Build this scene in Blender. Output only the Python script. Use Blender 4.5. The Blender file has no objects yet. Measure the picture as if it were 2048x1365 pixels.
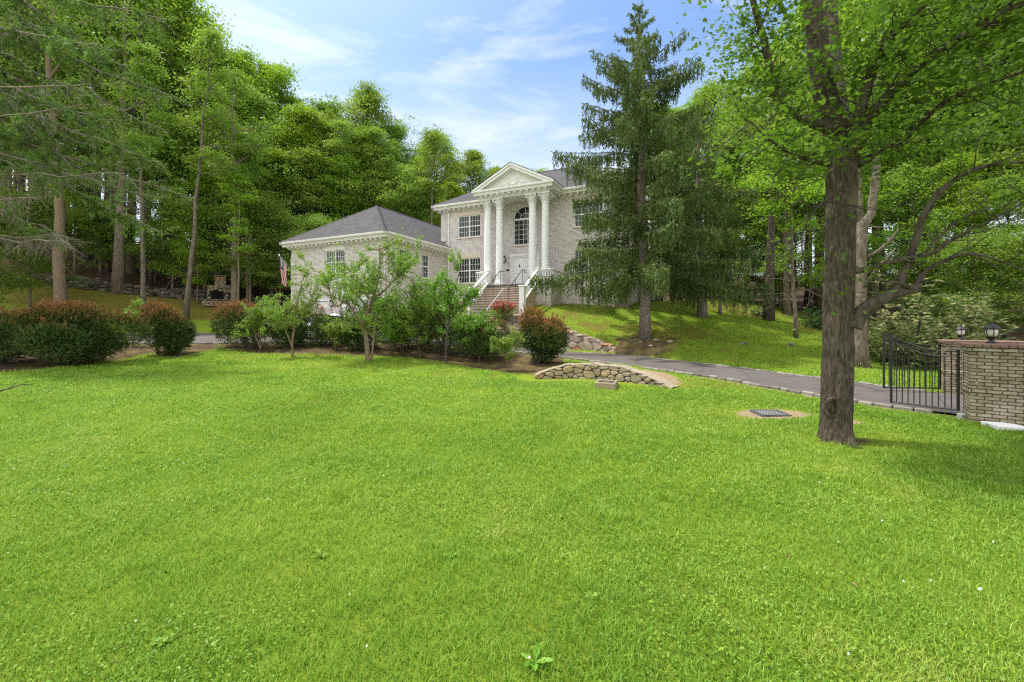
import bpy, math, random
import numpy as np
from math import sin, cos, pi, radians, sqrt
from mathutils import Vector, Matrix

SC = bpy.context.scene
COL = SC.collection
F, CX, HY, EYE = 850.0, 1024.0, 640.0, 2.0     # lens in photo pixels, principal column, horizon row, eye height


def at(px, py, Y):
    return np.array(((px - CX) / F * Y, Y, EYE - (py - HY) / F * Y))


# ------------------------------------------------------------------ mesh building
class MB:
    """Collects shapes and links them as ONE mesh object."""

    def __init__(self):
        self.v, self.f, self.r, self.mi = [], [], [], []
        self.cur, self.m = 0.5, 0

    def add(self, vs, fs):
        b = len(self.v)
        self.v += [tuple(map(float, p)) for p in vs]
        for f in fs:
            self.f.append([b + i for i in f])
            self.r.append(self.cur)
            self.mi.append(self.m)

    def quad(self, a, b, c, d):
        self.add([a, b, c, d], [(0, 1, 2, 3)])

    def poly(self, pts):
        self.add(pts, [tuple(range(len(pts)))])

    def box(self, x0, x1, y0, y1, z0, z1, mp=None):
        vs = [(x, y, z) for z in (z0, z1) for y in (y0, y1) for x in (x0, x1)]
        if mp:
            vs = [mp(*p) for p in vs]
        self.add(vs, [(0, 2, 3, 1), (4, 5, 7, 6), (0, 1, 5, 4), (2, 6, 7, 3), (0, 4, 6, 2), (1, 3, 7, 5)])

    def bbox(self, x0, x1, y0, y1, z0, z1, b=0.01, mp=None):
        """box with chamfered vertical and top edges"""
        b = min(b, (x1 - x0) * .45, (y1 - y0) * .45, (z1 - z0) * .45)
        ring = lambda e, z: [(x0 + e + b, y0 + e, z), (x1 - e - b, y0 + e, z), (x1 - e, y0 + e + b, z), (x1 - e, y1 - e - b, z),
                             (x1 - e - b, y1 - e, z), (x0 + e + b, y1 - e, z), (x0 + e, y1 - e - b, z), (x0 + e, y0 + e + b, z)]
        vs = ring(b, z0) + ring(0, z0 + b) + ring(0, z1 - b) + ring(b, z1)
        if mp:
            vs = [mp(*p) for p in vs]
        fs = [tuple(range(7, -1, -1)), tuple(range(24, 32))]
        for k in range(3):
            for i in range(8):
                j = (i + 1) % 8
                fs.append((k * 8 + i, k * 8 + j, k * 8 + 8 + j, k * 8 + 8 + i))
        self.add(vs, fs)

    def prism(self, pts, off, cap=True):
        """polygon pts (3-D) pushed along vector off"""
        n = len(pts)
        vs = [tuple(p) for p in pts] + [tuple(np.array(p) + np.array(off)) for p in pts]
        fs = [(i, (i + 1) % n, n + (i + 1) % n, n + i) for i in range(n)]
        if cap:
            fs += [tuple(range(n - 1, -1, -1)), tuple(range(n, 2 * n))]
        self.add(vs, fs)

    def tube(self, path, rad, n=8, cap=True, squash=1.0, lump=0.0, rng=None):
        path = [np.array(p, float) for p in path]
        if not hasattr(rad, '__len__'):
            rad = [rad] * len(path)
        vs, prev = [], None
        for i, p in enumerate(path):
            t = path[min(i + 1, len(path) - 1)] - path[max(i - 1, 0)]
            t = t / (np.linalg.norm(t) + 1e-9)
            if prev is None:
                a = np.cross(t, (0, 0, 1.0) if abs(t[2]) < .9 else (1.0, 0, 0))
            else:
                a = prev - t * prev.dot(t)
            a /= np.linalg.norm(a) + 1e-9
            prev = a
            b = np.cross(t, a)
            for k in range(n):
                q = 2 * pi * k / n
                rr = rad[i] * (1 + (rng.uniform(-lump, lump) if rng else 0))
                vs.append(p + rr * (cos(q) * a + squash * sin(q) * b))
        fs = []
        for i in range(len(path) - 1):
            for k in range(n):
                j = (k + 1) % n
                fs.append((i * n + k, i * n + j, i * n + n + j, i * n + n + k))
        if cap:
            fs.append(tuple(range(n - 1, -1, -1)))
            fs.append(tuple(range((len(path) - 1) * n, len(path) * n)))
        self.add(vs, fs)

    def lathe(self, cx, cy, prof, n=20, flute=0.0, nf=0):
        vs = []
        for r, z in prof:
            for k in range(n):
                q = 2 * pi * k / n
                rr = r * (1 - flute * (0.5 + 0.5 * cos(nf * q))) if nf else r
                vs.append((cx + rr * cos(q), cy + rr * sin(q), z))
        fs = []
        for i in range(len(prof) - 1):
            for k in range(n):
                j = (k + 1) % n
                fs.append((i * n + k, i * n + j, i * n + n + j, i * n + n + k))
        fs += [tuple(range(n - 1, -1, -1)), tuple(range((len(prof) - 1) * n, len(prof) * n))]
        self.add(vs, fs)

    def rock(self, c, r, rng, sub=1):
        """an uneven boulder: a bent cube-sphere"""
        n = 4 if sub else 3
        vs, idx, fs = [], {}, []

        def V(p):
            k = tuple(np.round(p, 4))
            if k not in idx:
                idx[k] = len(vs)
                vs.append(np.array(p, float))
            return idx[k]
        g = np.linspace(-1, 1, n)
        for ax in range(3):
            for s in (-1, 1):
                for i in range(n - 1):
                    for j in range(n - 1):
                        q = []
                        for (a, b) in ((i, j), (i + 1, j), (i + 1, j + 1), (i, j + 1)):
                            p = [0, 0, 0]
                            p[ax] = s
                            p[(ax + 1) % 3] = g[a]
                            p[(ax + 2) % 3] = g[b]
                            q.append(V(p))
                        fs.append(q if s > 0 else q[::-1])
        M = np.array([[rng.gauss(0, 1) for _ in range(3)] for _ in range(3)])
        M, _ = np.linalg.qr(M)
        out = []
        for p in vs:
            q = p / np.linalg.norm(p) * (0.55 + 0.45 * np.linalg.norm(p) / 1.3)
            q = q * rng.uniform(.82, 1.12)
            q = M @ q
            out.append((c[0] + q[0] * r[0], c[1] + q[1] * r[1], c[2] + q[2] * r[2]))
        self.add(out, fs)

    def build(self, name, mat, parent=None, smooth=False, z0=0.0, ang=None):
        me = bpy.data.meshes.new(name)
        vs = self.v if not z0 else [(x, y, z - z0) for x, y, z in self.v]
        me.from_pydata(vs, [], self.f)
        for m in (mat if isinstance(mat, (list, tuple)) else [mat]):
            me.materials.append(m)
        a = me.attributes.new('rnd', 'FLOAT', 'FACE')
        a.data.foreach_set('value', np.array(self.r, np.float32))
        me.polygons.foreach_set('material_index', np.array(self.mi, np.int32))
        if smooth:
            me.polygons.foreach_set('use_smooth', np.ones(len(self.f), bool))
        me.update()
        if smooth and ang:
            me.set_sharp_from_angle(angle=radians(ang))
        o = bpy.data.objects.new(name, me)
        COL.objects.link(o)
        if parent:
            o.parent = parent
        return o


def np_obj(name, V, loops, starts, totals, mat, parent=None, attrs=None, smooth=False, vattrs=None):
    me = bpy.data.meshes.new(name)
    V = np.ascontiguousarray(V, np.float32)
    me.vertices.add(len(V))
    me.vertices.foreach_set('co', V.ravel())
    me.loops.add(len(loops))
    me.loops.foreach_set('vertex_index', np.ascontiguousarray(loops, np.int32))
    me.polygons.add(len(starts))
    me.polygons.foreach_set('loop_start', np.ascontiguousarray(starts, np.int32))
    try:
        me.polygons.foreach_set('loop_total', np.ascontiguousarray(totals, np.int32))
    except Exception:
        pass
    for k, arr in (attrs or {}).items():
        a = me.attributes.new(k, 'FLOAT', 'FACE')
        a.data.foreach_set('value', np.ascontiguousarray(arr, np.float32))
    for k, arr in (vattrs or {}).items():
        a = me.attributes.new(k, 'FLOAT', 'POINT')
        a.data.foreach_set('value', np.ascontiguousarray(arr, np.float32))
    if smooth:
        me.polygons.foreach_set('use_smooth', np.ones(len(starts), bool))
    me.materials.append(mat)
    me.update(calc_edges=True)
    me.validate()
    o = bpy.data.objects.new(name, me)
    COL.objects.link(o)
    if parent:
        o.parent = parent
    return o


def poly_obj(name, V, k, mat, parent=None, attrs=None):
    """V holds len/k polygons of k corners each, one after another"""
    n = len(V) // k
    return np_obj(name, V, np.arange(n * k), np.arange(n) * k, np.full(n, k), mat, parent, attrs)


def tag(o, label=None, cat=None, group=None, kind=None):
    if label:
        o['label'] = label
    if cat:
        o['category'] = cat
    if group:
        o['group'] = group
    if kind:
        o['kind'] = kind
    return o


def empty(name, loc, rz=0.0):
    o = bpy.data.objects.new(name, None)
    COL.objects.link(o)
    o.location = tuple(map(float, loc))
    o.rotation_euler = (0, 0, rz)
    o.empty_display_size = .3
    return o


def copy_tree(o, parent=None):
    c = o.copy()
    COL.objects.link(c)
    c.parent = parent
    for ch in list(o.children):
        copy_tree(ch, c)
    return c


# ------------------------------------------------------------------ materials
class NT:
    def __init__(self, name):
        self.mat = bpy.data.materials.new(name)
        self.mat.use_nodes = True
        self.t = self.mat.node_tree
        self.t.nodes.clear()
        self.out = self.n('ShaderNodeOutputMaterial')

    def n(self, typ, **kw):
        nd = self.t.nodes.new(typ)
        for k, v in kw.items():
            if k.startswith('i_'):
                nd.inputs[k[2:].replace('_', ' ')].default_value = v
            else:
                setattr(nd, k, v)
        return nd

    def l(self, a, b):
        self.t.links.new(a, b)

    def sock(self, s, inp):
        if isinstance(s, (int, float)):
            inp.default_value = s
        elif isinstance(s, (tuple, list)):
            inp.default_value = tuple(s) + ((1.0,) if len(s) == 3 and inp.type == 'RGBA' else ())
        else:
            self.l(s, inp)

    def attr(self, name):
        return self.n('ShaderNodeAttribute', attribute_name=name).outputs['Fac']

    def coord(self, which='Object'):
        return self.n('ShaderNodeTexCoord').outputs[which]

    def pos(self):
        return self.n('ShaderNodeNewGeometry').outputs['Position']

    def noise(self, scale, vec=None, detail=3.0, rough=.55, dist=0.0, color=False):
        nd = self.n('ShaderNodeTexNoise')
        nd.inputs['Scale'].default_value = scale
        nd.inputs['Detail'].default_value = detail
        nd.inputs['Roughness'].default_value = rough
        nd.inputs['Distortion'].default_value = dist
        if vec is not None:
            self.l(vec, nd.inputs['Vector'])
        return nd.outputs['Color' if color else 'Fac']

    def vor(self, scale, vec=None, feature='F1', out='Distance'):
        nd = self.n('ShaderNodeTexVoronoi', feature=feature)
        nd.inputs['Scale'].default_value = scale
        if vec is not None:
            self.l(vec, nd.inputs['Vector'])
        return nd.outputs[out]

    def math(self, op, a, b=0.0, c=0.0, clamp=False):
        nd = self.n('ShaderNodeMath', operation=op, use_clamp=clamp)
        for i, s in enumerate((a, b, c)):
            self.sock(s, nd.inputs[i])
        return nd.outputs[0]

    def step(self, x, lo, hi):
        nd = self.n('ShaderNodeMapRange')
        self.sock(x, nd.inputs[0])
        nd.inputs[1].default_value = lo
        nd.inputs[2].default_value = hi
        return nd.outputs[0]

    def mix(self, f, a, b, mode='MIX'):
        nd = self.n('ShaderNodeMix', data_type='RGBA', blend_type=mode)
        self.sock(f, nd.inputs[0])
        self.sock(a, nd.inputs[6])
        self.sock(b, nd.inputs[7])
        return nd.outputs[2]

    def ramp(self, x, stops):
        nd = self.n('ShaderNodeValToRGB')
        r = nd.color_ramp
        while len(r.elements) < len(stops):
            r.elements.new(.5)
        for e, (p, c) in zip(r.elements, stops):
            e.position = p
            e.color = tuple(c) + (1.0,)
        self.sock(x, nd.inputs[0])
        return nd.outputs[0]

    def vmul(self, v, s):
        nd = self.n('ShaderNodeVectorMath', operation='MULTIPLY')
        self.l(v, nd.inputs[0])
        nd.inputs[1].default_value = s
        return nd.outputs[0]

    def sep(self, v):
        nd = self.n('ShaderNodeSeparateXYZ')
        self.l(v, nd.inputs[0])
        return nd.outputs

    def comb(self, x, y, z):
        nd = self.n('ShaderNodeCombineXYZ')
        for i, s in enumerate((x, y, z)):
            self.sock(s, nd.inputs[i])
        return nd.outputs[0]

    def bump(self, h, strength=.5, dist=.02):
        nd = self.n('ShaderNodeBump')
        nd.inputs['Strength'].default_value = strength
        nd.inputs['Distance'].default_value = dist
        self.l(h, nd.inputs['Height'])
        return nd.outputs[0]

    def finish(self, col, rough=.7, spec=.3, bump=None, metal=0.0, trans=0.0, tcol=None):
        b = self.n('ShaderNodeBsdfPrincipled')
        self.sock(col, b.inputs['Base Color'])
        self.sock(rough, b.inputs['Roughness'])
        b.inputs['Specular IOR Level'].default_value = spec
        b.inputs['Metallic'].default_value = metal
        if bump is not None:
            self.l(bump, b.inputs['Normal'])
        sh = b.outputs[0]
        if trans:
            t = self.n('ShaderNodeBsdfTranslucent')
            self.sock(tcol if tcol is not None else col, t.inputs['Color'])
            m = self.n('ShaderNodeMixShader')
            m.inputs[0].default_value = trans
            self.l(sh, m.inputs[1])
            self.l(t.outputs[0], m.inputs[2])
            sh = m.outputs[0]
        self.l(sh, self.out.inputs['Surface'])
        return self.mat


def plain(name, col, rough=.6, spec=.3, metal=0.0, var=.12, scale=6.0, bump=0.0):
    t = NT(name)
    nz = t.noise(scale, t.coord(), 4)
    c = t.mix(nz, tuple(x * (1 - var) for x in col), tuple(min(1, x * (1 + var)) for x in col))
    return t.finish(c, rough, spec, t.bump(nz, bump, .01) if bump else None, metal)


def leaf_mat(name, c1, c2, trans=.4, rough=.5, spec=.25, patch=None, ov=.25):
    """leaf colour: light and dark leaves, clumps of a different age, and a small shift from tree to tree"""
    t = NT(name)
    K = (1.82, 1.90, 2.1)
    c1, c2 = tuple(x * k for x, k in zip(c1, K)), tuple(x * k for x, k in zip(c2, K))
    patch = patch and tuple(x * k for x, k in zip(patch, K))
    c = t.mix(t.attr('rnd'), c1, c2)
    if patch:
        nz = t.noise(.55, t.coord(), 2)
        c = t.mix(t.step(nz, .42, .62), c, t.mix(t.attr('rnd'), patch, c2))
    oi = t.n('ShaderNodeObjectInfo').outputs['Random']
    hs = t.n('ShaderNodeHueSaturation')
    t.l(t.math('MULTIPLY_ADD', oi, .035, .4825), hs.inputs['Hue'])
    t.l(t.math('MULTIPLY_ADD', oi, ov * 1.6, 1 - ov * .8), hs.inputs['Value'])
    t.l(c, hs.inputs['Color'])
    c = hs.outputs[0]
    tc = t.mix(.5, c, (c2[0] * 1.5, c2[1] * 1.55, c2[2] * .8))
    return t.finish(c, rough, spec, None, 0, trans, tc)


def bark_mat(name, c1, c2, vs=(14, 14, 2.2), bump=.9, lichen=None):
    t = NT(name)
    v = t.vmul(t.coord(), vs)
    n1 = t.noise(1.0, v, 5, .65, .6)
    w = t.vor(1.3, v, 'F1')
    h = t.math('MULTIPLY', n1, t.math('ADD', w, .35))
    c = t.mix(t.step(h, .12, .62), c1, c2)
    if lichen:
        c = t.mix(t.step(t.noise(2.2, t.coord(), 4), .55, .72), c, lichen)
    return t.finish(c, .9, .15, t.bump(h, bump, .04))


M = {}


def make_materials():
    # --- terrain
    t = NT('lawn_ground')
    p = t.pos()
    big, mid, fine = t.noise(.35, p, 3), t.noise(2.3, p, 4), t.noise(38, p, 5, .7)
    g = t.mix(fine, (.09, .15, .010), (.265, .365, .032))
    g = t.mix(t.step(mid, .35, .7), g, t.mix(fine, (.115, .17, .012), (.275, .37, .04)))
    g = t.mix(t.math('MULTIPLY', t.step(big, .5, .72), .6), g, t.mix(fine, (.10, .12, .015), (.26, .27, .05)))
    moss = t.mix(t.noise(9, p, 4), (.115, .088, .018), (.27, .21, .045))
    moss = t.mix(t.step(fine, .45, .75), moss, (.12, .19, .025))
    dm = t.step(t.math('ADD', t.attr('dry'), t.math('MULTIPLY', t.math('SUBTRACT', t.noise(1.1, p, 5), .5), 1.3)), .38, .62)
    g = t.mix(dm, g, moss)
    soil = t.mix(t.noise(7, p, 6, .7), (.036, .023, .013), (.155, .105, .06))
    soil = t.mix(t.step(t.noise(1.4, p, 5), .48, .66), soil, t.mix(fine, (.10, .085, .025), (.22, .20, .06)))
    soil = t.mix(t.step(t.noise(55, p, 3), .62, .72), soil, (.23, .17, .10))
    sm = t.step(t.math('ADD', t.attr('soil'), t.math('MULTIPLY', t.math('SUBTRACT', t.noise(2.6, p, 5), .5), .9)), .40, .6)
    c = t.mix(sm, g, soil)
    lit = t.mix(t.noise(5, p, 6, .75), (.022, .013, .008), (.13, .075, .04))
    lit = t.mix(t.step(t.noise(1.1, p, 3), .58, .7), lit, (.04, .07, .015))
    lm = t.step(t.math('ADD', t.attr('litter'), t.math('MULTIPLY', t.math('SUBTRACT', t.noise(.9, p, 5), .5), .7)), .42, .58)
    c = t.mix(lm, c, lit)
    sand = t.mix(t.noise(30, p, 5, .7), (.22, .155, .085), (.46, .36, .22))
    am = t.step(t.math('ADD', t.attr('sand'), t.math('MULTIPLY', t.math('SUBTRACT', t.noise(6, p, 5), .5), .8)), .42, .6)
    c = t.mix(am, c, sand)
    M['ground'] = t.finish(c, .95, .1, t.bump(t.math('ADD', fine, t.math('MULTIPLY', mid, .8)), .9, .05))
    # --- grass blades
    t = NT('grass_blades')
    c = t.ramp(t.attr('rnd'), [(0, (.078, .18, .016)), (.45, (.178, .345, .032)), (.8, (.29, .455, .054)), (1, (.38, .47, .10))])
    t2 = t.noise(.8, t.pos(), 3)
    c = t.mix(t.step(t2, .35, .7), c, t.mix(1.0, c, (1.22, 1.08, .95), 'MULTIPLY'))
    M['blade'] = t.finish(c, .45, .3, None, 0, .42, t.mix(.5, c, (.235, .40, .05)))
    t = NT('dead_leaf')
    M['dead_leaf'] = t.finish(t.mix(t.attr('rnd'), (.09, .05, .025), (.36, .24, .13)), .8, .15, None, 0, .15)
    M['petal'] = plain('white_petal', (.8, .8, .74), .6, var=.05)
    M['dandelion'] = leaf_mat('broad_weed_leaf', (.075, .145, .012), (.15, .225, .03), .35)
    # --- paving
    t = NT('asphalt')
    p = t.pos()
    sp = t.noise(160, p, 2, .7)
    c = t.mix(sp, (.075, .066, .060), (.155, .137, .126))
    c = t.mix(t.step(t.noise(.7, p, 4), .45, .7), c, (.125, .105, .098))
    c = t.mix(t.math('MULTIPLY', t.step(t.noise(2.2, p, 6, .7), .50, .60), .45), c, (.075, .062, .057))
    c = t.mix(t.math('MULTIPLY', t.step(t.vor(.55, t.vmul(p, (1, 1, 1)), 'DISTANCE_TO_EDGE'), .012, .0), .7), c, (.03, .026, .024))
    M['asphalt'] = t.finish(c, .85, .25, t.bump(sp, .4, .006))
    t = NT('granite_block')
    p = t.pos()
    c = t.mix(t.attr('rnd'), (.12, .105, .085), (.29, .27, .235))
    c = t.mix(t.step(t.noise(28, p, 4), .5, .75), c, (.24, .21, .17))
    M['granite'] = t.finish(c, .85, .2, t.bump(t.noise(30, p, 5), .6, .02))
    # --- stones
    t = NT('fieldstone')
    o = t.coord()
    c = t.ramp(t.attr('rnd'), [(0, (.24, .20, .145)), (.3, (.38, .30, .195)), (.55, (.29, .255, .205)), (.75, (.42, .32, .20)), (1, (.34, .19, .10))])
    n1 = t.noise(9, o, 6, .7)
    c = t.mix(n1, t.mix(1.0, c, (.5, .5, .5), 'MULTIPLY'), t.mix(1.0, c, (1.4, 1.4, 1.4), 'MULTIPLY'))
    c = t.mix(t.math('MULTIPLY', t.step(t.noise(4, o, 5), .6, .74), .4), c, (.20, .19, .08))
    M['fieldstone'] = t.finish(c, .9, .15, t.bump(n1, .8, .03))
    t = NT('mossy_wallstone')
    o = t.coord()
    c = t.mix(t.attr('rnd'), (.07, .065, .05), (.21, .185, .15))
    n1 = t.noise(5, o, 6, .7)
    c = t.mix(t.step(n1, .5, .68), c, (.085, .095, .035))
    M['wallstone'] = t.finish(c, .95, .1, t.bump(n1, .8, .04))
    t = NT('pink_fieldstone')
    o = t.coord()
    c = t.ramp(t.attr('rnd'), [(0, (.33, .25, .20)), (.35, (.46, .36, .29)), (.6, (.37, .33, .30)), (.85, (.50, .38, .28)), (1, (.40, .17, .09))])
    n1 = t.noise(8, o, 6, .7)
    c = t.mix(n1, t.mix(1.0, c, (.55, .55, .55), 'MULTIPLY'), t.mix(1.0, c, (1.35, 1.35, 1.35), 'MULTIPLY'))
    M['pinkstone'] = t.finish(c, .9, .15, t.bump(n1, .8, .03))
    M['mortar'] = plain('mortar', (.20, .17, .13), .95, .1, var=.5, scale=14, bump=.6)
    M['darkgap'] = plain('dark_joint', (.045, .04, .032), .95, .05, var=.5, scale=14)
    M['concrete'] = plain('old_concrete', (.30, .245, .18), .95, .1, var=.35, scale=9, bump=.5)
    # --- whitewashed brick: h runs along the wall, v up
    def brick(name, washed, lowband=None, wear=.5, gap=(.50, .45, .41), bs=(.225, .080), grime=None):
        t = NT(name)
        o = t.coord()
        x, y, z = t.sep(o)
        h = t.math('ADD', x, y)
        b = t.n('ShaderNodeTexBrick')
        b.inputs['Scale'].default_value = 1.0
        b.inputs['Brick Width'].default_value = bs[0]
        b.inputs['Row Height'].default_value = bs[1]
        b.inputs['Mortar Size'].default_value = .0085
        b.inputs['Mortar Smooth'].default_value = .25
        b.inputs['Bias'].default_value = 0.0
        b.inputs['Color1'].default_value = (0, 0, 0, 1)
        b.inputs['Color2'].default_value = (1, 1, 1, 1)
        b.inputs['Mortar'].default_value = (.5, .5, .5, 1)
        vec = t.comb(h, z, 0.0)
        nd = t.noise(7, o, 3, .5, 0, True)
        vv = t.n('ShaderNodeVectorMath', operation='MULTIPLY_ADD')
        t.l(nd, vv.inputs[0])
        vv.inputs[1].default_value = (.012, .012, 0)
        t.l(vec, vv.inputs[2])
        t.l(vv.outputs[0], b.inputs['Vector'])
        per = t.sep(b.outputs['Color'])[0]
        red = t.ramp(per, [(0, (.20, .085, .055)), (.5, (.34, .15, .095)), (1, (.42, .22, .145))])
        wash = t.ramp(per, washed)
        wn = t.noise(23, o, 5, .75)
        w2 = t.noise(1.7, o, 4, .6)
        m = t.math('ADD', t.math('MULTIPLY', wn, .62), t.math('ADD', t.math('MULTIPLY', w2, .12), t.math('MULTIPLY', per, .20)))
        wm = t.step(m, wear, wear + .28)
        if lowband:
            lz, hz = lowband
            wm = t.math('MULTIPLY', wm, t.step(t.math('ADD', z, t.math('MULTIPLY', t.noise(1.2, o, 4), 1.0)), lz, hz))
        c = t.mix(wm, red, wash)
        c = t.mix(b.outputs['Fac'], c, t.mix(wn, tuple(q * .55 for q in gap), gap))
        if grime:
            gm = t.step(t.math('ADD', t.noise(3.1, o, 6, .7), t.math('MULTIPLY', t.noise(.8, o, 3), .5)), .62, 1.0)
            c = t.mix(gm, c, t.mix(1.0, c, grime, 'MULTIPLY'))
            c = t.mix(t.math('MULTIPLY', t.step(t.noise(16, o, 5, .7), .56, .68), .55), c, (.60, .57, .50))
        hgt = t.math('SUBTRACT', t.math('MULTIPLY', wn, .4), b.outputs['Fac'])
        return t.finish(c, .9, .12, t.bump(hgt, .7, .012))
    WH = [(0, (.70, .63, .60)), (.5, (.77, .71, .68)), (1, (.82, .775, .75))]
    M['brick'] = brick('whitewashed_brick', WH, (1.7, 2.9), .10, (.33, .25, .22))
    M['brick_garage'] = brick('whitewashed_garage_brick', WH, None, .10, (.33, .25, .22))
    M['pierbrick'] = brick('mossy_white_brick', [(0, (.33, .28, .20)), (.4, (.40, .345, .26)), (.75, (.47, .42, .335)), (1, (.34, .25, .175))], None, .14, (.085, .072, .055), (.20, .067), (.52, .46, .30))
    M['redbrick'] = plain('red_brick_cap', (.21, .135, .105), .9, .1, var=.5, scale=18, bump=.6)
    M['lintel'] = plain('cream_stone', (.66, .57, .46), .85, .15, var=.12, scale=8)
    M['white'] = plain('white_paint', (.82, .82, .805), .5, .3, var=.035, scale=3)
    M['cream'] = plain('cream_trim_paint', (.76, .735, .68), .55, .3, var=.07, scale=4)
    M['doorwhite'] = plain('garage_door_white', (.78, .78, .77), .45, .3, var=.03)
    t = NT('asphalt_shingle')
    x, y, z = t.sep(t.coord())
    b = t.n('ShaderNodeTexBrick')
    for k, v in (('Scale', 1.0), ('Brick Width', .33), ('Row Height', .085), ('Mortar Size', .006), ('Mortar Smooth', .3)):
        b.inputs[k].default_value = v
    b.inputs['Color1'].default_value = (.030, .030, .034, 1)
    b.inputs['Color2'].default_value = (.10, .10, .103, 1)
    b.inputs['Mortar'].default_value = (.02, .02, .021, 1)
    t.l(t.comb(t.math('ADD', x, y), z, 0.0), b.inputs['Vector'])
    sp = t.noise(60, t.coord(), 3, .7)
    c = t.mix(sp, b.outputs['Color'], (.105, .098, .10))
    c = t.mix(t.math('MULTIPLY', t.step(t.noise(.9, t.coord(), 3), .45, .7), .4), c, (.085, .082, .08))
    M['shingle'] = t.finish(c, .9, .15, t.bump(b.outputs['Fac'], .4, .015))
    t = NT('window_glass')
    n1 = t.noise(1.2, t.coord(), 2)
    c = t.mix(t.step(n1, .45, .6), (.018, .021, .022), (.04, .044, .045))
    M['glass'] = t.finish(c, .06, .5)
    M['blind'] = plain('pale_blind', (.35, .36, .36), .5, .3)
    M['iron'] = plain('black_iron', (.022, .021, .019), .5, .4, var=.3)
    M['steel'] = plain('grey_handrail', (.55, .55, .55), .4, .5, .3)
    M['tread'] = plain('bluestone_tread', (.17, .15, .135), .85, .2, var=.3, scale=9)
    M['riser'] = plain('tan_stone_riser', (.58, .43, .31), .9, .15, var=.45, scale=4, bump=.4)
    M['stoneriser'] = plain('grey_tan_stone_riser', (.46, .40, .32), .9, .15, var=.4, scale=5, bump=.4)
    M['carpaint'] = plain('white_car_paint', (.80, .81, .83), .22, .5, var=.01)
    M['carglass'] = plain('car_glass', (.012, .014, .016), .05, .6, var=.1)
    M['rubber'] = plain('tyre_rubber', (.02, .02, .02), .8, .2)
    M['alloy'] = plain('alloy_rim', (.5, .5, .52), .3, .5, .8)
    M['redlens'] = plain('red_lens', (.4, .02, .02), .2, .5)
    M['clearlens'] = plain('clear_lens', (.7, .72, .75), .15, .5)
    t = NT('lantern_glass')
    M['lampglass'] = t.finish((.62, .60, .52), .12, .5)
    M['bin'] = plain('grey_green_metal', (.33, .36, .34), .55, .35, var=.15)
    M['bindark'] = plain('dark_grey_plastic', (.10, .105, .11), .6, .3)
    M['plaque'] = plain('white_slab', (.72, .72, .72), .6, .2, var=.12, scale=12)
    M['flagred'] = plain('flag_red', (.50, .06, .08), .8, .1)
    M['flagwhite'] = plain('flag_white', (.76, .72, .72), .8, .1)
    M['flagblue'] = plain('flag_blue', (.035, .045, .12), .8, .1)
    M['darkwood'] = plain('dark_stained_wood', (.055, .038, .026), .8, .15, var=.4, scale=5, bump=.3)
    M['soot'] = plain('soot', (.012, .011, .01), .95, .05)
    M['deadwood'] = plain('grey_dead_wood', (.19, .16, .13), .85, .1, var=.45, scale=12, bump=.5)
    # --- bark
    M['bark_maple'] = bark_mat('furrowed_grey_bark', (.014, .011, .008), (.125, .10, .073), (26, 26, 4.5), 1.0, (.15, .135, .10))
    M['bark_oak'] = bark_mat('brown_grey_bark', (.07, .055, .042), (.29, .235, .185), (12, 12, 2.0), .9)
    M['bark_pale'] = bark_mat('pale_grey_bark', (.07, .055, .042), (.205, .17, .13), (8, 8, 3), .6, (.26, .23, .175))
    M['bark_dark'] = bark_mat('dark_bark', (.03, .025, .02), (.13, .105, .085), (12, 12, 2.4), .9)
    M['bark_tan'] = bark_mat('tan_smooth_bark', (.115, .082, .052), (.26, .195, .13), (16, 16, 4), .3)
    M['bark_spruce'] = bark_mat('scaly_spruce_bark', (.055, .042, .034), (.26, .215, .18), (13, 13, 6), 1.0)
    M['twig'] = plain('grey_twig', (.20, .17, .14), .85, .1, var=.3, scale=10)
    # --- leaves
    M['leaf_maple'] = leaf_mat('maple_leaves', (.020, .050, .007), (.070, .128, .014), .42, .42, .3, None, .0)
    M['leaf_a'] = leaf_mat('oak_leaves', (.060, .096, .014), (.145, .198, .030), .44, patch=(.085, .135, .018))
    M['leaf_b'] = leaf_mat('yellow_green_leaves', (.062, .115, .010), (.145, .215, .018), .45, patch=(.095, .145, .012))
    M['leaf_c'] = leaf_mat('deep_green_leaves', (.048, .084, .012), (.118, .172, .024), .42, patch=(.068, .115, .014))
    M['leaf_fresh'] = leaf_mat('fresh_green_leaves', (.056, .108, .012), (.140, .212, .030), .42, .45, .3, None, .25)
    M['needle_spruce'] = leaf_mat('spruce_needles', (.020, .033, .010), (.062, .086, .020), .25, .6, .2, (.085, .115, .026), .0)
    M['needle_hemlock'] = leaf_mat('hemlock_needles', (.030, .064, .013), (.092, .152, .024), .3, .6, .2, None, .15)
    t = NT('yew_needles')
    c = t.mix(t.attr('rnd'), (.032, .066, .016), (.105, .155, .034))
    c = t.mix(t.attr('tip'), c, t.mix(t.attr('rnd'), (.25, .10, .036), (.46, .22, .08)))
    M['yew'] = t.finish(c, .55, .2, None, 0, .25, c)
    t = NT('rhododendron_leaves')
    c = t.mix(t.attr('rnd'), (.06, .11, .025), (.24, .29, .09))
    c = t.mix(t.attr('tip'), c, (.60, .50, .24))
    M['rhodo'] = t.finish(c, .4, .35, None, 0, .3, c)
    M['azalea_flower'] = leaf_mat('azalea_flowers', (.16, .014, .030), (.28, .05, .075), .3, .6, .2, None, 0)
    M['dark_leaf'] = leaf_mat('dark_glossy_leaves', (.012, .035, .01), (.04, .09, .02), .2, .35, .4, None, 0)


make_materials()


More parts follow.
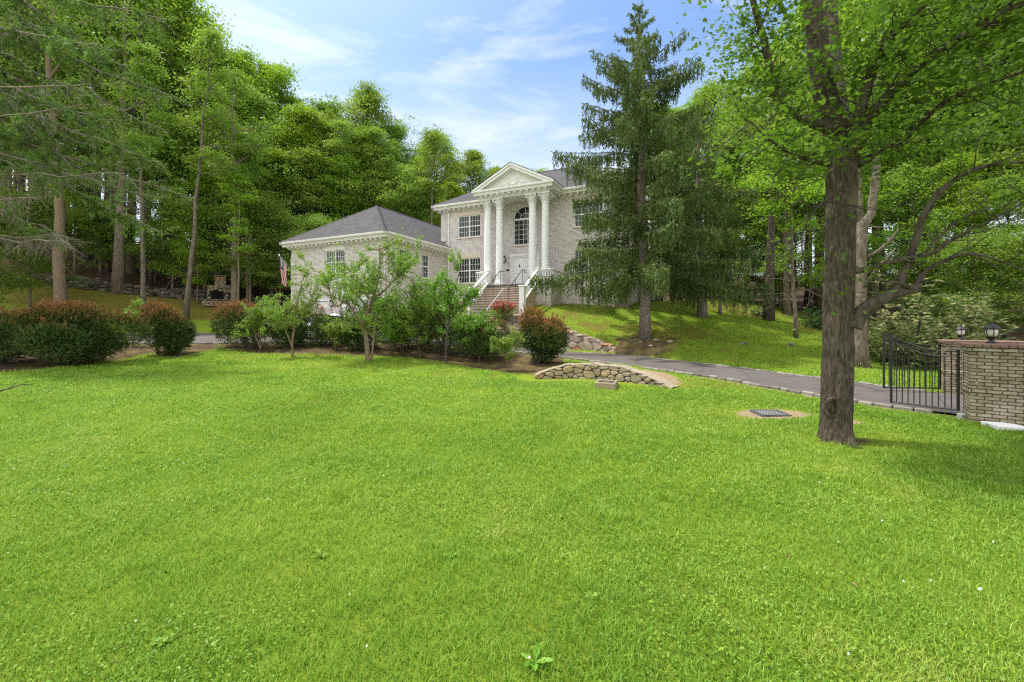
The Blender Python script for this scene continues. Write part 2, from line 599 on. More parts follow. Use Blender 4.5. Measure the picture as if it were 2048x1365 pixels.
# ------------------------------------------------------------------ camera, sky, sun
cam_d = bpy.data.cameras.new('camera')
cam = bpy.data.objects.new('camera', cam_d)
COL.objects.link(cam)
cam.location = (0, 0, EYE)
cam.rotation_euler = (radians(90), 0, 0)
cam_d.sensor_width = 36
cam_d.lens = 36 * F / 2048
cam_d.shift_y = -(682.5 - HY) / 2048
cam_d.clip_start = .05
cam_d.clip_end = 2000
SC.camera = cam

SUN_EL, SUN_AZ = radians(66), math.atan2(.36, -.9)      # where the sun stands: left, a little behind the house
w = bpy.data.worlds.new('World')
SC.world = w
w.use_nodes = True
nt = w.node_tree
nt.nodes.clear()


def WN(typ, **kw):
    nd = nt.nodes.new(typ)
    for k, v in kw.items():
        setattr(nd, k, v)
    return nd


sky = WN('ShaderNodeTexSky', sky_type='NISHITA', sun_disc=False)
sky.sun_elevation = SUN_EL
sky.sun_rotation = pi / 2 - SUN_AZ
sky.air_density = 1.15
sky.dust_density = .6
sky.ozone_density = 1.6
tc = WN('ShaderNodeTexCoord')
mp = WN('ShaderNodeMapping')
mp.inputs['Rotation'].default_value = (radians(8), radians(-24), 0)
mp.inputs['Scale'].default_value = (1.0, .9, 4.6)
nt.links.new(tc.outputs['Generated'], mp.inputs['Vector'])
nz = WN('ShaderNodeTexNoise')
nz.inputs['Scale'].default_value = 2.3
nz.inputs['Detail'].default_value = 7
nz.inputs['Roughness'].default_value = .58
nz.inputs['Distortion'].default_value = .5
nt.links.new(mp.outputs[0], nz.inputs['Vector'])
mr = WN('ShaderNodeMapRange')
mr.inputs[1].default_value, mr.inputs[2].default_value = .52, .84
mr.inputs[3].default_value, mr.inputs[4].default_value = .0, .78
nt.links.new(nz.outputs['Fac'], mr.inputs[0])
sz = WN('ShaderNodeSeparateXYZ')
nt.links.new(tc.outputs['Generated'], sz.inputs[0])
hz = WN('ShaderNodeMapRange')                             # thin high cloud thickens towards the horizon
hz.inputs[1].default_value, hz.inputs[2].default_value = .52, .20
hz.inputs[3].default_value, hz.inputs[4].default_value = .08, .78
nt.links.new(sz.outputs[2], hz.inputs[0])
mx0 = WN('ShaderNodeMath', operation='ADD', use_clamp=True)
nt.links.new(mr.outputs[0], mx0.inputs[0])
nt.links.new(hz.outputs[0], mx0.inputs[1])
mx = WN('ShaderNodeMix', data_type='RGBA')
nt.links.new(mx0.outputs[0], mx.inputs[0])
tint = WN('ShaderNodeMix', data_type='RGBA', blend_type='MULTIPLY')
tint.inputs[0].default_value = 1
nt.links.new(sky.outputs[0], tint.inputs[6])
tint.inputs[7].default_value = (.63, .80, 1.0, 1)
nt.links.new(tint.outputs[2], mx.inputs[6])
mx.inputs[7].default_value = (4.9, 5.05, 5.3, 1)
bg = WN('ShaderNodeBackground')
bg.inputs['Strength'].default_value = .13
# added fill light: unseen sky whitened behind the viewer, brightened round the sun
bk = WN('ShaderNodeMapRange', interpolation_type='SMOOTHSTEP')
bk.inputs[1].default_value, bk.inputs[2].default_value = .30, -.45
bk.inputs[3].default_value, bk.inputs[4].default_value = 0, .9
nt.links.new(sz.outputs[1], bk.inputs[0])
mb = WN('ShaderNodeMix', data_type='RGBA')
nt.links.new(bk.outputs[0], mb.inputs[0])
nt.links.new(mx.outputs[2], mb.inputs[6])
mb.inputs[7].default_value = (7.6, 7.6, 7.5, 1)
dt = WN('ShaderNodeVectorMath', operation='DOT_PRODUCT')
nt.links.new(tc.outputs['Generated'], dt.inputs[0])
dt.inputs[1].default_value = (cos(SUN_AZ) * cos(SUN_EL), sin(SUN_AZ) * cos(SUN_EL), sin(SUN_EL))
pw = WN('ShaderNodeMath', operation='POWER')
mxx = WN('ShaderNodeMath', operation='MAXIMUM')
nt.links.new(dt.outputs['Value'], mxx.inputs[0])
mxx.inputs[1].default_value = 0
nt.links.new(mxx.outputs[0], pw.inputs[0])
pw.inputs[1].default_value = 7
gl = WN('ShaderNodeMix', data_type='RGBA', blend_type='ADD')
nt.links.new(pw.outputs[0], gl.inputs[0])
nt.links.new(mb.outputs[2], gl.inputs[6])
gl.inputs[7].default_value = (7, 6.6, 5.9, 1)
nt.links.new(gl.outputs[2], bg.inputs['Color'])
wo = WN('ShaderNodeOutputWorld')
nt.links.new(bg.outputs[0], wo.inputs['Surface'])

sd = bpy.data.lights.new('sun', 'SUN')
sd.energy = 3.1
sd.angle = radians(3.0)
sd.color = (1.0, .955, .88)
so = bpy.data.objects.new('sun', sd)
COL.objects.link(so)
dirv = Vector((cos(SUN_AZ) * cos(SUN_EL), sin(SUN_AZ) * cos(SUN_EL), sin(SUN_EL)))
so.rotation_euler = dirv.to_track_quat('Z', 'Y').to_euler()
so.location = dirv * 60

SC.view_settings.view_transform = 'Standard'
SC.view_settings.look = 'None'
SC.view_settings.gamma = 1
SC.view_settings.exposure = .86
SC.render.engine = 'CYCLES'
cy = SC.cycles
cy.max_bounces = 6
cy.diffuse_bounces = 4
cy.glossy_bounces = 2
cy.transmission_bounces = 4
cy.transparent_max_bounces = 4
cy.use_denoising = False
cy.use_adaptive_sampling = False
cy.filter_width = 1.25
cy.sample_clamp_indirect = 6
# ------------------------------------------------------------------ terrain
HOUSE_O = np.array((-4.93, 32.0))
HU = np.array((.905, -.4265)) / np.hypot(.905, .4265)
HV = np.array((-HU[1], HU[0]))
HANG = math.atan2(HU[1], HU[0])


def H2(s, t):
    """house plan coordinates -> world plan"""
    return HOUSE_O + HU * s + HV * t


CTRL = [(0, -20, -.1), (-30, -20, .2), (30, -20, -.2), (0, 0, 0), (-9, 2, .02), (9, 2, -.02), (-20, 0, .1), (22, 0, -.1), (5.4, 7.1, 0), (9.2, 8.4, 0), (0, 8, .0),
        (-9, 9, .06), (-18, 9, .25), (2, 12, 0), (0.9, 14.2, .0), (4.5, 12.2, 0), (-2, 15.6, .1), (-6, 17, .27), (-13, 15.2, .28),
        (-18, 14, .32), (-11, 17.2, .33), (-30, 12, .6), (11.5, 11.5, .05), (14, 6, -.05), (13, 9, 0), (20, 8, .2), (6.5, 13.4, .1),
        # drive edges
        (2.3, 18.9, .33), (5, 15.5, .2), (8, 11.0, .04), (6.3, 19.1, .26), (8.1, 16.5, .19), (10.2, 13.7, .09), (-3, 21.4, .65),
        (-9, 22.4, .8), (-20, 21.4, .78), (-42, 20, .85), (-8, 26.5, 1.0), (-15.6, 30.3, 1.0), (-30, 31.6, 1.0), (-45, 31.5, 1.0),
        # bank right of the house
        (3.0, 23.6, 1.75), (6.57, 21, 1.06), (5.2, 21.2, .92), (7.16, 26.2, 2.72), (3.5, 27.6, 3.0), (1.2, 26.0, 2.75), (10, 26, 2.62), (12.3, 30.5, 3.3),
        (13.3, 30, 3.32), (15.7, 28, 2.92), (17.4, 25.6, 1.98), (18.0, 24, 1.5), (11, 21, 1.15), (12.5, 18, .55), (15, 17.2, .45), (9, 23.5, 1.9), (20, 19, .7),
        (25, 25, 1.3), (30, 40, 3.6), (35, 15, .6), (20, 34, 3.4), (14, 36, 3.5),
        # around and behind the house
        (-2.5, 27.6, 2.6), (-4.6, 31.5, 2.9), (4, 42, 3.6), (-6, 44, 3.9), (-17, 40, 3.3), (-18, 34, 1.9),
        # lawn hill and wood on the left
        (-24, 33.5, 1.75), (-30, 34, 2.2), (-22, 39.5, 3.3), (-29, 39.5, 3.75), (-35, 38.5, 4.3), (-43, 36.5, 5.1), (-55, 34, 6.2),
        (-45, 60, 11), (-25, 60, 9.5), (-8, 60, 7.6), (8, 60, 6.0), (25, 60, 5.5), (-70, 50, 12), (45, 60, 6), (60, 30, 2)]
_c = np.array(CTRL, float)


def _k(d2):
    return d2 * np.log(d2 + 1e-6) * .5


_n = len(_c)
_A = np.zeros((_n + 3, _n + 3))
_d2 = ((_c[:, None, :2] - _c[None, :, :2]) ** 2).sum(-1)
_A[:_n, :_n] = _k(_d2) + np.eye(_n) * .6
_A[:_n, _n] = 1
_A[:_n, _n + 1:] = _c[:, :2]
_A[_n:, :_n] = _A[:_n, _n:].T
_w = np.linalg.solve(_A, np.concatenate((_c[:, 2], np.zeros(3))))


def tps(P):
    out = np.empty(len(P))
    for a in range(0, len(P), 4000):
        q = P[a:a + 4000]
        d2 = ((q[:, None, :] - _c[None, :, :2]) ** 2).sum(-1)
        out[a:a + 4000] = _k(d2) @ _w[:_n] + _w[_n] + q @ _w[_n + 1:]
    return out


# drive: two edges, met station by station (near edge, far edge, heights)
DRV = [((20, 1.2, -.2), (22.5, 4.5, -.2)), ((14.0, 5.2, -.06), (16.4, 7.9, -.06)), ((9.55, 8.95, .0), (11.75, 11.4, .02)),
       ((8.0, 11.05, .05), (10.1, 13.7, .1)), ((6.7, 13.7, .14), (8.15, 16.45, .2)),
       ((5.06, 15.65, .22), (6.3, 18.9, .28)), ((2.3, 18.95, .35), (2.8, 22.2, .38)), ((0, 20.4, .50), (-.2, 23.4, .58)),
       ((-3, 21.6, .70), (-3.2, 25.2, .84)), ((-6, 22.4, .82), (-7.2, 26.6, .98)), ((-9, 22.6, .85), (-11, 28.4, 1.02)),
       ((-14, 21.9, .82), (-16, 30.6, 1.02)), ((-20, 21.5, .8), (-22, 31.3, 1.0)), ((-28, 21, .8), (-30, 31.6, 1.0)), ((-50, 20, .85), (-50, 31.5, 1.0))]


def catmull(pts, n):
    P = np.array(pts, float)
    P = np.vstack((2 * P[0] - P[1], P, 2 * P[-1] - P[-2]))
    out = []
    for i in range(1, len(P) - 2):
        for k in range(n):
            u = k / n
            out.append(.5 * ((2 * P[i]) + (-P[i - 1] + P[i + 1]) * u + (2 * P[i - 1] - 5 * P[i] + 4 * P[i + 1] - P[i + 2]) * u * u +
                             (-P[i - 1] + 3 * P[i] - 3 * P[i + 1] + P[i + 2]) * u ** 3))
    out.append(P[-2])
    return np.array(out)


D_near = catmull([a for a, b in DRV], 16)
D_far = catmull([b for a, b in DRV], 16)
D_mid = (D_near + D_far) / 2


def drive_coord(P):
    """station index and place across the drive (0 near edge, 1 far edge), distance outside in metres"""
    idx = np.empty(len(P), int)
    cc = np.empty(len(P))
    Wd = np.empty(len(P))
    A, B = D_near[:, :2], D_far[:, :2]
    for a in range(0, len(P), 4000):
        q = P[a:a + 4000]
        ab = B - A
        L2 = (ab ** 2).sum(1)
        c = ((q[:, None, :] - A[None]) * ab[None]).sum(-1) / L2[None]
        cl = np.clip(c, 0, 1)
        foot = A[None] + cl[..., None] * ab[None]
        d2 = ((q[:, None, :] - foot) ** 2).sum(-1)
        i = d2.argmin(1)
        r = np.arange(len(q))
        idx[a:a + 4000] = i
        cc[a:a + 4000] = c[r, i]
        Wd[a:a + 4000] = np.sqrt(d2[r, i])
    return idx, cc, Wd


# culvert head wall: plan curve and top profile
CUL = np.array([(.80, 14.55), (2.95, 14.55), (4.62, 12.25)])


def cul_pt(u):
    u = np.asarray(u)[..., None]
    return CUL[0] * (1 - u) ** 2 + 2 * CUL[1] * u * (1 - u) + CUL[2] * u * u


def cul_top(u):
    u = np.asarray(u)
    return (.49 + .02 * np.sin(u * 31) + .015 * np.sin(u * 57)) * np.clip(1 - np.abs(2 * u - .96) ** 2.5, 0, 1) + .04


_cu = np.linspace(0, 1, 80)
_cp = cul_pt(_cu)
_ct = np.gradient(_cp, axis=0)
_ct /= np.linalg.norm(_ct, axis=1)[:, None]
_cn = np.stack((-_ct[:, 1], _ct[:, 0]), 1)       # pointing back, away from the lawn

# stone retaining wall beside the drive (plan line at its foot, top heights)
RW = catmull([(-1.62, 23.55, 2.0), (-.55, 23.6, 2.3), (.9, 23.35, 2.2), (2.1, 22.95, 1.9), (3.3, 22.35, 1.32), (4.3, 21.75, .98), (5.15, 21.05, .60)], 10)
_rt = np.gradient(RW[:, :2], axis=0)
_rt /= np.linalg.norm(_rt, axis=1)[:, None]
_rn = np.stack((-_rt[:, 1], _rt[:, 0]), 1)


def smooth(x):
    x = np.clip(x, 0, 1)
    return x * x * (3 - 2 * x)


def zt(x, y):
    x, y = np.broadcast_arrays(np.asarray(x, float), np.asarray(y, float))
    P = np.stack((x.ravel(), y.ravel()), 1)
    z = tps(np.clip(P, (-75, -25), (65, 65)))
    z += .025 * np.sin(P[:, 0] * 1.3 + P[:, 1] * .7) + .02 * np.sin(P[:, 0] * .6 - P[:, 1] * 1.9)
    far = np.maximum(0, P[:, 1] - 60) * .10 + np.maximum(0, np.abs(P[:, 0]) - 75) * .02
    z += far
    # retaining wall: ground behind is held up to its top
    d = P[:, None, :] - RW[None, :, :2]
    i = (d ** 2).sum(-1).argmin(1)
    r = np.arange(len(P))
    side = (d[r, i] * _rn[i]).sum(-1)
    dist = np.sqrt((d[r, i] ** 2).sum(-1))
    inner = (i > 0) & (i < len(RW) - 1)
    up = inner & (side > .25)
    fade = np.clip(1 - (dist - .3) / 2.2, 0, 1)
    tgt = RW[i, 2] - .05
    z = np.where(up, z * (1 - smooth(fade)) + np.maximum(z, tgt) * smooth(fade), z)
    # drive
    k, c, od = drive_coord(P)
    zd = D_near[k, 2] * (1 - np.clip(c, 0, 1)) + D_far[k, 2] * np.clip(c, 0, 1)
    front = inner & (side <= .28) & (dist < 2.2)
    z = np.where(front, np.minimum(z, zd + .03 + .05 * od), z)
    wgt = smooth(1 - (od - .22) / np.where(c > .5, np.where(inner & (side > -.3) & (dist < 1.5), .08, .9), .9))
    z = z * (1 - wgt) + (zd - .05) * wgt
    ins = od < .2
    z = np.where(ins, np.minimum(z, zd - .05), z)
    # culvert wall: earth behind it
    d = P[:, None, :] - _cp[None]
    i = (d ** 2).sum(-1).argmin(1)
    side = (d[r, i] * _cn[i]).sum(-1)
    dist = np.sqrt((d[r, i] ** 2).sum(-1))
    fade = smooth(1 - (dist - .5) / 2.2) * (side > .3)
    z = np.maximum(z, np.where(od > .3, (cul_top(_cu[i]) - .03) * fade + z * (1 - fade), z))
    z = np.where((side <= .3) & (dist < 1.3) & (side > -1.3), np.minimum(z, .03), z)
    return z.reshape(x.shape)


def hit(px, py):
    """where the ray through a photo pixel meets the ground"""
    Y = np.concatenate((np.arange(2.2, 45, .05), np.arange(45, 120, .3)))
    X = (px - CX) / F * Y
    Z = EYE - (py - HY) / F * Y
    g = zt(X, Y)
    k = np.nonzero(Z <= g)[0]
    k = k[0] if len(k) else len(Y) - 1
    return np.array((X[k], Y[k], g[k]))


def gpt(px, Y, dx=0.0):
    X = (px - CX) / F * Y + dx
    return np.array((X, Y, float(zt(X, Y))))


def inside(P, poly):
    x, y = P[:, 0], P[:, 1]
    res = np.zeros(len(P), bool)
    n = len(poly)
    for i in range(n):
        x0, y0 = poly[i]
        x1, y1 = poly[(i + 1) % n]
        cond = ((y0 > y) != (y1 > y)) & (x < (x1 - x0) * (y - y0) / (y1 - y0 + 1e-12) + x0)
        res ^= cond
    return res


def poly_dist(P, poly):
    d = np.full(len(P), 1e9)
    n = len(poly)
    for i in range(n):
        a, b = np.array(poly[i]), np.array(poly[(i + 1) % n])
        ab = b - a
        u = np.clip(((P - a) @ ab) / (ab @ ab), 0, 1)
        d = np.minimum(d, np.linalg.norm(P - a - u[:, None] * ab, axis=1))
    return np.where(inside(P, poly), -d, d)


def gp(px, py):
    p = hit(px, py)
    return (p[0], p[1])


# planting bed between the lawn and the drive
BED = [gp(-60, 748), gp(60, 741), gp(170, 731), gp(245, 720), gp(300, 707), gp(345, 717), gp(400, 706), gp(440, 696), gp(500, 706), gp(590, 709), gp(700, 711), gp(800, 714), gp(900, 728),
       gp(1000, 745), gp(1075, 752)] + [(.95, 14.9), (1.8, 15.6), (2.2, 17.2), (2.3, 18.8), (0, 20.2), (-3, 21.4), (-6, 22.2), (-9, 22.4), (-14, 21.7), (-20, 21.3), (-28, 20.8), (-30, 17)]
WOOD = [(-80, 36.5), (-55, 36), (-43, 37), (-35, 39), (-29, 40), (-22, 40.2), (-19, 36.5), (-15.5, 36), (-12, 44), (0, 45), (8, 42), (13.5, 36), (15.5, 32), (17.5, 30.5), (20, 27.5), (21, 24), (19.5, 20), (16.5, 16.5), (16.5, 14.2), (19, 12), (30, 8),
        (70, 5), (300, 5), (300, 400), (-300, 400), (-300, 36)]


def bumpf(P, c, r):
    return np.exp(-(((P - np.array(c)) / np.array(r)) ** 2).sum(1))


GR = hit(1540, 829)
TREE = hit(1675, 885)
SPR = hit(1290, 676)


def masks(P):
    soil = smooth(.5 - poly_dist(P, BED) / 1.5)
    soil = np.maximum(soil, .80 * bumpf(P, (SPR[0] - .5, SPR[1] - .7), (2.6, 1.5)))
    soil = np.maximum(soil, .62 * bumpf(P, (TREE[0] + .15, TREE[1]), (.75, .5)))
    soil = np.maximum(soil, .8 * bumpf(P, (3.1, 15.2), (1.6, .8)))
    soil = np.maximum(soil, .6 * bumpf(P, (-3.0, 12.4), (.3, .25)))
    wood = smooth(.5 - poly_dist(P, WOOD) / 2.0)
    dry = .62 * smooth((P[:, 1] - 22) / 6) * (P[:, 0] > 2) + .75 * smooth((P[:, 1] - 32.5) / 3) * (P[:, 0] < -12)
    dry = np.maximum(dry, .75 * bumpf(P, (14, 27.5), (4, 3.5)))
    dry = np.maximum(dry, .65 * bumpf(P, (17, 23), (2.5, 3)))
    dry = np.maximum(dry, .58 * bumpf(P, (6.2, 12.9), (1.6, 1.2)))
    dry = np.maximum(dry, .6 * bumpf(P, (SPR[0] - 2, SPR[1] + 2.0), (2.2, 1.6)))
    dry = np.maximum(dry, .5 * bumpf(P, (-1.5, 15.0), (3, .8)))
    dry = np.maximum(dry, .35 * smooth((P[:, 1] - 9) / 10) * (P[:, 1] < 20))
    sand = 1.1 * bumpf(P, (GR[0] + .05, GR[1] - .02), (.85, .50))
    sand = np.maximum(sand, .75 * bumpf(P, (GR[0] + .95, GR[1] - .85), (.5, .35)))
    sand = np.maximum(sand, .85 * np.maximum(bumpf(P, (4.7, 13.5), (.7, 1.2)), bumpf(P, (3.2, 15.0), (1.2, .5))))
    dry = np.maximum(dry, .62 * bumpf(P, (SPR[0] + 1.0, SPR[1] + .5), (5.0, 2.8)))
    dry = np.maximum(dry, .55 * bumpf(P, (3.5, 25.2), (3.5, 1.5)))
    return soil, wood, dry, sand


GRID = {}


def lookup(P, *keys):
    """the ground sheet's own height and cover at plan points"""
    xs, ys = GRID['xs'], GRID['ys']
    i = np.clip(np.searchsorted(xs, P[:, 0]) - 1, 0, len(xs) - 2)
    j = np.clip(np.searchsorted(ys, P[:, 1]) - 1, 0, len(ys) - 2)
    u = np.clip((P[:, 0] - xs[i]) / (xs[i + 1] - xs[i]), 0, 1)
    v = np.clip((P[:, 1] - ys[j]) / (ys[j + 1] - ys[j]), 0, 1)
    out = []
    for k in keys:
        g = GRID[k]
        out.append((g[j, i] * (1 - u) + g[j, i + 1] * u) * (1 - v) + (g[j + 1, i] * (1 - u) + g[j + 1, i + 1] * u) * v)
    return out if len(out) > 1 else out[0]


def build_ground():
    xs = np.concatenate((-np.geomspace(300, 32, 26), np.arange(-31, 21, .22), np.geomspace(21.5, 300, 26)))
    ys = np.concatenate((-np.geomspace(60, 3, 12), np.arange(-2.5, 41, .22), np.geomspace(41.5, 400, 34)))
    X, Y = np.meshgrid(xs, ys)
    Z = zt(X, Y)
    nx, ny = len(xs), len(ys)
    V = np.stack((X.ravel(), Y.ravel(), Z.ravel()), 1)
    i = np.arange(nx * ny).reshape(ny, nx)
    q = np.stack((i[:-1, :-1], i[:-1, 1:], i[1:, 1:], i[1:, :-1]), -1).reshape(-1, 4)
    so_, wo_, dr_, sa_ = masks(V[:, :2])
    n = len(q)
    od0 = drive_coord(V[:, :2])[2]
    sa_ = np.maximum(sa_, .66 * np.exp(-((od0 - .2) / .17) ** 2) * (V[:, 0] > 0) * (V[:, 1] < 19))
    _, _, od_ = drive_coord(V[:, :2])
    GRID.update(xs=xs, ys=ys, z=Z, soil=so_.reshape(ny, nx), wood=wo_.reshape(ny, nx), dry=dr_.reshape(ny, nx), sand=sa_.reshape(ny, nx), od=od_.reshape(ny, nx))
    o = np_obj('ground', V, q.ravel(), np.arange(n) * 4, np.full(n, 4), M['ground'], None, None, True,
               {'soil': so_, 'litter': wo_, 'dry': dr_, 'sand': sa_})
    tag(o, kind='structure')


build_ground()


def build_drive():
    m = MB()
    K = 8
    rows = []
    for a, b in zip(D_near, D_far):
        rows.append([a * (1 - k / K) + b * k / K + np.array((0, 0, .03 * sin(pi * k / K))) for k in range(K + 1)])
    vs = [p for r in rows for p in r]
    fs = []
    for i in range(len(rows) - 1):
        for k in range(K):
            a = i * (K + 1) + k
            fs.append((a, a + 1, a + K + 2, a + K + 1))
    m.add(vs, fs)
    tag(m.build('driveway', M['asphalt'], smooth=True), kind='structure')
    rng = random.Random(5)
    m = MB()
    GATE = 2 * 16 + 2

    def run(E, other, i0, i1):
        P = E[i0:i1]
        seg = np.linalg.norm(np.diff(P[:, :2], axis=0), axis=1)
        cum = np.concatenate(([0], np.cumsum(seg)))
        s = 0.0
        while s < cum[-1] - .3:
            L = rng.uniform(.22, .36)
            q = np.array([[np.interp(s + u, cum, P[:, j]) for j in range(3)] for u in (0, L)])
            t = q[1] - q[0]
            t /= np.linalg.norm(t)
            oo = np.array([np.interp(s, cum, other[i0:i1, j]) for j in range(3)])
            nrm = np.array((-t[1], t[0], 0))
            if np.dot(nrm[:2], (oo - q[0])[:2]) > 0:
                nrm = -nrm
            wd = rng.uniform(.12, .16)
            hh = rng.uniform(.015, .05)
            yaw = rng.uniform(-.02, .02)

            def mp(x, y, z, o=q[0], t=t, nn=nrm, yw=yaw):
                p = o + t * (x + yw * y) + nn * (y + yw * x)
                return (p[0], p[1], o[2] + (t[2] * x) + z)
            m.cur = rng.random()
            m.bbox(.012, L - .012, .0, wd, -.12, hh, .022, mp)
            s += L
    run(D_near, D_far, GATE, 14 * 16 - 20)
    run(D_far, D_near, GATE, 5 * 16 + 14)
    run(D_far, D_near, 12 * 16 - 4, 14 * 16 - 20)
    tag(m.build('kerb', M['granite']), kind='structure')


build_drive()


# ------------------------------------------------------------------ grass
def lattice_noise(P, scale, seed):
    rng = np.random.default_rng(seed)
    T = rng.random((64, 64))
    q = P * scale
    i = np.floor(q).astype(int)
    f = q - i
    f = f * f * (3 - 2 * f)
    g = lambda a, b: T[(i[:, 0] + a) % 64, (i[:, 1] + b) % 64]
    return (g(0, 0) * (1 - f[:, 0]) + g(1, 0) * f[:, 0]) * (1 - f[:, 1]) + (g(0, 1) * (1 - f[:, 0]) + g(1, 1) * f[:, 0]) * f[:, 1]


def build_grass():
    rng = np.random.default_rng(11)
    N = 980000
    Y = 1.2 * (30 / 1.2) ** (rng.random(N) ** .84)
    X = (rng.random(N) * 2 - 1) * (1.42 * Y + 4.2)
    P = np.stack((X, Y), 1)
    so_, wo_, dr_, sa_, od = lookup(P, 'soil', 'wood', 'dry', 'sand', 'od')
    n1 = lattice_noise(P, 1.7, 1)
    n2 = lattice_noise(P, .45, 2)
    n3 = lattice_noise(P, 6.0, 3)
    cd = np.full(len(P), 9.0)
    nb = (np.abs(P[:, 0] - 2.7) < 3) & (P[:, 1] > 11) & (P[:, 1] < 17)
    d = P[nb][:, None, :] - _cp[None, ::4]
    cd[nb] = np.sqrt((d ** 2).sum(-1).min(1))
    clear = rng.random(N)
    keep = (od > .24) & (clear > 1.5 * so_) & (clear > 1.7 * sa_) & (wo_ < .45) & (clear > dr_ * .8) & ~((cd < .62) & (Y > 12.6)) & (np.hypot(X - GR[0], Y - GR[1]) > .42) & (clear < .55 + n3)
    # nothing grows inside the house, the piers, the stairs
    hs = (P - HOUSE_O) @ np.stack((HU, HV), 1)
    keep &= ~((hs[:, 0] > -8.6) & (hs[:, 0] < 13.5) & (hs[:, 1] > -6.8) & (hs[:, 1] < 12)) | ((hs[:, 0] > .1) & (hs[:, 1] < -.1) & (hs[:, 0] > 8.3))
    P, Y, n1, n2, n3 = P[keep], Y[keep], n1[keep], n2[keep], n3[keep]
    n = len(P)
    Z = lookup(P, 'z')
    lod = np.maximum(1, Y / 3.2)
    h = (.022 + .034 * rng.random(n) ** 2 + .062 * n1 * n3 * n3) * lod ** .22
    w = (.0034 + .0042 * rng.random(n)) * lod ** .85
    a = rng.random(n) * 2 * pi
    lean = (.15 + .95 * rng.random(n)) * h
    dx, dy = np.cos(a), np.sin(a)
    b = a + pi / 2 + rng.normal(0, .5, n)
    wx, wy = np.cos(b) * w, np.sin(b) * w
    V = np.empty((n, 5, 3))
    V[:, 0] = np.stack((P[:, 0] - wx / 2, P[:, 1] - wy / 2, Z - .008), 1)
    V[:, 1] = np.stack((P[:, 0] + wx / 2, P[:, 1] + wy / 2, Z - .008), 1)
    mx_, my_ = P[:, 0] + dx * lean * .38, P[:, 1] + dy * lean * .38
    V[:, 2] = np.stack((mx_ + wx * .42, my_ + wy * .42, Z + h * .62), 1)
    V[:, 3] = np.stack((mx_ - wx * .42, my_ - wy * .42, Z + h * .62), 1)
    V[:, 4] = np.stack((P[:, 0] + dx * lean, P[:, 1] + dy * lean, Z + h * (1 - .25 * rng.random(n))), 1)
    base = np.arange(n)[:, None] * 5
    loops = np.concatenate((base + np.array((0, 1, 2, 3)), base + np.array((3, 2, 4))), 1).ravel()
    st = (np.arange(n)[:, None] * 7 + np.array((0, 4))).ravel()
    tt = np.tile((4, 3), n)
    col = np.clip(.02 + .46 * rng.random(n) + .36 * n2 + .38 * n3 - .22 * n1 + .25 * (rng.random(n) > .965), 0, 1)
    col = np.clip(col + .30 * (lattice_noise(P, .9, 8) > .80) * rng.random(n), 0, 1)
    o = np_obj('lawn_grass', V.reshape(-1, 3), loops, st, tt, M['blade'], None, {'rnd': np.repeat(col, 2)})
    tag(o, 'short bright green lawn grass with paler patches', 'grass', kind='stuff')
    # clover and small broad leaves, in patches
    N = 220000
    Y = 1.5 * (16 / 1.5) ** rng.random(N)
    X = (rng.random(N) * 2 - 1) * (1.42 * Y + 3.5)
    P = np.stack((X, Y), 1)
    so_, wo_, dr_, sa_, od = lookup(P, 'soil', 'wood', 'dry', 'sand', 'od')
    k1 = lattice_noise(P, 1.1, 21)
    cd = np.full(len(P), 9.0)
    nb = (np.abs(P[:, 0] - 2.7) < 3) & (P[:, 1] > 11) & (P[:, 1] < 17)
    d = P[nb][:, None, :] - _cp[None, ::4]
    cd[nb] = np.sqrt((d ** 2).sum(-1).min(1))
    keep = (od > .3) & (so_ < .35) & (sa_ < .3) & (rng.random(N) < np.clip((k1 - .42) * 2.4, 0, 1)) & ~((cd < .62) & (Y > 12.6))
    P, Y = P[keep], Y[keep]
    n = len(P)
    Z = lookup(P, 'z') + .016 + .028 * rng.random(n)
    sz = (.006 + .007 * rng.random(n) ** 2) * np.maximum(1, Y / 3.5) ** .7
    a = rng.random(n) * 2 * pi
    tl = rng.normal(0, .38, (n, 2))
    ang = np.array((0, pi / 3, pi * 2 / 3, pi, pi * 4 / 3, pi * 5 / 3))
    rad = np.array((1.25, .8, .75, 1.0, .75, .8))
    ca, sa = np.cos(a), np.sin(a)
    lx = np.cos(ang) * rad
    ly = np.sin(ang) * rad * .8
    V = np.empty((n, 6, 3))
    ex = (ca[:, None] * lx - sa[:, None] * ly) * sz[:, None]
    ey = (sa[:, None] * lx + ca[:, None] * ly) * sz[:, None]
    V[..., 0] = P[:, 0, None] + ex
    V[..., 1] = P[:, 1, None] + ey
    V[..., 2] = Z[:, None] + ex * tl[:, 0, None] + ey * tl[:, 1, None]
    o = poly_obj('clover_leaves', V.reshape(-1, 3), 6, M['blade'], None, {'rnd': np.clip(.12 + .6 * rng.random(n), 0, 1)})
    tag(o, 'low clover and small broad leaves scattered through the lawn', 'clover', kind='stuff')
    # white clover heads and fallen petals
    m = MB()
    r = random.Random(3)
    spots = [(r.uniform(30, 560), r.uniform(770, 960)) for _ in range(22)] + [(r.uniform(1480, 2040), r.uniform(960, 1200)) for _ in range(14)] + [(r.uniform(200, 1900), r.uniform(780, 1340)) for _ in range(12)]
    for px, py in spots:
        p = hit(px, py)
        s = r.uniform(.005, .009)
        for k in range(5):
            q = 2 * pi * k / 5
            m.add([(p[0], p[1], p[2] + .05 + s), (p[0] + s * cos(q), p[1] + s * sin(q), p[2] + .045), (p[0] + s * cos(q + 1.3), p[1] + s * sin(q + 1.3), p[2] + .045)], [(0, 1, 2)])
    tag(m.build('clover_flowers', M['petal']), 'tiny white clover flowers dotted over the lawn', 'flowers', kind='stuff')
    # last year's leaves: a few on the lawn, more on the bank, the bed and under the trees
    rng = np.random.default_rng(44)
    n = 9000
